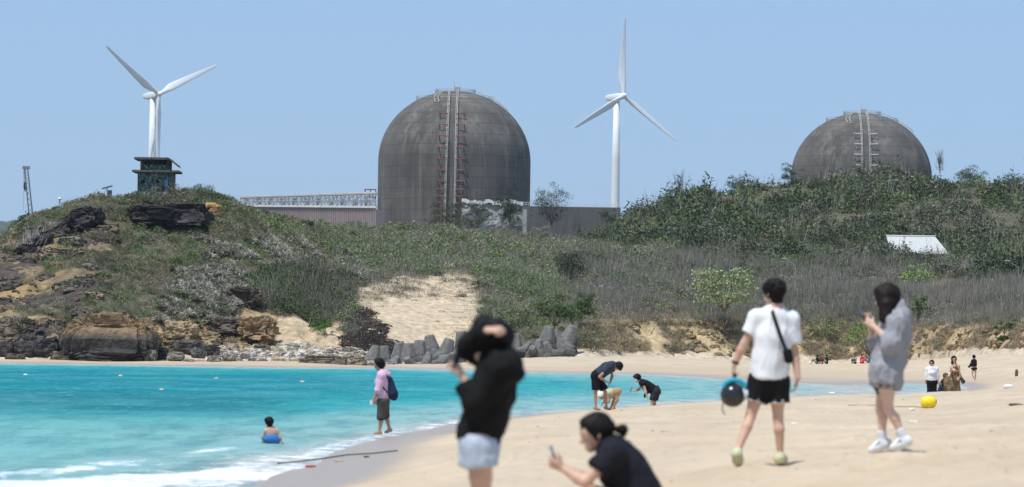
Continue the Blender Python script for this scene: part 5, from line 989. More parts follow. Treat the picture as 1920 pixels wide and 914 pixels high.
# ------------------------------------------------------------------ beach bits, buoys, rope
def blob(name, x, y, d, size, color, label, cat, seed=1, onz=None, rough=.6, group=None, amp=.15):
    z = onz if onz is not None else float(sand_z(x, d)[0]); c = G(x, d, z); v, f = rock_geo(size, seed, 3, amp=amp, sq=.9); v = v + c + [0, 0, size[2] * .4]
    return tag(mesh_obj(name, v, f, MT("bit_" + str(color), color, rough=rough, var=.2, scale=10), smooth=True, origin=c), label, cat, group)
for x, y, lb in ((48, 704, "small white float far left on the turquoise water"), (226, 706, "tan float on the water, second from the left of the far row"), (406, 711, "pale float in the middle of the far row"), (567, 717, "float at the right end of the far row, nearest the woman in pink"), (303, 732, "yellow float nearer than the others, alone below the row"), (1500, 681, None)):
    if lb is None: continue
    d_ = CAMZ * FPX / (y - float(yh(x))); o_ = G(x, d_, 0); t = empty("float_buoy", o_, lb, "buoy", "floats on the swimming line")
    s_ = d_ / FPX * 4.6; mb = MB(); mb.lathe([(.01, -s_ * .5), (s_ * .8, -s_ * .3), (s_, 0), (s_ * .85, s_ * .42), (s_ * .35, s_ * .62), (.01, s_ * .66)], 16, o_); mb.obj("float", MT("buoy_tan", (.68, .50, .30)) if x > 60 else MT("buoy_white", (.7, .68, .64)), t, o_, smooth=True)
    mb = MB(); mb.lathe([(s_ * 1.02, -s_ * .12), (s_ * 1.04, 0), (s_ * 1.02, s_ * .1)], 16, o_); mb.obj("band", MT("buoy_band", (.35, .12, .04)), t, o_)
# yellow float on the sand, with its rope
d_ = 90.; zz0 = float(sand_z(1741, d_)[0]); o_ = G(1741, d_, zz0); t = empty("beached_float", o_, "bright yellow round float lying on the sand at the right", "buoy"); rr = .155
mb = MB(); pr_ = [(.01, -.17), (.08, -.17), (.13, -.12), (.155, 0), (.13, .12), (.08, .17), (.01, .17)]; v = MB().lathe(pr_, 24); q = np.concatenate(v.v); q = np.stack([q[:, 2] * 1.0, q[:, 1], q[:, 0]], 1); mb.add(q + o_ + [0, 0, rr - .02], np.concatenate(v.f[4])); mb.obj("float", MT("float_yellow", (.85, .66, .02), rough=.4, var=.08, scale=6), t, o_, smooth=True)
mb = MB(); mb.tube(o_ + [.165, -.03, rr], o_ + [.185, -.035, rr], .05, n=12); mb.obj("end_cap", MT("cap_brown", (.45, .25, .05)), t, o_)
def rope(name, pts, r_, color, label, zoff=.02):
    V_ = []
    for x, d in pts: V_.append(G(x, d, float(sand_full(x, d)[0]) + zoff))
    V_ = np.array(V_); k = np.linspace(0, len(V_) - 1, len(V_) * 6); V_ = np.stack([np.interp(k, np.arange(len(V_)), V_[:, i]) for i in range(3)], 1); V_[:, 2] = np.maximum(V_[:, 2], zoff)
    mb = MB(); mb.path(list(V_), r_, 6); return tag(mb.obj(name, MT("rope_" + name, color, var=.3, scale=8), origin=V_[0]), label, "rope")
def dpx(x, y, it=40):
    ds_ = np.exp(np.linspace(math.log(24), math.log(330), 400)); z = np.maximum(sand_z(np.full(400, float(x)), ds_), 0); yy = yh(x) + (CAMZ - z) * FPX / ds_; k = np.argmax(yy <= y)
    return float(ds_[k])
rope("mooring_rope", [(x, dpx(x, y)) for x, y in ((520, 873), (560, 868), (600, 863), (650, 857), (700, 853), (745, 848))], .011, (.06, .07, .035), "dark green rope lying along the edge of the foam")
rope("float_line", [(x, 90 + k) for x, k in ((1590, 0), (1640, .5), (1680, 0), (1715, .4), (1733, 0))], .012, (.50, .36, .16), "thin tan line leading to the yellow float")
rope("beach_rope", [(x, 150 + k) for x, k in ((1795, 0), (1850, 3), (1900, 8), (1990, 12))], .03, (.60, .38, .10), "orange rope stretched over the sand behind the woman in the patterned dress")
for nm, x, y, sz, c, lb, ct in (("plastic_scrap", 582, 877, (.16, .08, .035), (.42, .05, .03), "small red scrap on the wet sand below the dark rope", "litter"), ("plastic_scrap", 1585, 813, (.22, .1, .03), (.45, .06, .06), "flat red scrap on the sand left of the hoodie woman's legs", "litter"),
    ("bottle_cap", 1864, 815, (.12, .08, .05), (.02, .25, .12), "small green bottle cap near the right edge of the sand", "litter"), ("leaf", 687, 859, (.10, .06, .03), (.10, .06, .03), "dark brown seed right of the rope on the wet sand", "seed"), ("leaf", 634, 866, (.14, .07, .03), (.50, .36, .25), "tan leaf on the wet sand between the red scrap and the dark seed", "leaf"),
    ("shell", 1600, 826, (.12, .08, .04), (.7, .66, .6), "white shell left of the hoodie woman's shoes", "shell"), ("shell", 1708, 770, (.16, .1, .05), (.75, .70, .6), "white lump beside the yellow float's line", "shell"), ("stick", 1906, 707, (.2, .05, .5), (.12, .08, .05), "short dark stick upright in the sand at the right edge", "stick"), ("driftwood", 1905, 762, (.3, .1, .06), (.12, .09, .07), "dark driftwood piece at the right edge of the sand", "driftwood"),
    ("foam_lump", 1891, 729, (.5, .3, .22), (.75, .73, .7), "white foam lump on the sand near the right edge", "litter"), ("shell", 1713, 793, (.16, .1, .04), (.72, .68, .6), "white shell below the yellow float", "shell"), ("pebble", 1683, 790, (.1, .06, .04), (.12, .1, .08), "dark pebble right of the hoodie woman's knee", "pebble"), ("leaf", 1250, 812, (.2, .08, .03), (.2, .14, .08), "brown leaf on the open sand right of the crouching woman", "leaf"), ("leaf", 1040, 852, (.16, .1, .02), (.35, .24, .12), "tan leaf on the sand beside the crouching woman's phone", "leaf"),
    ("shell", 1490, 797, (.13, .08, .04), (.72, .68, .6), "white shell right of the walking man's knee", "shell"), ("shell", 1560, 738, (.3, .2, .08), (.8, .78, .72), "white lump at the edge of the wash", "shell")):
    d_ = dpx(x, y); blob(nm, x, y, d_, sz, c, lb, ct, seed=abs(hash(lb[::-1])) % 50 if False else len(lb))
# fine litter on the sand
r = np.random.default_rng(9); n_l = 900; xx = r.uniform(620, 2300, n_l); dd = np.exp(r.uniform(math.log(26), math.log(300), n_l)); zz = sand_full(xx, dd); k = zz > .3; xx, dd, zz = xx[k], dd[k], zz[k]
p = G(xx, dd, zz + .005)
tag(scatter("beach_litter", [t_leaf(3, .6, .1, .9, .5, 71), t_leaf(5, 1.5, .05, .5, .35, 72)], p, r.uniform(.012, .038, len(p)) * np.clip(dd / 60, .7, 1.6), pick([(.12, .09, .06), (.3, .22, .14), (.7, .66, .6), (.08, .07, .06)], len(p), r, [3, 3, 3, 2]), LM, 15), "specks of shell, twig and leaf scattered over the dry sand", "beach litter", kind='stuff')
# ------------------------------------------------------------------ people: smooth-union bodies meshed with surface nets
class SDF:
    def __init__(s): s.p = []
    def cap(s, a, b, ra, rb=None, k=.03, flat=None, clip=None, sub=False):
        """round cone a->b; flat=(unit axis, factor) thins it along that axis; clip=list of (point, outward normal)"""
        s.p.append((np.asarray(a, float), np.asarray(b, float), ra, ra if rb is None else rb, k, flat, clip, sub)); return s
    def mesh(s, vox):
        lo = np.min([np.minimum(p[0], p[1]) - max(p[2], p[3]) for p in s.p if not p[7]], 0) - 3 * vox - .01; hi = np.max([np.maximum(p[0], p[1]) + max(p[2], p[3]) for p in s.p if not p[7]], 0) + 3 * vox + .01
        dim = np.ceil((hi - lo) / vox).astype(int) + 1; Fd = np.full(dim, 1.0, np.float32); ax = [lo[i] + vox * np.arange(dim[i]) for i in range(3)]
        for a, b, ra, rb, k, flat, clip, sb in s.p:
            pad = max(ra, rb) + k + 2.5 * vox; l_ = np.maximum(((np.minimum(a, b) - pad - lo) / vox).astype(int), 0); h_ = np.minimum(((np.maximum(a, b) + pad - lo) / vox).astype(int) + 2, dim)
            if (h_ <= l_).any(): continue
            sl = tuple(slice(l_[i], h_[i]) for i in range(3)); Xg = ax[0][sl[0]][:, None, None]; Yg = ax[1][sl[1]][None, :, None]; Zg = ax[2][sl[2]][None, None, :]
            ba = b - a; L2 = max(float(ba @ ba), 1e-9)
            t = np.clip(((Xg - a[0]) * ba[0] + (Yg - a[1]) * ba[1] + (Zg - a[2]) * ba[2]) / L2, 0, 1)
            qx = Xg - a[0] - t * ba[0]; qy = Yg - a[1] - t * ba[1]; qz = Zg - a[2] - t * ba[2]
            if flat is not None:
                n_, f_ = flat; dt = (qx * n_[0] + qy * n_[1] + qz * n_[2]) * (f_ - 1); qx = qx + dt * n_[0]; qy = qy + dt * n_[1]; qz = qz + dt * n_[2]
            dd = np.sqrt(qx * qx + qy * qy + qz * qz) - (ra + t * (rb - ra))
            if clip:
                for cp_, cn in clip: dd = np.maximum(dd, (Xg - cp_[0]) * cn[0] + (Yg - cp_[1]) * cn[1] + (Zg - cp_[2]) * cn[2])
            dd = dd.astype(np.float32); f0 = Fd[sl]
            if sb: Fd[sl] = np.maximum(f0, -dd); continue
            if k > 0:
                h = np.clip(.5 + .5 * (f0 - dd) / k, 0, 1); Fd[sl] = f0 + (dd - f0) * h - k * h * (1 - h)
            else: Fd[sl] = np.minimum(f0, dd)
        ins = Fd < 0; c8 = [ins[i:dim[0] - 1 + i, j:dim[1] - 1 + j, k:dim[2] - 1 + k] for i in (0, 1) for j in (0, 1) for k in (0, 1)]
        sm_ = sum(c.astype(np.int8) for c in c8); mix_ = (sm_ > 0) & (sm_ < 8); idx = np.full(mix_.shape, -1, np.int64); ci = np.argwhere(mix_); idx[mix_] = np.arange(len(ci))
        acc = np.zeros((len(ci), 3)); cnt = np.zeros(len(ci)); cr_ = [(0, 0, 0), (0, 0, 1), (0, 1, 0), (0, 1, 1), (1, 0, 0), (1, 0, 1), (1, 1, 0), (1, 1, 1)]
        for i in range(8):
            for j in range(i + 1, 8):
                a_, b_ = np.array(cr_[i]), np.array(cr_[j])
                if np.abs(a_ - b_).sum() != 1: continue
                fa = Fd[tuple((ci + a_).T)]; fb = Fd[tuple((ci + b_).T)]; m_ = (fa < 0) != (fb < 0); t = np.where(m_, fa / np.where(m_, fa - fb, 1), 0); acc += np.where(m_[:, None], a_ + t[:, None] * (b_ - a_), 0); cnt += m_
        V_ = lo + vox * (ci + acc / cnt[:, None]); Q = []
        for ax_ in range(3):
            o1, o2 = [(1, 2), (2, 0), (0, 1)][ax_]; sA = [slice(1, -1)] * 3; sA[ax_] = slice(0, -1); sB = [slice(1, -1)] * 3; sB[ax_] = slice(1, None)
            A_, B_ = ins[tuple(sA)], ins[tuple(sB)]
            for inv, mk in ((0, A_ & ~B_), (1, B_ & ~A_)):
                e = np.argwhere(mk)
                if not len(e): continue
                e = e + 1; e[:, ax_] -= 1; u_ = np.zeros(3, int); u_[o1] = 1; w_ = np.zeros(3, int); w_[o2] = 1
                q = np.stack([idx[tuple((e - u_ - w_).T)], idx[tuple((e - w_).T)], idx[tuple(e.T)], idx[tuple((e - u_).T)]], 1); Q.append(q if not inv else q[:, ::-1])
        return V_, np.concatenate(Q)
def vnorm(V_, Q):
    n_ = np.cross(V_[Q[:, 2]] - V_[Q[:, 0]], V_[Q[:, 3]] - V_[Q[:, 1]]); o = np.zeros_like(V_)
    for i in range(4): np.add.at(o, Q[:, i], n_)
    return o / (np.linalg.norm(o, axis=1)[:, None] + 1e-9)
def smoothmesh(V_, Q, it=1):
    for _ in range(it):
        a = np.zeros_like(V_); c = np.zeros(len(V_))
        for i, j in ((0, 1), (1, 2), (2, 3), (3, 0)):
            np.add.at(a, Q[:, i], V_[Q[:, j]]); np.add.at(c, Q[:, i], 1); np.add.at(a, Q[:, j], V_[Q[:, i]]); np.add.at(c, Q[:, j], 1)
        V_ = .5 * V_ + .5 * a / c[:, None]
    return V_
def nrm(v): v = np.asarray(v, float); return v / (np.linalg.norm(v) + 1e-9)
SKIN = lambda c: mat("skin", c, rough=.5, spec=.35, var=.10, scale=7, sss=.15)
def fabric(name, c, var=.15, rough=.85, bump=.35): return mat("fabric_" + name, c, rough=rough, spec=.2, var=var, scale=5, bump=bump, bscale=60, dist=.004)
HAIR = mat("hair_black", (.006, .005, .0045), rough=.62, spec=.18, var=.4, scale=60, bump=.6, bscale=120, dist=.004)
HAIRB = mat("hair_brown", (.014, .008, .006), rough=.6, spec=.2, var=.4, scale=60, bump=.6, bscale=120, dist=.004)
def sobj(s, name, mt_, t, vox, fold=0, fs=(6, 6, 2.5), seed=0, sm_=1):
    V_, Q = s.mesh(vox); V_ = smoothmesh(V_, Q, sm_)
    if fold:
        n_ = vnorm(V_, Q); f = fbm(V_ * np.array(fs) + seed * 7.7, 3); g = 1 - np.abs(fbm(V_ * np.array(fs) * 1.3 + seed * 3.3 + 50, 2)) * 3; g2 = 1 - np.abs(fbm(V_ * np.array(fs) * [2.2, 2.2, 1.6] + seed * 5.1 + 90, 2)) * 4; V_ = V_ + n_ * (fold * (f * 1.3 + 1.0 * np.clip(g, 0, 1) + .55 * np.clip(g2, 0, 1)))[:, None]
    return mesh_obj(name, V_, Q, mt_, t, smooth=True, origin=np.array(t.location))
def head(s, c, up, fw, k=1.0):
    up = nrm(up); fw = nrm(fw - up * (fw @ up)); rt = np.cross(fw, up)
    s.cap(c + up * .025 * k - fw * .012 * k, c + up * .02 * k + fw * .018 * k, .086 * k, .083 * k, .01, (rt, 1.16))
    s.cap(c - up * .0 * k + fw * .03 * k, c - up * .085 * k + fw * .055 * k, .066 * k, .036 * k, .035, (rt, 1.0))
    s.cap(c - up * .01 * k + fw * .092 * k, c - up * .038 * k + fw * .112 * k, .009 * k, .015 * k, .012)
    s.cap(c - up * .066 * k + fw * .088 * k + rt * .018 * k, c - up * .066 * k + fw * .088 * k - rt * .018 * k, .008 * k, .008 * k, .008)
    for q in (-1, 1):
        s.cap(c + rt * q * .082 * k - up * .0, c + rt * q * .086 * k - up * .03 * k, .017 * k, .010 * k, .006, (rt, 1.8))
        s.cap(c + rt * q * .034 * k + fw * .078 * k + up * .018 * k, c + rt * q * .02 * k + fw * .084 * k + up * .02 * k, .012 * k, .012 * k, .012)
    return up, fw, rt
def hand(s, wr, pe, pn, th, k=1.0, curl=.5, spread=.0):
    """wr wrist, pe knuckles direction unit, pn palm normal (fingers curl toward it), th thumb side"""
    d = nrm(pe); pn = nrm(pn - d * (pn @ d)); sd = nrm(np.cross(d, pn)); sd = sd * np.sign(sd @ th + 1e-6)
    for o in (-.026, -.009, .009, .026): s.cap(wr + sd * o * .6 * k, wr + d * .085 * k + sd * o * k, .015 * k, .013 * k, .012, (pn, 1.15))
    for i, (o, L_) in enumerate(((.032, .068), (.011, .076), (-.011, .071), (-.031, .056))):
        b = wr + d * .088 * k + sd * o * k; a1 = curl * (1 + .12 * i); d1 = nrm(d * math.cos(a1 * .8) + pn * math.sin(a1 * .8)); m1 = b + d1 * L_ * .48 * k; d2 = nrm(d * math.cos(a1 * 2) + pn * math.sin(a1 * 2)); e = m1 + d2 * L_ * .52 * k
        s.cap(b, m1, .0095 * k, .0085 * k, .004); s.cap(m1, e, .0085 * k, .0065 * k, .003)
    b = wr + d * .03 * k + sd * .03 * k; m1 = b + nrm(sd * .8 + d * .8 + pn * .3) * .042 * k; e = m1 + nrm(d + sd * .1 + pn * (.3 + curl)) * .038 * k; s.cap(b, m1, .014 * k, .011 * k, .01); s.cap(m1, e, .010 * k, .0075 * k, .004)
def pj(d0, dct):
    """joints given as (px, py, extra depth)"""
    return {k: P(v[0], v[1], d0 + (v[2] if len(v) > 2 else 0)) for k, v in dct.items()}
def body(J, k=1.0, female=False, feet=True, arms=True, curl=(.5, .5), bare=False, hv=None, handk=1.0):
    """full skin body from joints: head hup hfw neck shL shR elL elR wrL wrR hipL hipR knL knR anL anR toL toR, fw=facing"""
    s = SDF(); fw = nrm(J['fw']); head(s, J['head'], J['hup'], J['hfw'], k)
    s.cap(J['neck'], J['head'] - nrm(J['hup']) * .05 * k - nrm(J['hfw']) * .012 * k, .056 * k, .05 * k, .03)
    hm = (J['hipL'] + J['hipR']) / 2; sm2 = (J['shL'] + J['shR']) / 2; chest = sm2 * .72 + hm * .28; waist = sm2 * .36 + hm * .64
    sp_ = nrm(J['neck'] - hm); tf = nrm(fw - sp_ * (fw @ sp_)); w = .9 if female else 1
    s.cap(J['shL'], J['shR'], .058 * k, .058 * k, .05); s.cap(J['neck'], sm2, .06 * k, .075 * k, .06)
    s.cap(sm2, chest, .12 * k * w, .15 * k * w, .06, (tf, 1.45)); s.cap(chest, waist, .148 * k * w, .128 * k * w, .05, (tf, 1.4)); s.cap(waist, hm, .125 * k * w, .155 * k, .05, (tf, 1.35)); s.cap(J['hipL'], J['hipR'], .098 * k, .098 * k, .05)
    if female:
        for q in ('L', 'R'): c = chest * .55 + J['sh' + q] * .25 + waist * .2 + tf * .085 * k; s.cap(c, c + tf * .012, .058 * k, .052 * k, .04)
    for i, q in enumerate('LR'):
        if 'kn' + q in J:
            h, kn, an = J['hip' + q], J['kn' + q], J['an' + q]; s.cap(h, h * .5 + kn * .5, .090 * k, .068 * k, .04); s.cap(h * .5 + kn * .5, kn, .068 * k, .047 * k, .02)
            bk = nrm(np.cross(nrm(an - kn), np.cross(tf, nrm(an - kn)))) * -1; cf = kn * .70 + an * .30 - tf * .018 * k; s.cap(kn, cf, .047 * k, .049 * k, .02); s.cap(cf, an, .049 * k, .030 * k, .02)
            if 'to' + q in J: to = J['to' + q]; fd = nrm(to - an); he = an + (-nrm(np.array([fd[0], fd[1], 0])) * .035 + np.array([0, 0, -.035])) * k; s.cap(an, he, .034 * k, .033 * k, .02); s.cap(he, to * .5 + he * .5, .034 * k, .036 * k, .02); s.cap(to * .5 + he * .5, to, .036 * k, .026 * k, .02)
        if arms and 'el' + q in J:
            a, e, wr = J['sh' + q], J['el' + q], J['wr' + q]; s.cap(a, a * .65 + e * .35, .054 * k, .047 * k, .03); s.cap(a * .65 + e * .35, e, .047 * k, .037 * k, .02); fm_ = e * .72 + wr * .28; s.cap(e, fm_, .037 * k, .041 * k, .02); s.cap(fm_, wr, .041 * k, .026 * k, .02)
            hd_ = J.get('hd' + q); hd_ = nrm(wr - e) if hd_ is None else nrm(hd_); pn = J.get('pn' + q); pn = tf if pn is None else pn; th = J.get('th' + q); th = np.array([0, 0, 1.0]) if th is None else th
            hand(s, wr, hd_, pn, th, k * handk, curl[i])
    return s, dict(hm=hm, sm=sm2, chest=chest, waist=waist, tf=tf, sp=sp_)
def torso_wear(J, T, k, ex, hem, hemr=None, female=False, sleeve=None, sl_r=.016, flat=1.25, low=None, neck=True, kk=.05):
    """shirt as an inflated torso; hem = point where it ends; sleeve = fraction of the upper arm, >1 goes down the forearm"""
    s = SDF(); tf = T['tf']; w = .9 if female else 1; dn = nrm(hem - T['sm']); cl = [(hem, dn)]; fl = (tf, flat)
    s.cap(J['shL'], J['shR'], (.058 + ex) * k, None, kk, clip=cl); s.cap(J['neck'] * .6 + T['sm'] * .4, T['sm'], (.060 + ex) * k, (.075 + ex) * k, kk, clip=cl)
    s.cap(T['sm'], T['chest'], (.125 * w + ex) * k, (.155 * w + ex) * k, kk, fl, cl); s.cap(T['chest'], T['waist'], (.153 * w + ex) * k, (.150 * w + ex) * k, kk, fl, cl)
    hr = hemr if hemr else .165; s.cap(T['chest'], hem + dn * .03, (.146 * w + ex) * k, hr * k, kk, fl, cl); s.cap(T['waist'], hem + dn * .03, (.150 * w + ex) * k, hr * k, kk, fl, cl)
    if female:
        for q in 'LR': c = T['chest'] * .55 + J['sh' + q] * .25 + T['waist'] * .2 + tf * .085 * k; s.cap(c, c + tf * .012, (.058 + ex) * k, (.054 + ex) * k, .04)
    if sleeve:
        for q in 'LR':
            if 'el' + q not in J: continue
            sv = sleeve[0 if q == 'L' else 1] if isinstance(sleeve, (tuple, list)) else sleeve
            a, e, wr = J['sh' + q], J['el' + q], J['wr' + q]; u = nrm(e - a)
            if sv <= 1: m_ = a + (e - a) * sv; s.cap(a, m_ + u * .05, (.056 + sl_r) * k, (.058 + sl_r) * k, .04, clip=[(m_, u)])
            else:
                s.cap(a, e, (.056 + sl_r) * k, (.045 + sl_r) * k, .04); u = nrm(wr - e); m_ = e + (wr - e) * (sv - 1); s.cap(e, m_ + u * .03, (.046 + sl_r) * k, (.036 + sl_r) * k, .03, clip=[(m_, u)])
    return s
def shorts(J, T, k, top, frac, r0=.12, r1=.11, ex=.012, flat=1.2, kk=.04):
    s = SDF(); tf = T['tf']; up = T['sp']; cl = [(top, up)]; s.cap(top - up * .02, T['hm'], (.145 + ex) * k, (.158 + ex) * k, kk, (tf, 1.3), cl); s.cap(J['hipL'], J['hipR'], (.10 + ex) * k, None, kk, clip=cl)
    for q in 'LR':
        h, kn = J['hip' + q], J['kn' + q]; u = nrm(kn - h)
        if frac <= 1: m_ = h + (kn - h) * frac; s.cap(h, m_ + u * .05, r0 * k, r1 * k, kk, clip=[(m_, u)] + cl)
        else: s.cap(h, kn, r0 * k, r1 * k, kk, clip=cl); an = J['an' + q]; u = nrm(an - kn); m_ = kn + (an - kn) * (frac - 1); s.cap(kn, m_ + u * .04, r1 * k, r1 * .85 * k, .03, clip=[(m_, u)])
    return s
def shoe(J, q, k=1.0, r=.045):
    s = SDF(); an, to = J['an' + q], J['to' + q]; f2 = nrm(np.array([to[0] - an[0], to[1] - an[1], 0])); fd = nrm(to - an); he = an - f2 * .04 * k + np.array([0, 0, -.04 * k])
    s.cap(an - [0, 0, .01], he, r * 1.0 * k, r * 1.05 * k, .03); s.cap(he, to * .6 + he * .4, r * 1.0 * k, r * 1.08 * k, .03); s.cap(to * .6 + he * .4, to, r * 1.05 * k, r * .75 * k, .03); return s
def hair_cap(s, c, up, fw, k=1.0, r=.098, fringe=True):
    up = nrm(up); fw = nrm(fw - up * (fw @ up)); rt = np.cross(fw, up)
    s.cap(c + up * .04 * k - fw * .012 * k, c + up * .035 * k + fw * .022 * k, r * k, (r - .004) * k, .01, (rt, 1.12), clip=[(c + up * .035 * k + fw * .07 * k, nrm(fw * 1 - up * .55))]); s.cap(c + up * .02 * k - fw * .035 * k, c - up * .05 * k - fw * .035 * k, (r - .01) * k, .062 * k, .02, (rt, 1.1))
    for q in (-1, 1): s.cap(c + up * .05 * k + rt * q * .06 * k + fw * .02 * k, c - up * .01 * k + rt * q * .078 * k + fw * .012 * k, .034 * k, .014 * k, .02)
    return up, fw, rt
def person(name_label, base, group=None): return empty("person", base, name_label, "person", group)
Z3 = np.array([0, 0, 1.0]); L3 = np.array([-1.0, 0, 0]); Y3 = np.array([0, 1.0, 0])
SK1 = mat("skin_light", (.58, .36, .26), rough=.5, spec=.35, var=.08, scale=7, sss=.12); SK2 = mat("skin_tan", (.42, .235, .15), rough=.5, spec=.35, var=.08, scale=7, sss=.12)
SK3 = mat("skin_pale", (.66, .44, .34), rough=.5, spec=.35, var=.06, scale=7, sss=.12)

# ---- 1 woman in the black jacket, very near, arms raised, facing left
d0 = 23.5; k = 1.0
J = pj(d0, dict(head=(921, 643), neck=(922, 683), shL=(936, 690, -.16), shR=(934, 688, .17), elL=(966, 703, -.22), wrL=(0, 0), elR=(880, 655, .14), wrR=(918, 616, .05), hipL=(898, 838, -.10), hipR=(901, 836, .10), knL=(905, 950, -.08), knR=(900, 948, .09), anL=(918, 1058, -.07), anR=(896, 1056, .09), toL=(880, 1083, -.07), toR=(856, 1080, .09)))
J.update(fw=L3, hup=nrm([.15, 0, 1]), hfw=nrm([-1, -.1, -.15])); 
# right arm (far) over the face with the hand behind the head; left arm (near) bends forward to hold the phone
J['elR'] = P(880, 652, d0 + .05); J['wrR'] = P(914, 620, d0 - .10); J['elL'] = P(893, 756, d0 - .16); J['wrL'] = P(868, 708, d0 - .08); J['shL'] = P(940, 690, d0 - .17); J['hdR'] = nrm([.8, -.6, .05]); J['pnR'] = nrm([0, .6, -1]); J['pnL'] = nrm([-1, .3, 0]); J['hdL'] = nrm([-.5, 0, 1]); J['thL'] = nrm([0, -1, 0])
t = person("woman in a black hooded jacket and pale denim shorts, one arm raised over her head", G(905, d0, float(sand_z(905, d0)[0])))
s, T = body(J, k, True, curl=(.9, 1.2)); sobj(s, "body", SK1, t, .009)
BLK = fabric("black_jacket", (.0065, .0065, .007), var=.2, bump=.4); s = torso_wear(J, T, k, .024, P(895, 822, d0), hemr=.142, female=False, sleeve=(1.72, 1.97), sl_r=.026, flat=1.42)
s.cap(P(960, 682, d0 - .12), P(968, 700, d0 - .14), .065, .05, .06); s.cap(P(935, 678, d0), P(918, 664, d0 + .05), .09, .075, .06); s.cap(P(878, 805, d0), P(872, 812, d0), .055, .05, .06)
s.cap(P(884, 640, d0 + .1), P(905, 618, d0 + .05), .055, .06, .05); sobj(s, "jacket", BLK, t, .010, .010, (7, 7, 5), 1)
s = SDF(); hair_cap(s, J['head'], J['hup'], J['hfw'], k, .104); s.cap(J['head'] + [.02, 0, .04], P(908, 608, d0 + .02), .095, .055, .04); s.cap(P(925, 655, d0), P(944, 672, d0), .07, .05, .05); sobj(s, "hair", HAIR, t, .010, .008, (20, 20, 8), 2)
DEN = fabric("pale_denim", (.42, .48, .56), var=.22); s = shorts(J, T, k, P(896, 815, d0), .33, r0=.104, r1=.110, ex=.0, kk=.015); s.cap(P(885, 850, d0), P(876, 868, d0 - .05), .07, .06, .04, clip=[(P(880, 873, d0), -Z3)]); sobj(s, "shorts", DEN, t, .010, .006, (9, 9, 5), 3)
PHM = MT("phone_black", (.02, .025, .03), rough=.25); c0 = P(856, 676, d0 - .1)
def phone(c, M, mt_, label, sz=(.075, .009, .155)):
    t_ = empty("phone", c, label, "phone"); mb = MB(); mb.box(c, sz, M=M); mb.obj("case", mt_, t_, c); mb = MB(); mb.box(c - np.asarray(M) @ np.array([0, sz[1] * .5 + .0005, 0]), (sz[0] * .9, .001, sz[2] * .92), M=M); mb.obj("screen", MT("phone_screen", (.03, .04, .06), rough=.1), t_, c)
    mb = MB(); q = c + np.asarray(M) @ np.array([-sz[0] * .25, sz[1] * .5 + .002, sz[2] * .36]); mb.tube(q, q + np.asarray(M) @ np.array([0, .003, 0]), .012, n=12); mb.obj("camera_lens", MT("lens_glass", (.01, .01, .015), rough=.1), t_, c); return t_
phone(c0, np.array(Matrix.Rotation(1.2, 3, 'Z') @ Matrix.Rotation(.25, 3, 'X')), PHM, "dark phone held up in the left hand of the woman in the black jacket")

# ---- 2 crouching woman, black t-shirt
d0 = 26.; k = 1.02
J = pj(d0, dict(head=(1119, 813), neck=(1147, 845), shL=(1150, 852, -.17), shR=(1155, 850, .17), elL=(1096, 904, -.24), wrL=(1056, 879, -.14), elR=(1100, 900, .16), wrR=(1058, 880, .02), hipL=(1212, 950, -.10), hipR=(1214, 950, .10), knL=(1105, 925, -.13), knR=(1108, 922, .16), anL=(1165, 1026, -.12), anR=(1168, 1022, .14), toL=(1118, 1040, -.12), toR=(1120, 1038, .16)))
J.update(fw=nrm([-1, 0, -.1]), hup=nrm([-.18, 0, 1]), hfw=nrm([-1, -.12, -.55]), hdL=nrm([-1, .3, .45]), hdR=nrm([-1, -.2, .5]), pnL=nrm([0, .8, .6]), pnR=nrm([0, -.8, .6]), thL=Z3, thR=Z3)
t = person("woman crouching low in a black t-shirt with a short ponytail, looking down at her phone", G(1150, d0, float(sand_z(1150, d0)[0])))
s, T = body(J, k, True, curl=(.75, .75)); sobj(s, "body", SK1, t, .008)
TEE = fabric("black_tee", (.012, .012, .018), var=.2); s = torso_wear(J, T, k, .022, J['hipL'] * .5 + J['hipR'] * .5 + [.03, 0, -.03], hemr=.165, female=True, sleeve=(.58, .5), sl_r=.024, flat=1.15); sobj(s, "t_shirt", TEE, t, .009, .006, (8, 8, 6), 4)
s = SDF(); up, fw_, rt = hair_cap(s, J['head'], J['hup'], J['hfw'], 1.0, .105); s.cap(J['head'] + fw_ * .075 + up * .045, J['head'] + fw_ * .098 + up * -.005, .03, .012, .03); sobj(s, "hair", HAIR, t, .008, .004, (25, 25, 25), 5)
s = SDF(); s.cap(P(1156, 805, d0), P(1168, 806, d0), .02, .034, .02); s.cap(P(1166, 806, d0), P(1170, 817, d0), .032, .012, .02); sobj(s, "ponytail", HAIR, t, .006, .004, (40, 40, 40), 6)
mb = MB(); mb.tube(P(1147, 805, d0), P(1152, 805, d0), .022, n=12); mb.obj("hair_tie", MT("hair_tie", (.35, .45, .55)), t, np.array(t.location))
s = shorts(J, T, k, J['hipL'] * .5 + J['hipR'] * .5 + T['sp'] * .1, .45, r0=.122, r1=.10); sobj(s, "shorts", fabric("dark_shorts", (.03, .03, .035)), t, .010, .005, seed=7)
up, fw_ = nrm(J['hup']), nrm(J['hfw']); fw_ = nrm(fw_ - up * (fw_ @ up)); rt = np.cross(fw_, up)
for q in (-1, 1): mb = MB(); mb.lathe([(.001, -.011), (.008, -.008), (.011, 0), (.008, .008), (.001, .011)], 12, J['head'] + rt * q * .033 + fw_ * .083 + up * .008); mb.obj("eye", MT("eye_dark", (.02, .015, .012), rough=.2), t, np.array(t.location))
phone(P(1038, 856, d0 - .05), np.array(Matrix.Rotation(1.35, 3, 'Z') @ Matrix.Rotation(-.35, 3, 'X')), MT("phone_pale", (.62, .66, .78), rough=.3), "pale lilac phone held out by the crouching woman")

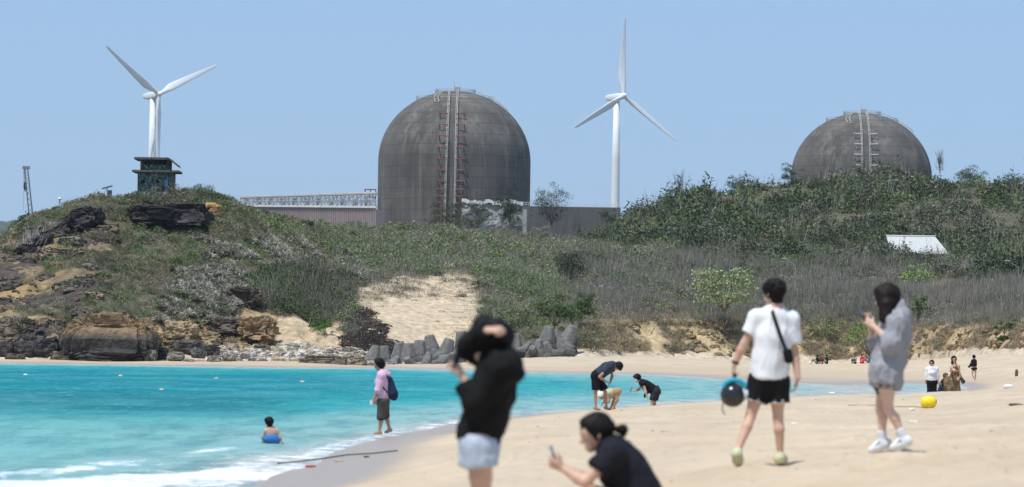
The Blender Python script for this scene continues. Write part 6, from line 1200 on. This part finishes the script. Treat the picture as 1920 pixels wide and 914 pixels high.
# ---- 3 man in white t-shirt walking away
d0 = 36.2; k = 1.0
J = pj(d0, dict(head=(1451, 551), neck=(1456, 580), shL=(1420, 597), shR=(1481, 601, .02), elL=(1395, 645), wrL=(1377, 684, .02), elR=(1489, 659, .04), wrR=(1496, 709, -.02), hipL=(1426, 716), hipR=(1457, 717), knL=(1407, 782, -.02), knR=(1459, 785), anL=(1382, 843, -.24), anR=(1463, 852), toL=(1386, 868, -.12), toR=(1471, 864, .12)))
J.update(fw=nrm([-.15, 1, 0]), hup=nrm([-.05, .15, 1]), hfw=nrm([-.75, .75, -.5]), hdL=nrm([-.08, .1, -1]), hdR=nrm([-.15, .1, -1]), pnL=nrm([1, .3, 0]), pnR=nrm([-1, .2, 0]), thL=Y3, thR=Y3)
J['anL'] = P(1383, 845, d0 - .20); J['toL'] = P(1385, 870, d0 - .14)
gz = float(J['anR'][2]) - .075; t = person("man in a white t-shirt and black shorts walking away across the sand", [J['anR'][0] - .15, d0, gz])
s, T = body(J, k, False, curl=(1.1, .45)); sobj(s, "body", SK1, t, .008)
WTE = fabric("white_tee", (.76, .77, .79), var=.04); s = torso_wear(J, T, k, .018, P(1441, 709, d0), hemr=.168, sleeve=(.60, .72), sl_r=.022, flat=1.15, kk=.035); sobj(s, "t_shirt", WTE, t, .009, .009, (6, 6, 2.4), 8)
s = shorts(J, T, k, P(1441, 700, d0), .56, r0=.118, r1=.112, ex=.012); sobj(s, "shorts", fabric("black_shorts", (.008, .008, .009)), t, .008, .006, (9, 9, 3), 9)
s = SDF()
for q in 'LR':
    h, kn = J['hip' + q], J['kn' + q]; u = nrm(kn - h)
    for f_, w_ in ((.50, .012), (.555, .014)): a_ = h + (kn - h) * (f_ - .02); s.cap(a_, a_ + u * w_, .1155, .1155, .0, clip=[(a_ + u * w_, u), (a_, -u)])
sobj(s, "hem_stripe", fabric("stripe_white", (.6, .6, .62)), t, .007, 0, sm_=0)
s = SDF(); up, fw_, rt = hair_cap(s, J['head'], J['hup'], J['hfw'], 1.0, .106)
for i in range(26): v = unit(1, np.random.default_rng(i))[0]; v[2] = abs(v[2]) * .8 + .1; v = nrm(v); s.cap(J['head'] + up * .03 + v * .09 - fw_ * .02, J['head'] + up * .03 + v * .112 - fw_ * .02, .022, .010, .015)
sobj(s, "hair", HAIR, t, .007, .004, (30, 30, 30), 10)
for q in 'LR': sobj(shoe(J, q, 1.0, .044), "shoe", fabric("yellow_green_shoe", (.52, .53, .34), var=.35, rough=.6), t, .007, .003, (20, 20, 20), 11)
for q in 'LR':
    an, to = J['an' + q], J['to' + q]; s = SDF(); he = an - nrm(np.array([to[0] - an[0], to[1] - an[1], 0])) * .05 + [0, 0, -.07]; s.cap(he, to + [0, 0, -.022], .032, .030, .01, (Z3, 1.6)); sobj(s, "sole", fabric("yellow_sole", (.62, .42, .02)), t, .007)
mb = MB(); u = nrm(J['wrL'] - J['elL']); mb.tube(J['wrL'] - u * .035, J['wrL'] - u * .012, .034, n=16); mb.obj("wristwatch", MT("watch_black", (.02, .02, .02)), t, np.array(t.location))
# shoulder bag
SB = fabric("black_strap", (.01, .01, .011)); b0 = P(1478, 668, d0 - .19); t = empty("shoulder_bag", b0, "small black pouch on a diagonal strap across the back of the man in white", "bag")
a = P(1444, 573, d0 - .04); pts = [P(1441, 577, d0 + .07), a, P(1450, 590, d0 - .135), P(1458, 614, d0 - .18), P(1467, 640, d0 - .195), b0, P(1484, 678, d0 - .1)]; kk_ = np.linspace(0, len(pts) - 1, 30); pts = np.array(pts); pts = np.stack([np.interp(kk_, np.arange(len(pts)), pts[:, i]) for i in range(3)], 1)
mb = MB(); wd_ = nrm([.9, 0, .35]) * .017
for i in range(len(pts) - 1): q = np.array([pts[i] - wd_, pts[i] + wd_, pts[i + 1] + wd_, pts[i + 1] - wd_]); mb.add(np.concatenate([q, q + [0, .006, 0]]), [[0, 1, 2, 3], [7, 6, 5, 4], [0, 4, 5, 1], [2, 6, 7, 3]])
mb.obj("strap", SB, t, b0); s = SDF(); s.cap(P(1476, 662, d0 - .18), P(1479, 674, d0 - .18), .042, .042, .02, (Y3, 1.5)); sobj(s, "pouch", SB, t, .006, .003, (20, 20, 20), 12)
# ball and mask
c0 = P(1374, 741, d0 - .02); t = empty("ball_float", c0, "glossy black ball hanging from the left hand of the man in white", "ball"); v, f = ICO[4]; mesh_obj("shell", v * [.118, .118, .116] + c0, f, MT("gloss_black", (.015, .016, .02), rough=.22, spec=.6), t, smooth=True, origin=c0)
mb = MB(); mb.tube(c0 + [0, 0, .11], c0 + [0, 0, .15], .022, .016, n=12); mb.path([c0 + [0, 0, .15], P(1374, 706, d0), P(1376, 698, d0)], .006, 6); mb.obj("handle_cord", MT("watch_black", (.02, .02, .02)), t, c0)
mb = MB(); mb.path([c0 + [-.09, 0, -.06], c0 + [-.10, -.02, -.14], c0 + [-.07, -.02, -.19]], .005, 5); mb.obj("loose_cord", MT("watch_black", (.02, .02, .02)), t, c0)
c0 = P(1377, 722, d0 - .02); t = empty("diving_mask", c0, "teal diving mask hooked over the black ball in the man's hand", "diving mask"); mb = MB(); TEAL = MT("teal_plastic", (.02, .36, .50), rough=.35); an = np.linspace(.1, math.pi - .1, 15)
mb.path([c0 + np.array([.10 * math.cos(a_), -.03, .075 * math.sin(a_) - .03]) for a_ in an], .024, 8); mb.obj("skirt", TEAL, t, c0); mb = MB(); mb.tube(P(1388, 735, d0 - .03), P(1402, 741, d0 - .03), .05, .055, n=16); mb.obj("lens", MT("mask_silver", (.6, .62, .66), rough=.2), t, c0)
mb = MB(); mb.tube(P(1378, 700, d0), P(1379, 716, d0), .012, n=8); mb.obj("strap", MT("watch_black", (.02, .02, .02)), t, c0); mb = MB(); mb.path([P(1396, 744, d0), P(1405, 740, d0 - .02)], .03, 8); mb.obj("frame", MT("watch_black", (.02, .02, .02)), t, c0)

# ---- 4 woman in the grey hoodie, profile left, looking at the phone
d0 = 36.6; k = .96
J = pj(d0, dict(head=(1662, 560), neck=(1677, 593), shL=(1681, 606, -.16), shR=(1679, 604, .15), elL=(1671, 644, -.20), wrL=(1638, 612, -.10), elR=(1640, 642, .12), wrR=(1630, 609, .02), hipL=(1661, 712, -.09), hipR=(1662, 712, .09), knL=(1666, 768, -.07), knR=(1650, 767, .08), anL=(1690, 811, -.08), anR=(1654, 824, .08), toL=(1672, 832, -.08), toR=(1633, 843, .08)))
J.update(fw=nrm([-1, -.15, 0]), hup=nrm([-.10, 0, 1]), hfw=nrm([-1, -.35, -.35]), hdL=nrm([-.7, .3, .6]), hdR=nrm([-.3, -.1, 1]), pnL=nrm([0, .9, .1]), pnR=nrm([0, -1, .1]), thL=Z3, thR=nrm([-1, 0, 0]))
J['toL'] = P(1675, 839, d0 - .08); J['anL'] = P(1693, 820, d0 - .08); J['toR'] = P(1634, 844, d0 + .08)
t = person("woman in a loose grey hoodie and white sneakers standing in profile, looking at her phone", [J['anR'][0] + .08, d0, float(J['anR'][2]) - .09])
s, T = body(J, k, True, curl=(.8, .8)); sobj(s, "body", SK3, t, .008)
HD = fabric("grey_hoodie", (.30, .305, .335), var=.08); s = torso_wear(J, T, k, .034, P(1660, 723, d0), hemr=.165, female=False, sleeve=(1.38, 1.25), sl_r=.030, flat=1.22, kk=.045)
s.cap(J['hipL'], J['hipR'], .128, .128, .04, clip=[(P(1660, 719, d0), -Z3)]); s.cap(J['hipL'] + Z3 * .1, J['hipR'] + Z3 * .1, .13, .13, .05); s.cap(P(1684, 574, d0 + .0), P(1686, 590, d0 + .02), .055, .075, .04, (Y3, .8)); s.cap(P(1652, 694, d0 - .1), P(1652, 706, d0), .07, .06, .06, clip=[(P(1660, 717, d0), -Z3)]); s.cap(P(1672, 640, d0 - .2), P(1664, 652, d0 - .2), .075, .06, .05); sobj(s, "hoodie", HD, t, .009, .017, (8, 8, 4), 13)
s = SDF(); up, fw_, rt = hair_cap(s, J['head'], J['hup'], J['hfw'], 1.0, .107); s.cap(J['head'] + up * .03 - fw_ * .03, P(1672, 592, d0 - .02), .10, .075, .04); s.cap(J['head'] + rt * -.0 + fw_ * .03 + up * .03 + [0, -.07, 0], P(1656, 597, d0 - .13), .05, .035, .04); s.cap(P(1664, 570, d0 - .11), P(1664, 600, d0 - .14), .055, .04, .04); s.cap(J['head'] + fw_ * .07 + up * .06, P(1648, 572, d0 - .06), .04, .018, .03)
sobj(s, "hair", HAIRB, t, .008, .006, (28, 28, 7), 14)
s = shorts(J, T, k, P(1660, 700, d0), .10, r0=.100, r1=.106); sobj(s, "shorts", fabric("brown_pattern_shorts", (.09, .065, .045), var=.8), t, .009, .005, seed=15)
for q in 'LR':
    a_, kn = J['an' + q], J['kn' + q]; u = nrm(kn - a_); s = SDF(); s.cap(a_ - u * .03, a_ + u * .09, .044, .046, .02, clip=[(a_ + u * .085, u)]); sobj(s, "sock", fabric("white_sock", (.72, .72, .74)), t, .007, .003)
    sobj(shoe(J, q, .98, .046), "sneaker", fabric("white_sneaker", (.72, .73, .75), var=.05, rough=.5), t, .007, .002, (20, 20, 20), 16)
    for i in range(3): mb = MB(); m_ = J['an' + q] * (.62 - .13 * i) + J['to' + q] * (.38 + .13 * i); mb.tube(m_ + [0, -.047, .018], m_ + [.022, -.048, -.03], .006, n=6); mb.obj("stripe", MT("stripe_dark", (.03, .03, .04)), t, np.array(t.location))
phone(P(1616, 590, d0 - .03), np.array(Matrix.Rotation(1.3, 3, 'Z') @ Matrix.Rotation(-.5, 3, 'X')), PHM, "dark phone held up by the woman in the grey hoodie")

# ---- 5 woman in pink hooded shirt at the water's edge
d0 = 81.; k = .98
J = pj(d0, dict(head=(711, 684), neck=(717, 699), shL=(717, 705, -.16), shR=(718, 704, .16), elL=(708, 733, -.18), wrL=(701, 749, -.18), elR=(716, 733, .18), wrR=(706, 750, .15), hipL=(718, 752, -.08), hipR=(720, 751, .08), knL=(714, 782, -.06), knR=(722, 780, .08), anL=(711, 809, -.06), anR=(730, 804, .08), toL=(702, 813, -.06), toR=(722, 811, .08)))
J.update(fw=nrm([-1, .2, 0]), hup=nrm([-.12, 0, 1]), hfw=nrm([-1, .15, -.35]), hdL=nrm([-.2, 0, -1]), hdR=nrm([-.2, 0, -1]), pnL=Y3, pnR=-Y3, thL=L3, thR=L3)
t = person("woman in a pink hooded shirt and rolled grey trousers walking at the water's edge", [J['anL'][0], d0, 0])
s, T = body(J, k, True); sobj(s, "body", SK2, t, .014); PKF = fabric("pink_shirt", (.66, .43, .56), var=.06); s = torso_wear(J, T, k, .03, P(718, 746, d0), hemr=.165, female=True, sleeve=1.05, sl_r=.026); s.cap(P(722, 698, d0), P(727, 702, d0), .05, .06, .04); sobj(s, "hooded_shirt", PKF, t, .013, .008)
s = SDF(); s.cap(P(718, 744, d0), P(719, 750, d0), .165, .165, .02, (T['tf'], 1.25), [(P(719, 753, d0), -Z3), (P(719, 744, d0), Z3)]); sobj(s, "shirt_tail", fabric("grey_tail", (.4, .42, .45)), t, .013)
s = shorts(J, T, k, P(719, 749, d0), 1.15, r0=.112, r1=.082); sobj(s, "trousers", fabric("grey_trousers", (.085, .07, .065)), t, .013, .006); s = SDF()
for q in 'LR': kn, an_ = J['kn' + q], J['an' + q]; u = nrm(an_ - kn); s.cap(kn - u * .03, kn + u * .06, .086, .08, .02, clip=[(kn + u * .07, u), (kn - u * .03, -u)])
sobj(s, "rolled_cuff", fabric("dark_cuff", (.012, .011, .012)), t, .013); s = SDF(); hair_cap(s, J['head'], J['hup'], J['hfw'], 1, .108); s.cap(P(716, 682, d0), P(721, 686, d0), .055, .025, .03); sobj(s, "hair", HAIR, t, .012, .004)
b0 = P(735, 728, d0); t = empty("backpack", b0, "navy backpack worn by the woman in pink", "backpack"); NV = fabric("navy_pack", (.018, .03, .06)); s = SDF(); s.cap(P(729, 713, d0), P(735, 738, d0), .085, .125, .05, (Y3, .85)); s.cap(P(738, 738, d0), P(739, 745, d0), .085, .07, .04); sobj(s, "pack", NV, t, .013, .006)
s = SDF(); pts = [P(731, 712, d0 - .1), P(722, 702, d0 - .19), P(713, 706, d0 - .2), P(714, 722, d0 - .2), P(726, 736, d0 - .15)]
for i in range(4): s.cap(pts[i], pts[i + 1], .018, .018, .01)
sobj(s, "strap", NV, t, .010); c_ = P(697, 755, d0 - .2); t = empty("paper_cup", c_, "small white cup in the lowered hand of the woman in pink", "cup"); mb = MB(); mb.lathe([(.001, -.05), (.032, -.05), (.042, .05), (.036, .05), (.028, -.04), (.001, -.04)], 16, c_); mb.obj("cup", MT("cup_white", (.8, .8, .8)), t, c_); mb = MB(); mb.lathe([(.044, .044), (.046, .052), (.038, .053)], 16, c_); mb.obj("rim", MT("cup_white", (.8, .8, .8)), t, c_)

# ---- 6 child squatting in the shallows, seen from behind
d0 = 72.; k = .62
J = pj(d0, dict(head=(504, 793), neck=(508, 804), shL=(499, 808), shR=(519, 808), elL=(494, 819, .05), wrL=(493, 829, .12), elR=(525, 819, -.02), wrR=(528, 829, -.02), hipL=(503, 824), hipR=(517, 824), knL=(493, 818, .16), knR=(524, 820, .16), anL=(496, 833, .08), anR=(522, 833, .08), toL=(494, 834, .2), toR=(524, 834, .2)))
J.update(fw=Y3, hup=nrm([0, .1, 1]), hfw=nrm([-.8, .55, -.4])); t = person("small boy in blue swim shorts squatting in the shallow foam, seen from behind", [J['hipL'][0], d0, 0]); s, T = body(J, k, False); sobj(s, "body", SK1, t, .010)
s = shorts(J, T, k, P(510, 815, d0), .8, r0=.115, r1=.10, ex=.015); s.cap(P(503, 821, d0 - .02), P(517, 822, d0 - .02), .055, .055, .03); sobj(s, "swim_shorts", fabric("blue_shorts", (.06, .19, .48), var=.35), t, .010, .005, (15, 15, 15)); s = SDF(); hair_cap(s, J['head'], J['hup'], J['hfw'], .78, .106); sobj(s, "hair", HAIR, t, .009, .005, (30, 30, 30))

# ---- 7 man bending forward
d0 = 103.; k = 1.0
J = pj(d0, dict(head=(1157, 687), neck=(1149, 683), shL=(1142, 688, -.17), shR=(1145, 686, .17), elL=(1124, 707, -.22), wrL=(1138, 717, -.1), elR=(1148, 706, .2), wrR=(1144, 718, .05), hipL=(1117, 704, -.08), hipR=(1120, 704, .1), knL=(1117, 736, -.08), knR=(1135, 736, .1), anL=(1117, 763, -.08), anR=(1137, 763, .1), toL=(1125, 768, -.08), toR=(1145, 768, .1)))
J.update(fw=nrm([.6, -.1, -1]), hup=nrm([.75, -.2, -.15]), hfw=nrm([.25, -.3, -1]), hdL=nrm([1, .2, 0]), hdR=nrm([-.5, -.4, -1]), pnL=-Z3, pnR=L3)
t = person("man in a dark blue t-shirt and black shorts bending forward at the water's edge", [J['anL'][0] + .1, d0, float(J['anL'][2]) - .07]); s, T = body(J, k, False); sobj(s, "body", SK2, t, .015)
s = torso_wear(J, T, k, .035, P(1115, 709, d0), hemr=.175, sleeve=.55, sl_r=.03); sobj(s, "t_shirt", fabric("slate_tee", (.028, .042, .068), var=.35), t, .014, .010, (7, 7, 7)); s = shorts(J, T, k, P(1121, 700, d0), .86, r0=.125, r1=.105); sobj(s, "shorts", fabric("black_shorts2", (.007, .008, .012)), t, .014, .006)
s = SDF(); hair_cap(s, J['head'] + [.01, 0, .0], J['hup'], J['hfw'], 1.05, .11); sobj(s, "hair", HAIR, t, .012, .004)

# ---- 8 person crouching just behind him
d0 = 106.; k = .95
J = pj(d0, dict(head=(1128, 742), neck=(1136, 740), shL=(1140, 738, -.12), shR=(1141, 737, .15), elL=(1142, 752, -.15), wrL=(1136, 758, -.15), elR=(1136, 750, .1), wrR=(1131, 756, .1), hipL=(1154, 736, -.08), hipR=(1156, 735, .08), knL=(1158, 750, -.15), knR=(1152, 752, .15), anL=(1150, 764, -.1), anR=(1146, 765, .1), toL=(1144, 767, -.1), toR=(1140, 767, .1)))
J.update(fw=nrm([-.8, 0, -.6]), hup=nrm([-.8, 0, .3]), hfw=nrm([-.4, -.2, -1])); t = person("sun tanned person in a pale green top crouching behind the bending man's legs", [J['hipL'][0], d0, float(J['anL'][2]) - .06]); s, T = body(J, k, True); sobj(s, "body", SK2, t, .015)
s = torso_wear(J, T, k, .015, T['waist'], female=True, hemr=.12); sobj(s, "top", fabric("pale_green_top", (.42, .45, .28)), t, .014); s = SDF(); hair_cap(s, J['head'], J['hup'], J['hfw'], 1.0, .11); sobj(s, "white_cap", fabric("white_cap", (.72, .72, .74)), t, .013); s = shorts(J, T, k, T['hm'] + T['sp'] * .06, .25); sobj(s, "swim_shorts", fabric("tan_shorts", (.42, .26, .16)), t, .014)

# ---- 9 woman in black tank top leaning forward with a phone
d0 = 122.; k = 1.0
J = pj(d0, dict(head=(1195, 710), neck=(1203, 715), shL=(1206, 720, -.16), shR=(1207, 718, .16), elL=(1210, 733, -.2), wrL=(1213, 744, -.2), elR=(1198, 731, .2), wrR=(1189, 733, .1), hipL=(1229, 734, -.1), hipR=(1231, 733, .1), knL=(1222, 757, -.1), knR=(1227, 757, .1), anL=(1222, 781, -.1), anR=(1229, 781, .1), toL=(1214, 784, -.1), toR=(1221, 784, .1)))
J.update(fw=nrm([-.8, 0, -.7]), hup=nrm([-.45, 0, 1]), hfw=nrm([-1, -.2, -.4]), hdR=nrm([-1, 0, 0])); t = person("person in a black tank top leaning forward with a phone, right of the bending man", [J['anL'][0], d0, -.3]); s, T = body(J, k, True); sobj(s, "body", SK1, t, .015)
s = torso_wear(J, T, k, .03, P(1231, 738, d0), female=True, hemr=.17); s.cap(P(1213, 735, d0), P(1209, 744, d0), .06, .03, .04); sobj(s, "tank_top", fabric("black_tank", (.008, .008, .010)), t, .014, .01, (8, 8, 8)); s = shorts(J, T, k, P(1228, 728, d0), .75, r0=.12, r1=.105); sobj(s, "shorts", fabric("dark_shorts3", (.03, .026, .035)), t, .014, .006)
s = SDF(); hair_cap(s, J['head'], J['hup'], J['hfw'], 1.05, .11); sobj(s, "hair", HAIR, t, .012, .004); s = SDF(); fw_ = nrm(J['hfw']); s.cap(J['head'] + fw_ * .05 - nrm(J['hup']) * .035 + [0, -.02, 0], J['head'] + fw_ * .06 - nrm(J['hup']) * .06, .06, .045, .02); sobj(s, "face_mask", fabric("white_mask", (.75, .75, .78)), t, .012)
phone(P(1183.5, 730, d0 + .1), np.array(Matrix.Rotation(1.4, 3, 'Z') @ Matrix.Rotation(.35, 3, 'X')), PHM, "black phone held out by the person in the tank top", (.09, .012, .17))

# ---- 10..12 group at the right, behind the sand rise
d0 = 141.; k = 1.0
J = pj(d0, dict(head=(1747, 682), neck=(1747, 690), shL=(1739, 693), shR=(1755, 693), elL=(1737, 704), wrL=(1736, 714), elR=(1758, 704), wrR=(1758, 714), hipL=(1743, 716), hipR=(1752, 716), knL=(1743, 737), knR=(1752, 737), anL=(1743, 757), anR=(1752, 757), toL=(1742, 759, -.2), toR=(1753, 759, -.2)))
J.update(fw=-Y3, hup=Z3, hfw=nrm([-.3, -1, 0])); t = person("woman in a white long sleeved top and black trousers with sunglasses, standing at the right", [J['anL'][0] + .08, d0, float(J['anL'][2]) - .05]); s, T = body(J, k, True); sobj(s, "body", SK1, t, .018)
s = torso_wear(J, T, k, .03, P(1747.5, 713, d0), hemr=.175, female=True, sleeve=1.9, sl_r=.022); sobj(s, "top", fabric("white_top", (.72, .73, .78), var=.04), t, .017, .008); s = shorts(J, T, k, P(1747.5, 711, d0), 1.9, r0=.105, r1=.085); sobj(s, "trousers", fabric("black_trousers", (.01, .01, .012)), t, .017, .006)
s = SDF(); hair_cap(s, J['head'], J['hup'], J['hfw'], 1, .106); sobj(s, "hair", HAIRB, t, .014); s = SDF(); c_ = J['head'] + nrm(J['hfw']) * .09 + [0, 0, .015]; s.cap(c_ + [-.045, 0, 0], c_ + [.045, -.01, 0], .02, .02, .005); sobj(s, "sunglasses", MT("glasses", (.01, .01, .01), rough=.2), t, .010)
d0 = 143.
J = pj(d0, dict(head=(1773, 706), neck=(1772, 713), shL=(1768, 717), shR=(1777, 717), elL=(1763, 722, -.1), wrL=(1757, 718, -.15), elR=(1779, 726), wrR=(1774, 731, -.2), hipL=(1771, 733), hipR=(1778, 733), knL=(1764, 726, -.4), knR=(1773, 727, -.4), anL=(1759, 738, -.5), anR=(1771, 739, -.55), toL=(1757, 739, -.7), toR=(1771, 740, -.75)))
J.update(fw=nrm([-.4, -1, 0]), hup=Z3, hfw=nrm([.6, -.6, .2])); t = person("man in dark clothes and navy jeans sitting on the sand between the two standing women", [J['hipL'][0], d0, float(J['hipL'][2]) - .1]); s, T = body(J, 1.0); sobj(s, "body", SK2, t, .018)
s = torso_wear(J, T, 1.0, .03, P(1775, 735, d0), hemr=.16, sleeve=.7); sobj(s, "shirt", fabric("black_shirt", (.012, .012, .015)), t, .017); s = shorts(J, T, 1.0, P(1775, 730, d0), 1.85, r0=.10, r1=.08); sobj(s, "jeans", fabric("navy_jeans", (.02, .03, .05)), t, .017); s = SDF(); hair_cap(s, J['head'], J['hup'], J['hfw'], 1, .098); sobj(s, "hair", mat("hair_short", (.10, .075, .06)), t, .014)
d0 = 140.; k = 1.04
J = pj(d0, dict(head=(1788.5, 675), neck=(1790, 684), shL=(1785, 688), shR=(1797, 687), elL=(1783, 697, -.1), wrL=(1783, 692, -.3), elR=(1799, 699), wrR=(1803, 709), hipL=(1786, 712), hipR=(1795, 712), knL=(1786, 735), knR=(1793, 735), anL=(1786, 756), anR=(1793, 756), toL=(1785, 758, -.2), toR=(1794, 758, -.2)))
J.update(fw=nrm([-.2, -1, 0]), hup=Z3, hfw=nrm([.1, -1, -.2])); t = person("woman in a windblown brown patterned dress with long brown hair, standing at the right", [J['anL'][0], d0, float(J['anL'][2]) - .05]); s, T = body(J, k, True); sobj(s, "body", SK1, t, .018)
s = SDF(); s.cap(P(1791, 691, d0), P(1791, 700, d0), .13, .12, .03, (Y3, 1.4)); s.cap(P(1791, 700, d0), P(1787, 730, d0), .13, .27, .05, (Y3, 1.5), [(P(1787, 736, d0), -Z3)]); s.cap(P(1785, 706, d0), P(1777, 716, d0), .09, .13, .06, (Y3, 1.6)); s.cap(P(1777, 718, d0), P(1776, 727, d0), .13, .12, .06, (Y3, 1.6)); s.cap(P(1793, 686, d0 - .08), P(1793, 692, d0 - .08), .03, .05, .03)
sobj(s, "dress", fabric("brown_pattern_dress", (.15, .105, .06), var=.7), t, .015, .022, (6, 6, 3)); s = SDF(); hair_cap(s, J['head'], J['hup'], J['hfw'], 1, .108); s.cap(J['head'], P(1785, 681, d0 - .04), .075, .04, .04); s.cap(J['head'], P(1792, 690, d0 - .06), .06, .03, .04); sobj(s, "hair", HAIRB, t, .014, .008, (20, 20, 10)); s = SDF(); c_ = J['head'] + nrm(J['hfw']) * .09 + [0, 0, .015]; s.cap(c_ + [-.045, 0, 0], c_ + [.045, -.01, 0], .02, .02, .005); sobj(s, "sunglasses", MT("glasses", (.01, .01, .01), rough=.2), t, .010)
b0 = P(1804, 713, d0 - .1); t = empty("hand_bag", b0, "dark crumpled bag hanging from the hand of the woman in the patterned dress", "bag"); s = SDF(); s.cap(P(1802, 710, d0 - .1), P(1806, 716, d0 - .1), .05, .075, .03, (Y3, 1.5)); sobj(s, "pouch", fabric("olive_bag", (.05, .05, .04)), t, .014, .01, (15, 15, 15)); s = SDF(); s.cap(P(1803, 705, d0 - .1), P(1803, 711, d0 - .1), .012, .012); sobj(s, "handle", fabric("olive_bag2", (.05, .05, .04)), t, .010)
# ---- 13 woman in black swimsuit far right
d0 = 246.; k = .98
J = pj(d0, dict(head=(1826, 670), neck=(1826, 675), shL=(1823, 677), shR=(1829, 677), elL=(1821, 684), wrL=(1817, 687), elR=(1830, 684), wrR=(1828, 690), hipL=(1824, 691), hipR=(1829, 691), knL=(1823, 703), knR=(1829, 702), anL=(1828, 712.5), anR=(1829, 708, .2), toL=(1827, 714.5, .1), toR=(1829, 711, .1)))
J.update(fw=nrm([-.3, 1, 0]), hup=Z3, hfw=nrm([-.6, .8, 0])); t = person("woman in a black swimsuit and wrap walking away, far off at the right", [J['anL'][0], d0, float(J['anL'][2]) - .06]); s, T = body(J, k, True); sobj(s, "body", SK1, t, .022)
s = torso_wear(J, T, k, .02, P(1826.5, 687, d0), female=True, sleeve=1.4, hemr=.13); s.cap(P(1821, 684, d0), P(1817, 688, d0), .09, .07, .05); sobj(s, "black_wrap", fabric("black_wrap", (.01, .01, .012)), t, .020, .008); s = shorts(J, T, k, T['hm'] + T['sp'] * .05, .12, r0=.11, r1=.10); sobj(s, "swimsuit", fabric("black_swim", (.01, .01, .012)), t, .020); s = SDF(); hair_cap(s, J['head'], J['hup'], J['hfw'], 1.05, .11); s.cap(J['head'] + [0, 0, .1], J['head'] + [0, 0, .14], .05, .04, .02); sobj(s, "hair", HAIR, t, .018)
# ---- far sitters under the bluff
def sitter(x, y, d, face, top, bot, label, skin=SK1, hair=HAIR, lean=0.):
    s_ = FPX / d; f2 = nrm(face); sd = nrm(np.cross(f2, Z3)); b = P(x, y, d); J = dict(hipL=b + sd * .1 + Z3 * .1, hipR=b - sd * .1 + Z3 * .1, shL=b + sd * .17 + Z3 * .53 + f2 * lean, shR=b - sd * .17 + Z3 * .53 + f2 * lean, neck=b + Z3 * .60 + f2 * lean, head=b + Z3 * .76 + f2 * (lean + .04), hup=Z3, hfw=f2, fw=f2)
    for q, o in (('L', 1), ('R', -1)): J['kn' + q] = b + f2 * .38 + sd * o * .12 + Z3 * .40; J['an' + q] = b + f2 * .62 + sd * o * .12 + Z3 * .06; J['to' + q] = b + f2 * .78 + sd * o * .12 + Z3 * .03; J['el' + q] = J['sh' + q] + f2 * .16 - Z3 * .22; J['wr' + q] = J['kn' + q] - f2 * .04 + Z3 * .03
    t = person(label, b); s, T = body(J, 1.0); sobj(s, "body", skin, t, .026); sobj(torso_wear(J, T, 1.0, .03, b + Z3 * .08, hemr=.16, sleeve=.8), "top", top, t, .025); sobj(shorts(J, T, 1.0, b + Z3 * .18, 1.5, r0=.1, r1=.08), "trousers", bot, t, .025); s = SDF(); hair_cap(s, J['head'], J['hup'], J['hfw'], 1.05, .11); sobj(s, "hair", hair, t, .022)
FB = fabric("far_black", (.012, .012, .015)); FR = fabric("far_rust", (.16, .05, .04)); FBL = fabric("far_blue", (.05, .14, .26)); FPK = fabric("far_red", (.55, .03, .08)); FGY = fabric("far_grey", (.25, .27, .3))
def seat_y(x, d): return float(yh(x)) + (CAMZ - float(sand_z(x, d)[0])) * FPX / d
for x, d, fc, a_, b_, lb in ((1532, 372, (-1, -.2, 0), FB, FBL, "person in black lying back on the sand, leftmost under the bluff"), (1540, 373, (-.3, -1, 0), FR, FB, "person with long reddish hair sitting under the bluff, middle of the trio"), (1550, 372, (-1, -.3, 0), FB, FB, "person in black sitting bent forward, right of the reddish haired one"),
    (1602, 368, (-.4, -1, 0), FGY, FB, "person in grey sitting in the shade of the leafy shrub"), (1616, 367, (.6, -1, 0), FPK, FPK, "person in bright red sitting beside the leafy shrub"), (1629, 368, (-1, -.4, 0), FBL, FBL, "person in blue sitting just left of the hoodie woman's back")):
    sitter(x, seat_y(x, d), d, fc, a_, b_, lb)
# ------------------------------------------------------------------ haze: one even box of air round the whole scene
hm_ = bpy.data.materials.new("haze_air"); hm_.use_nodes = True; hm_.node_tree.nodes.remove(hm_.node_tree.nodes["Principled BSDF"]); pv = hm_.node_tree.nodes.new("ShaderNodeVolumePrincipled"); pv.inputs["Color"].default_value = (.80, .88, 1, 1); pv.inputs["Density"].default_value = .000045; pv.inputs["Anisotropy"].default_value = .2
hm_.node_tree.links.new(pv.outputs[0], hm_.node_tree.nodes["Material Output"].inputs["Volume"])
mb = MB(); mb.box((0, 6800, 120), (13000, 14600, 248.6)); hz_o = mb.obj("haze", hm_); tag(hz_o, "thin bluish sea haze filling the air", "haze", kind='stuff'); hz_o.display_type = 'BOUNDS'
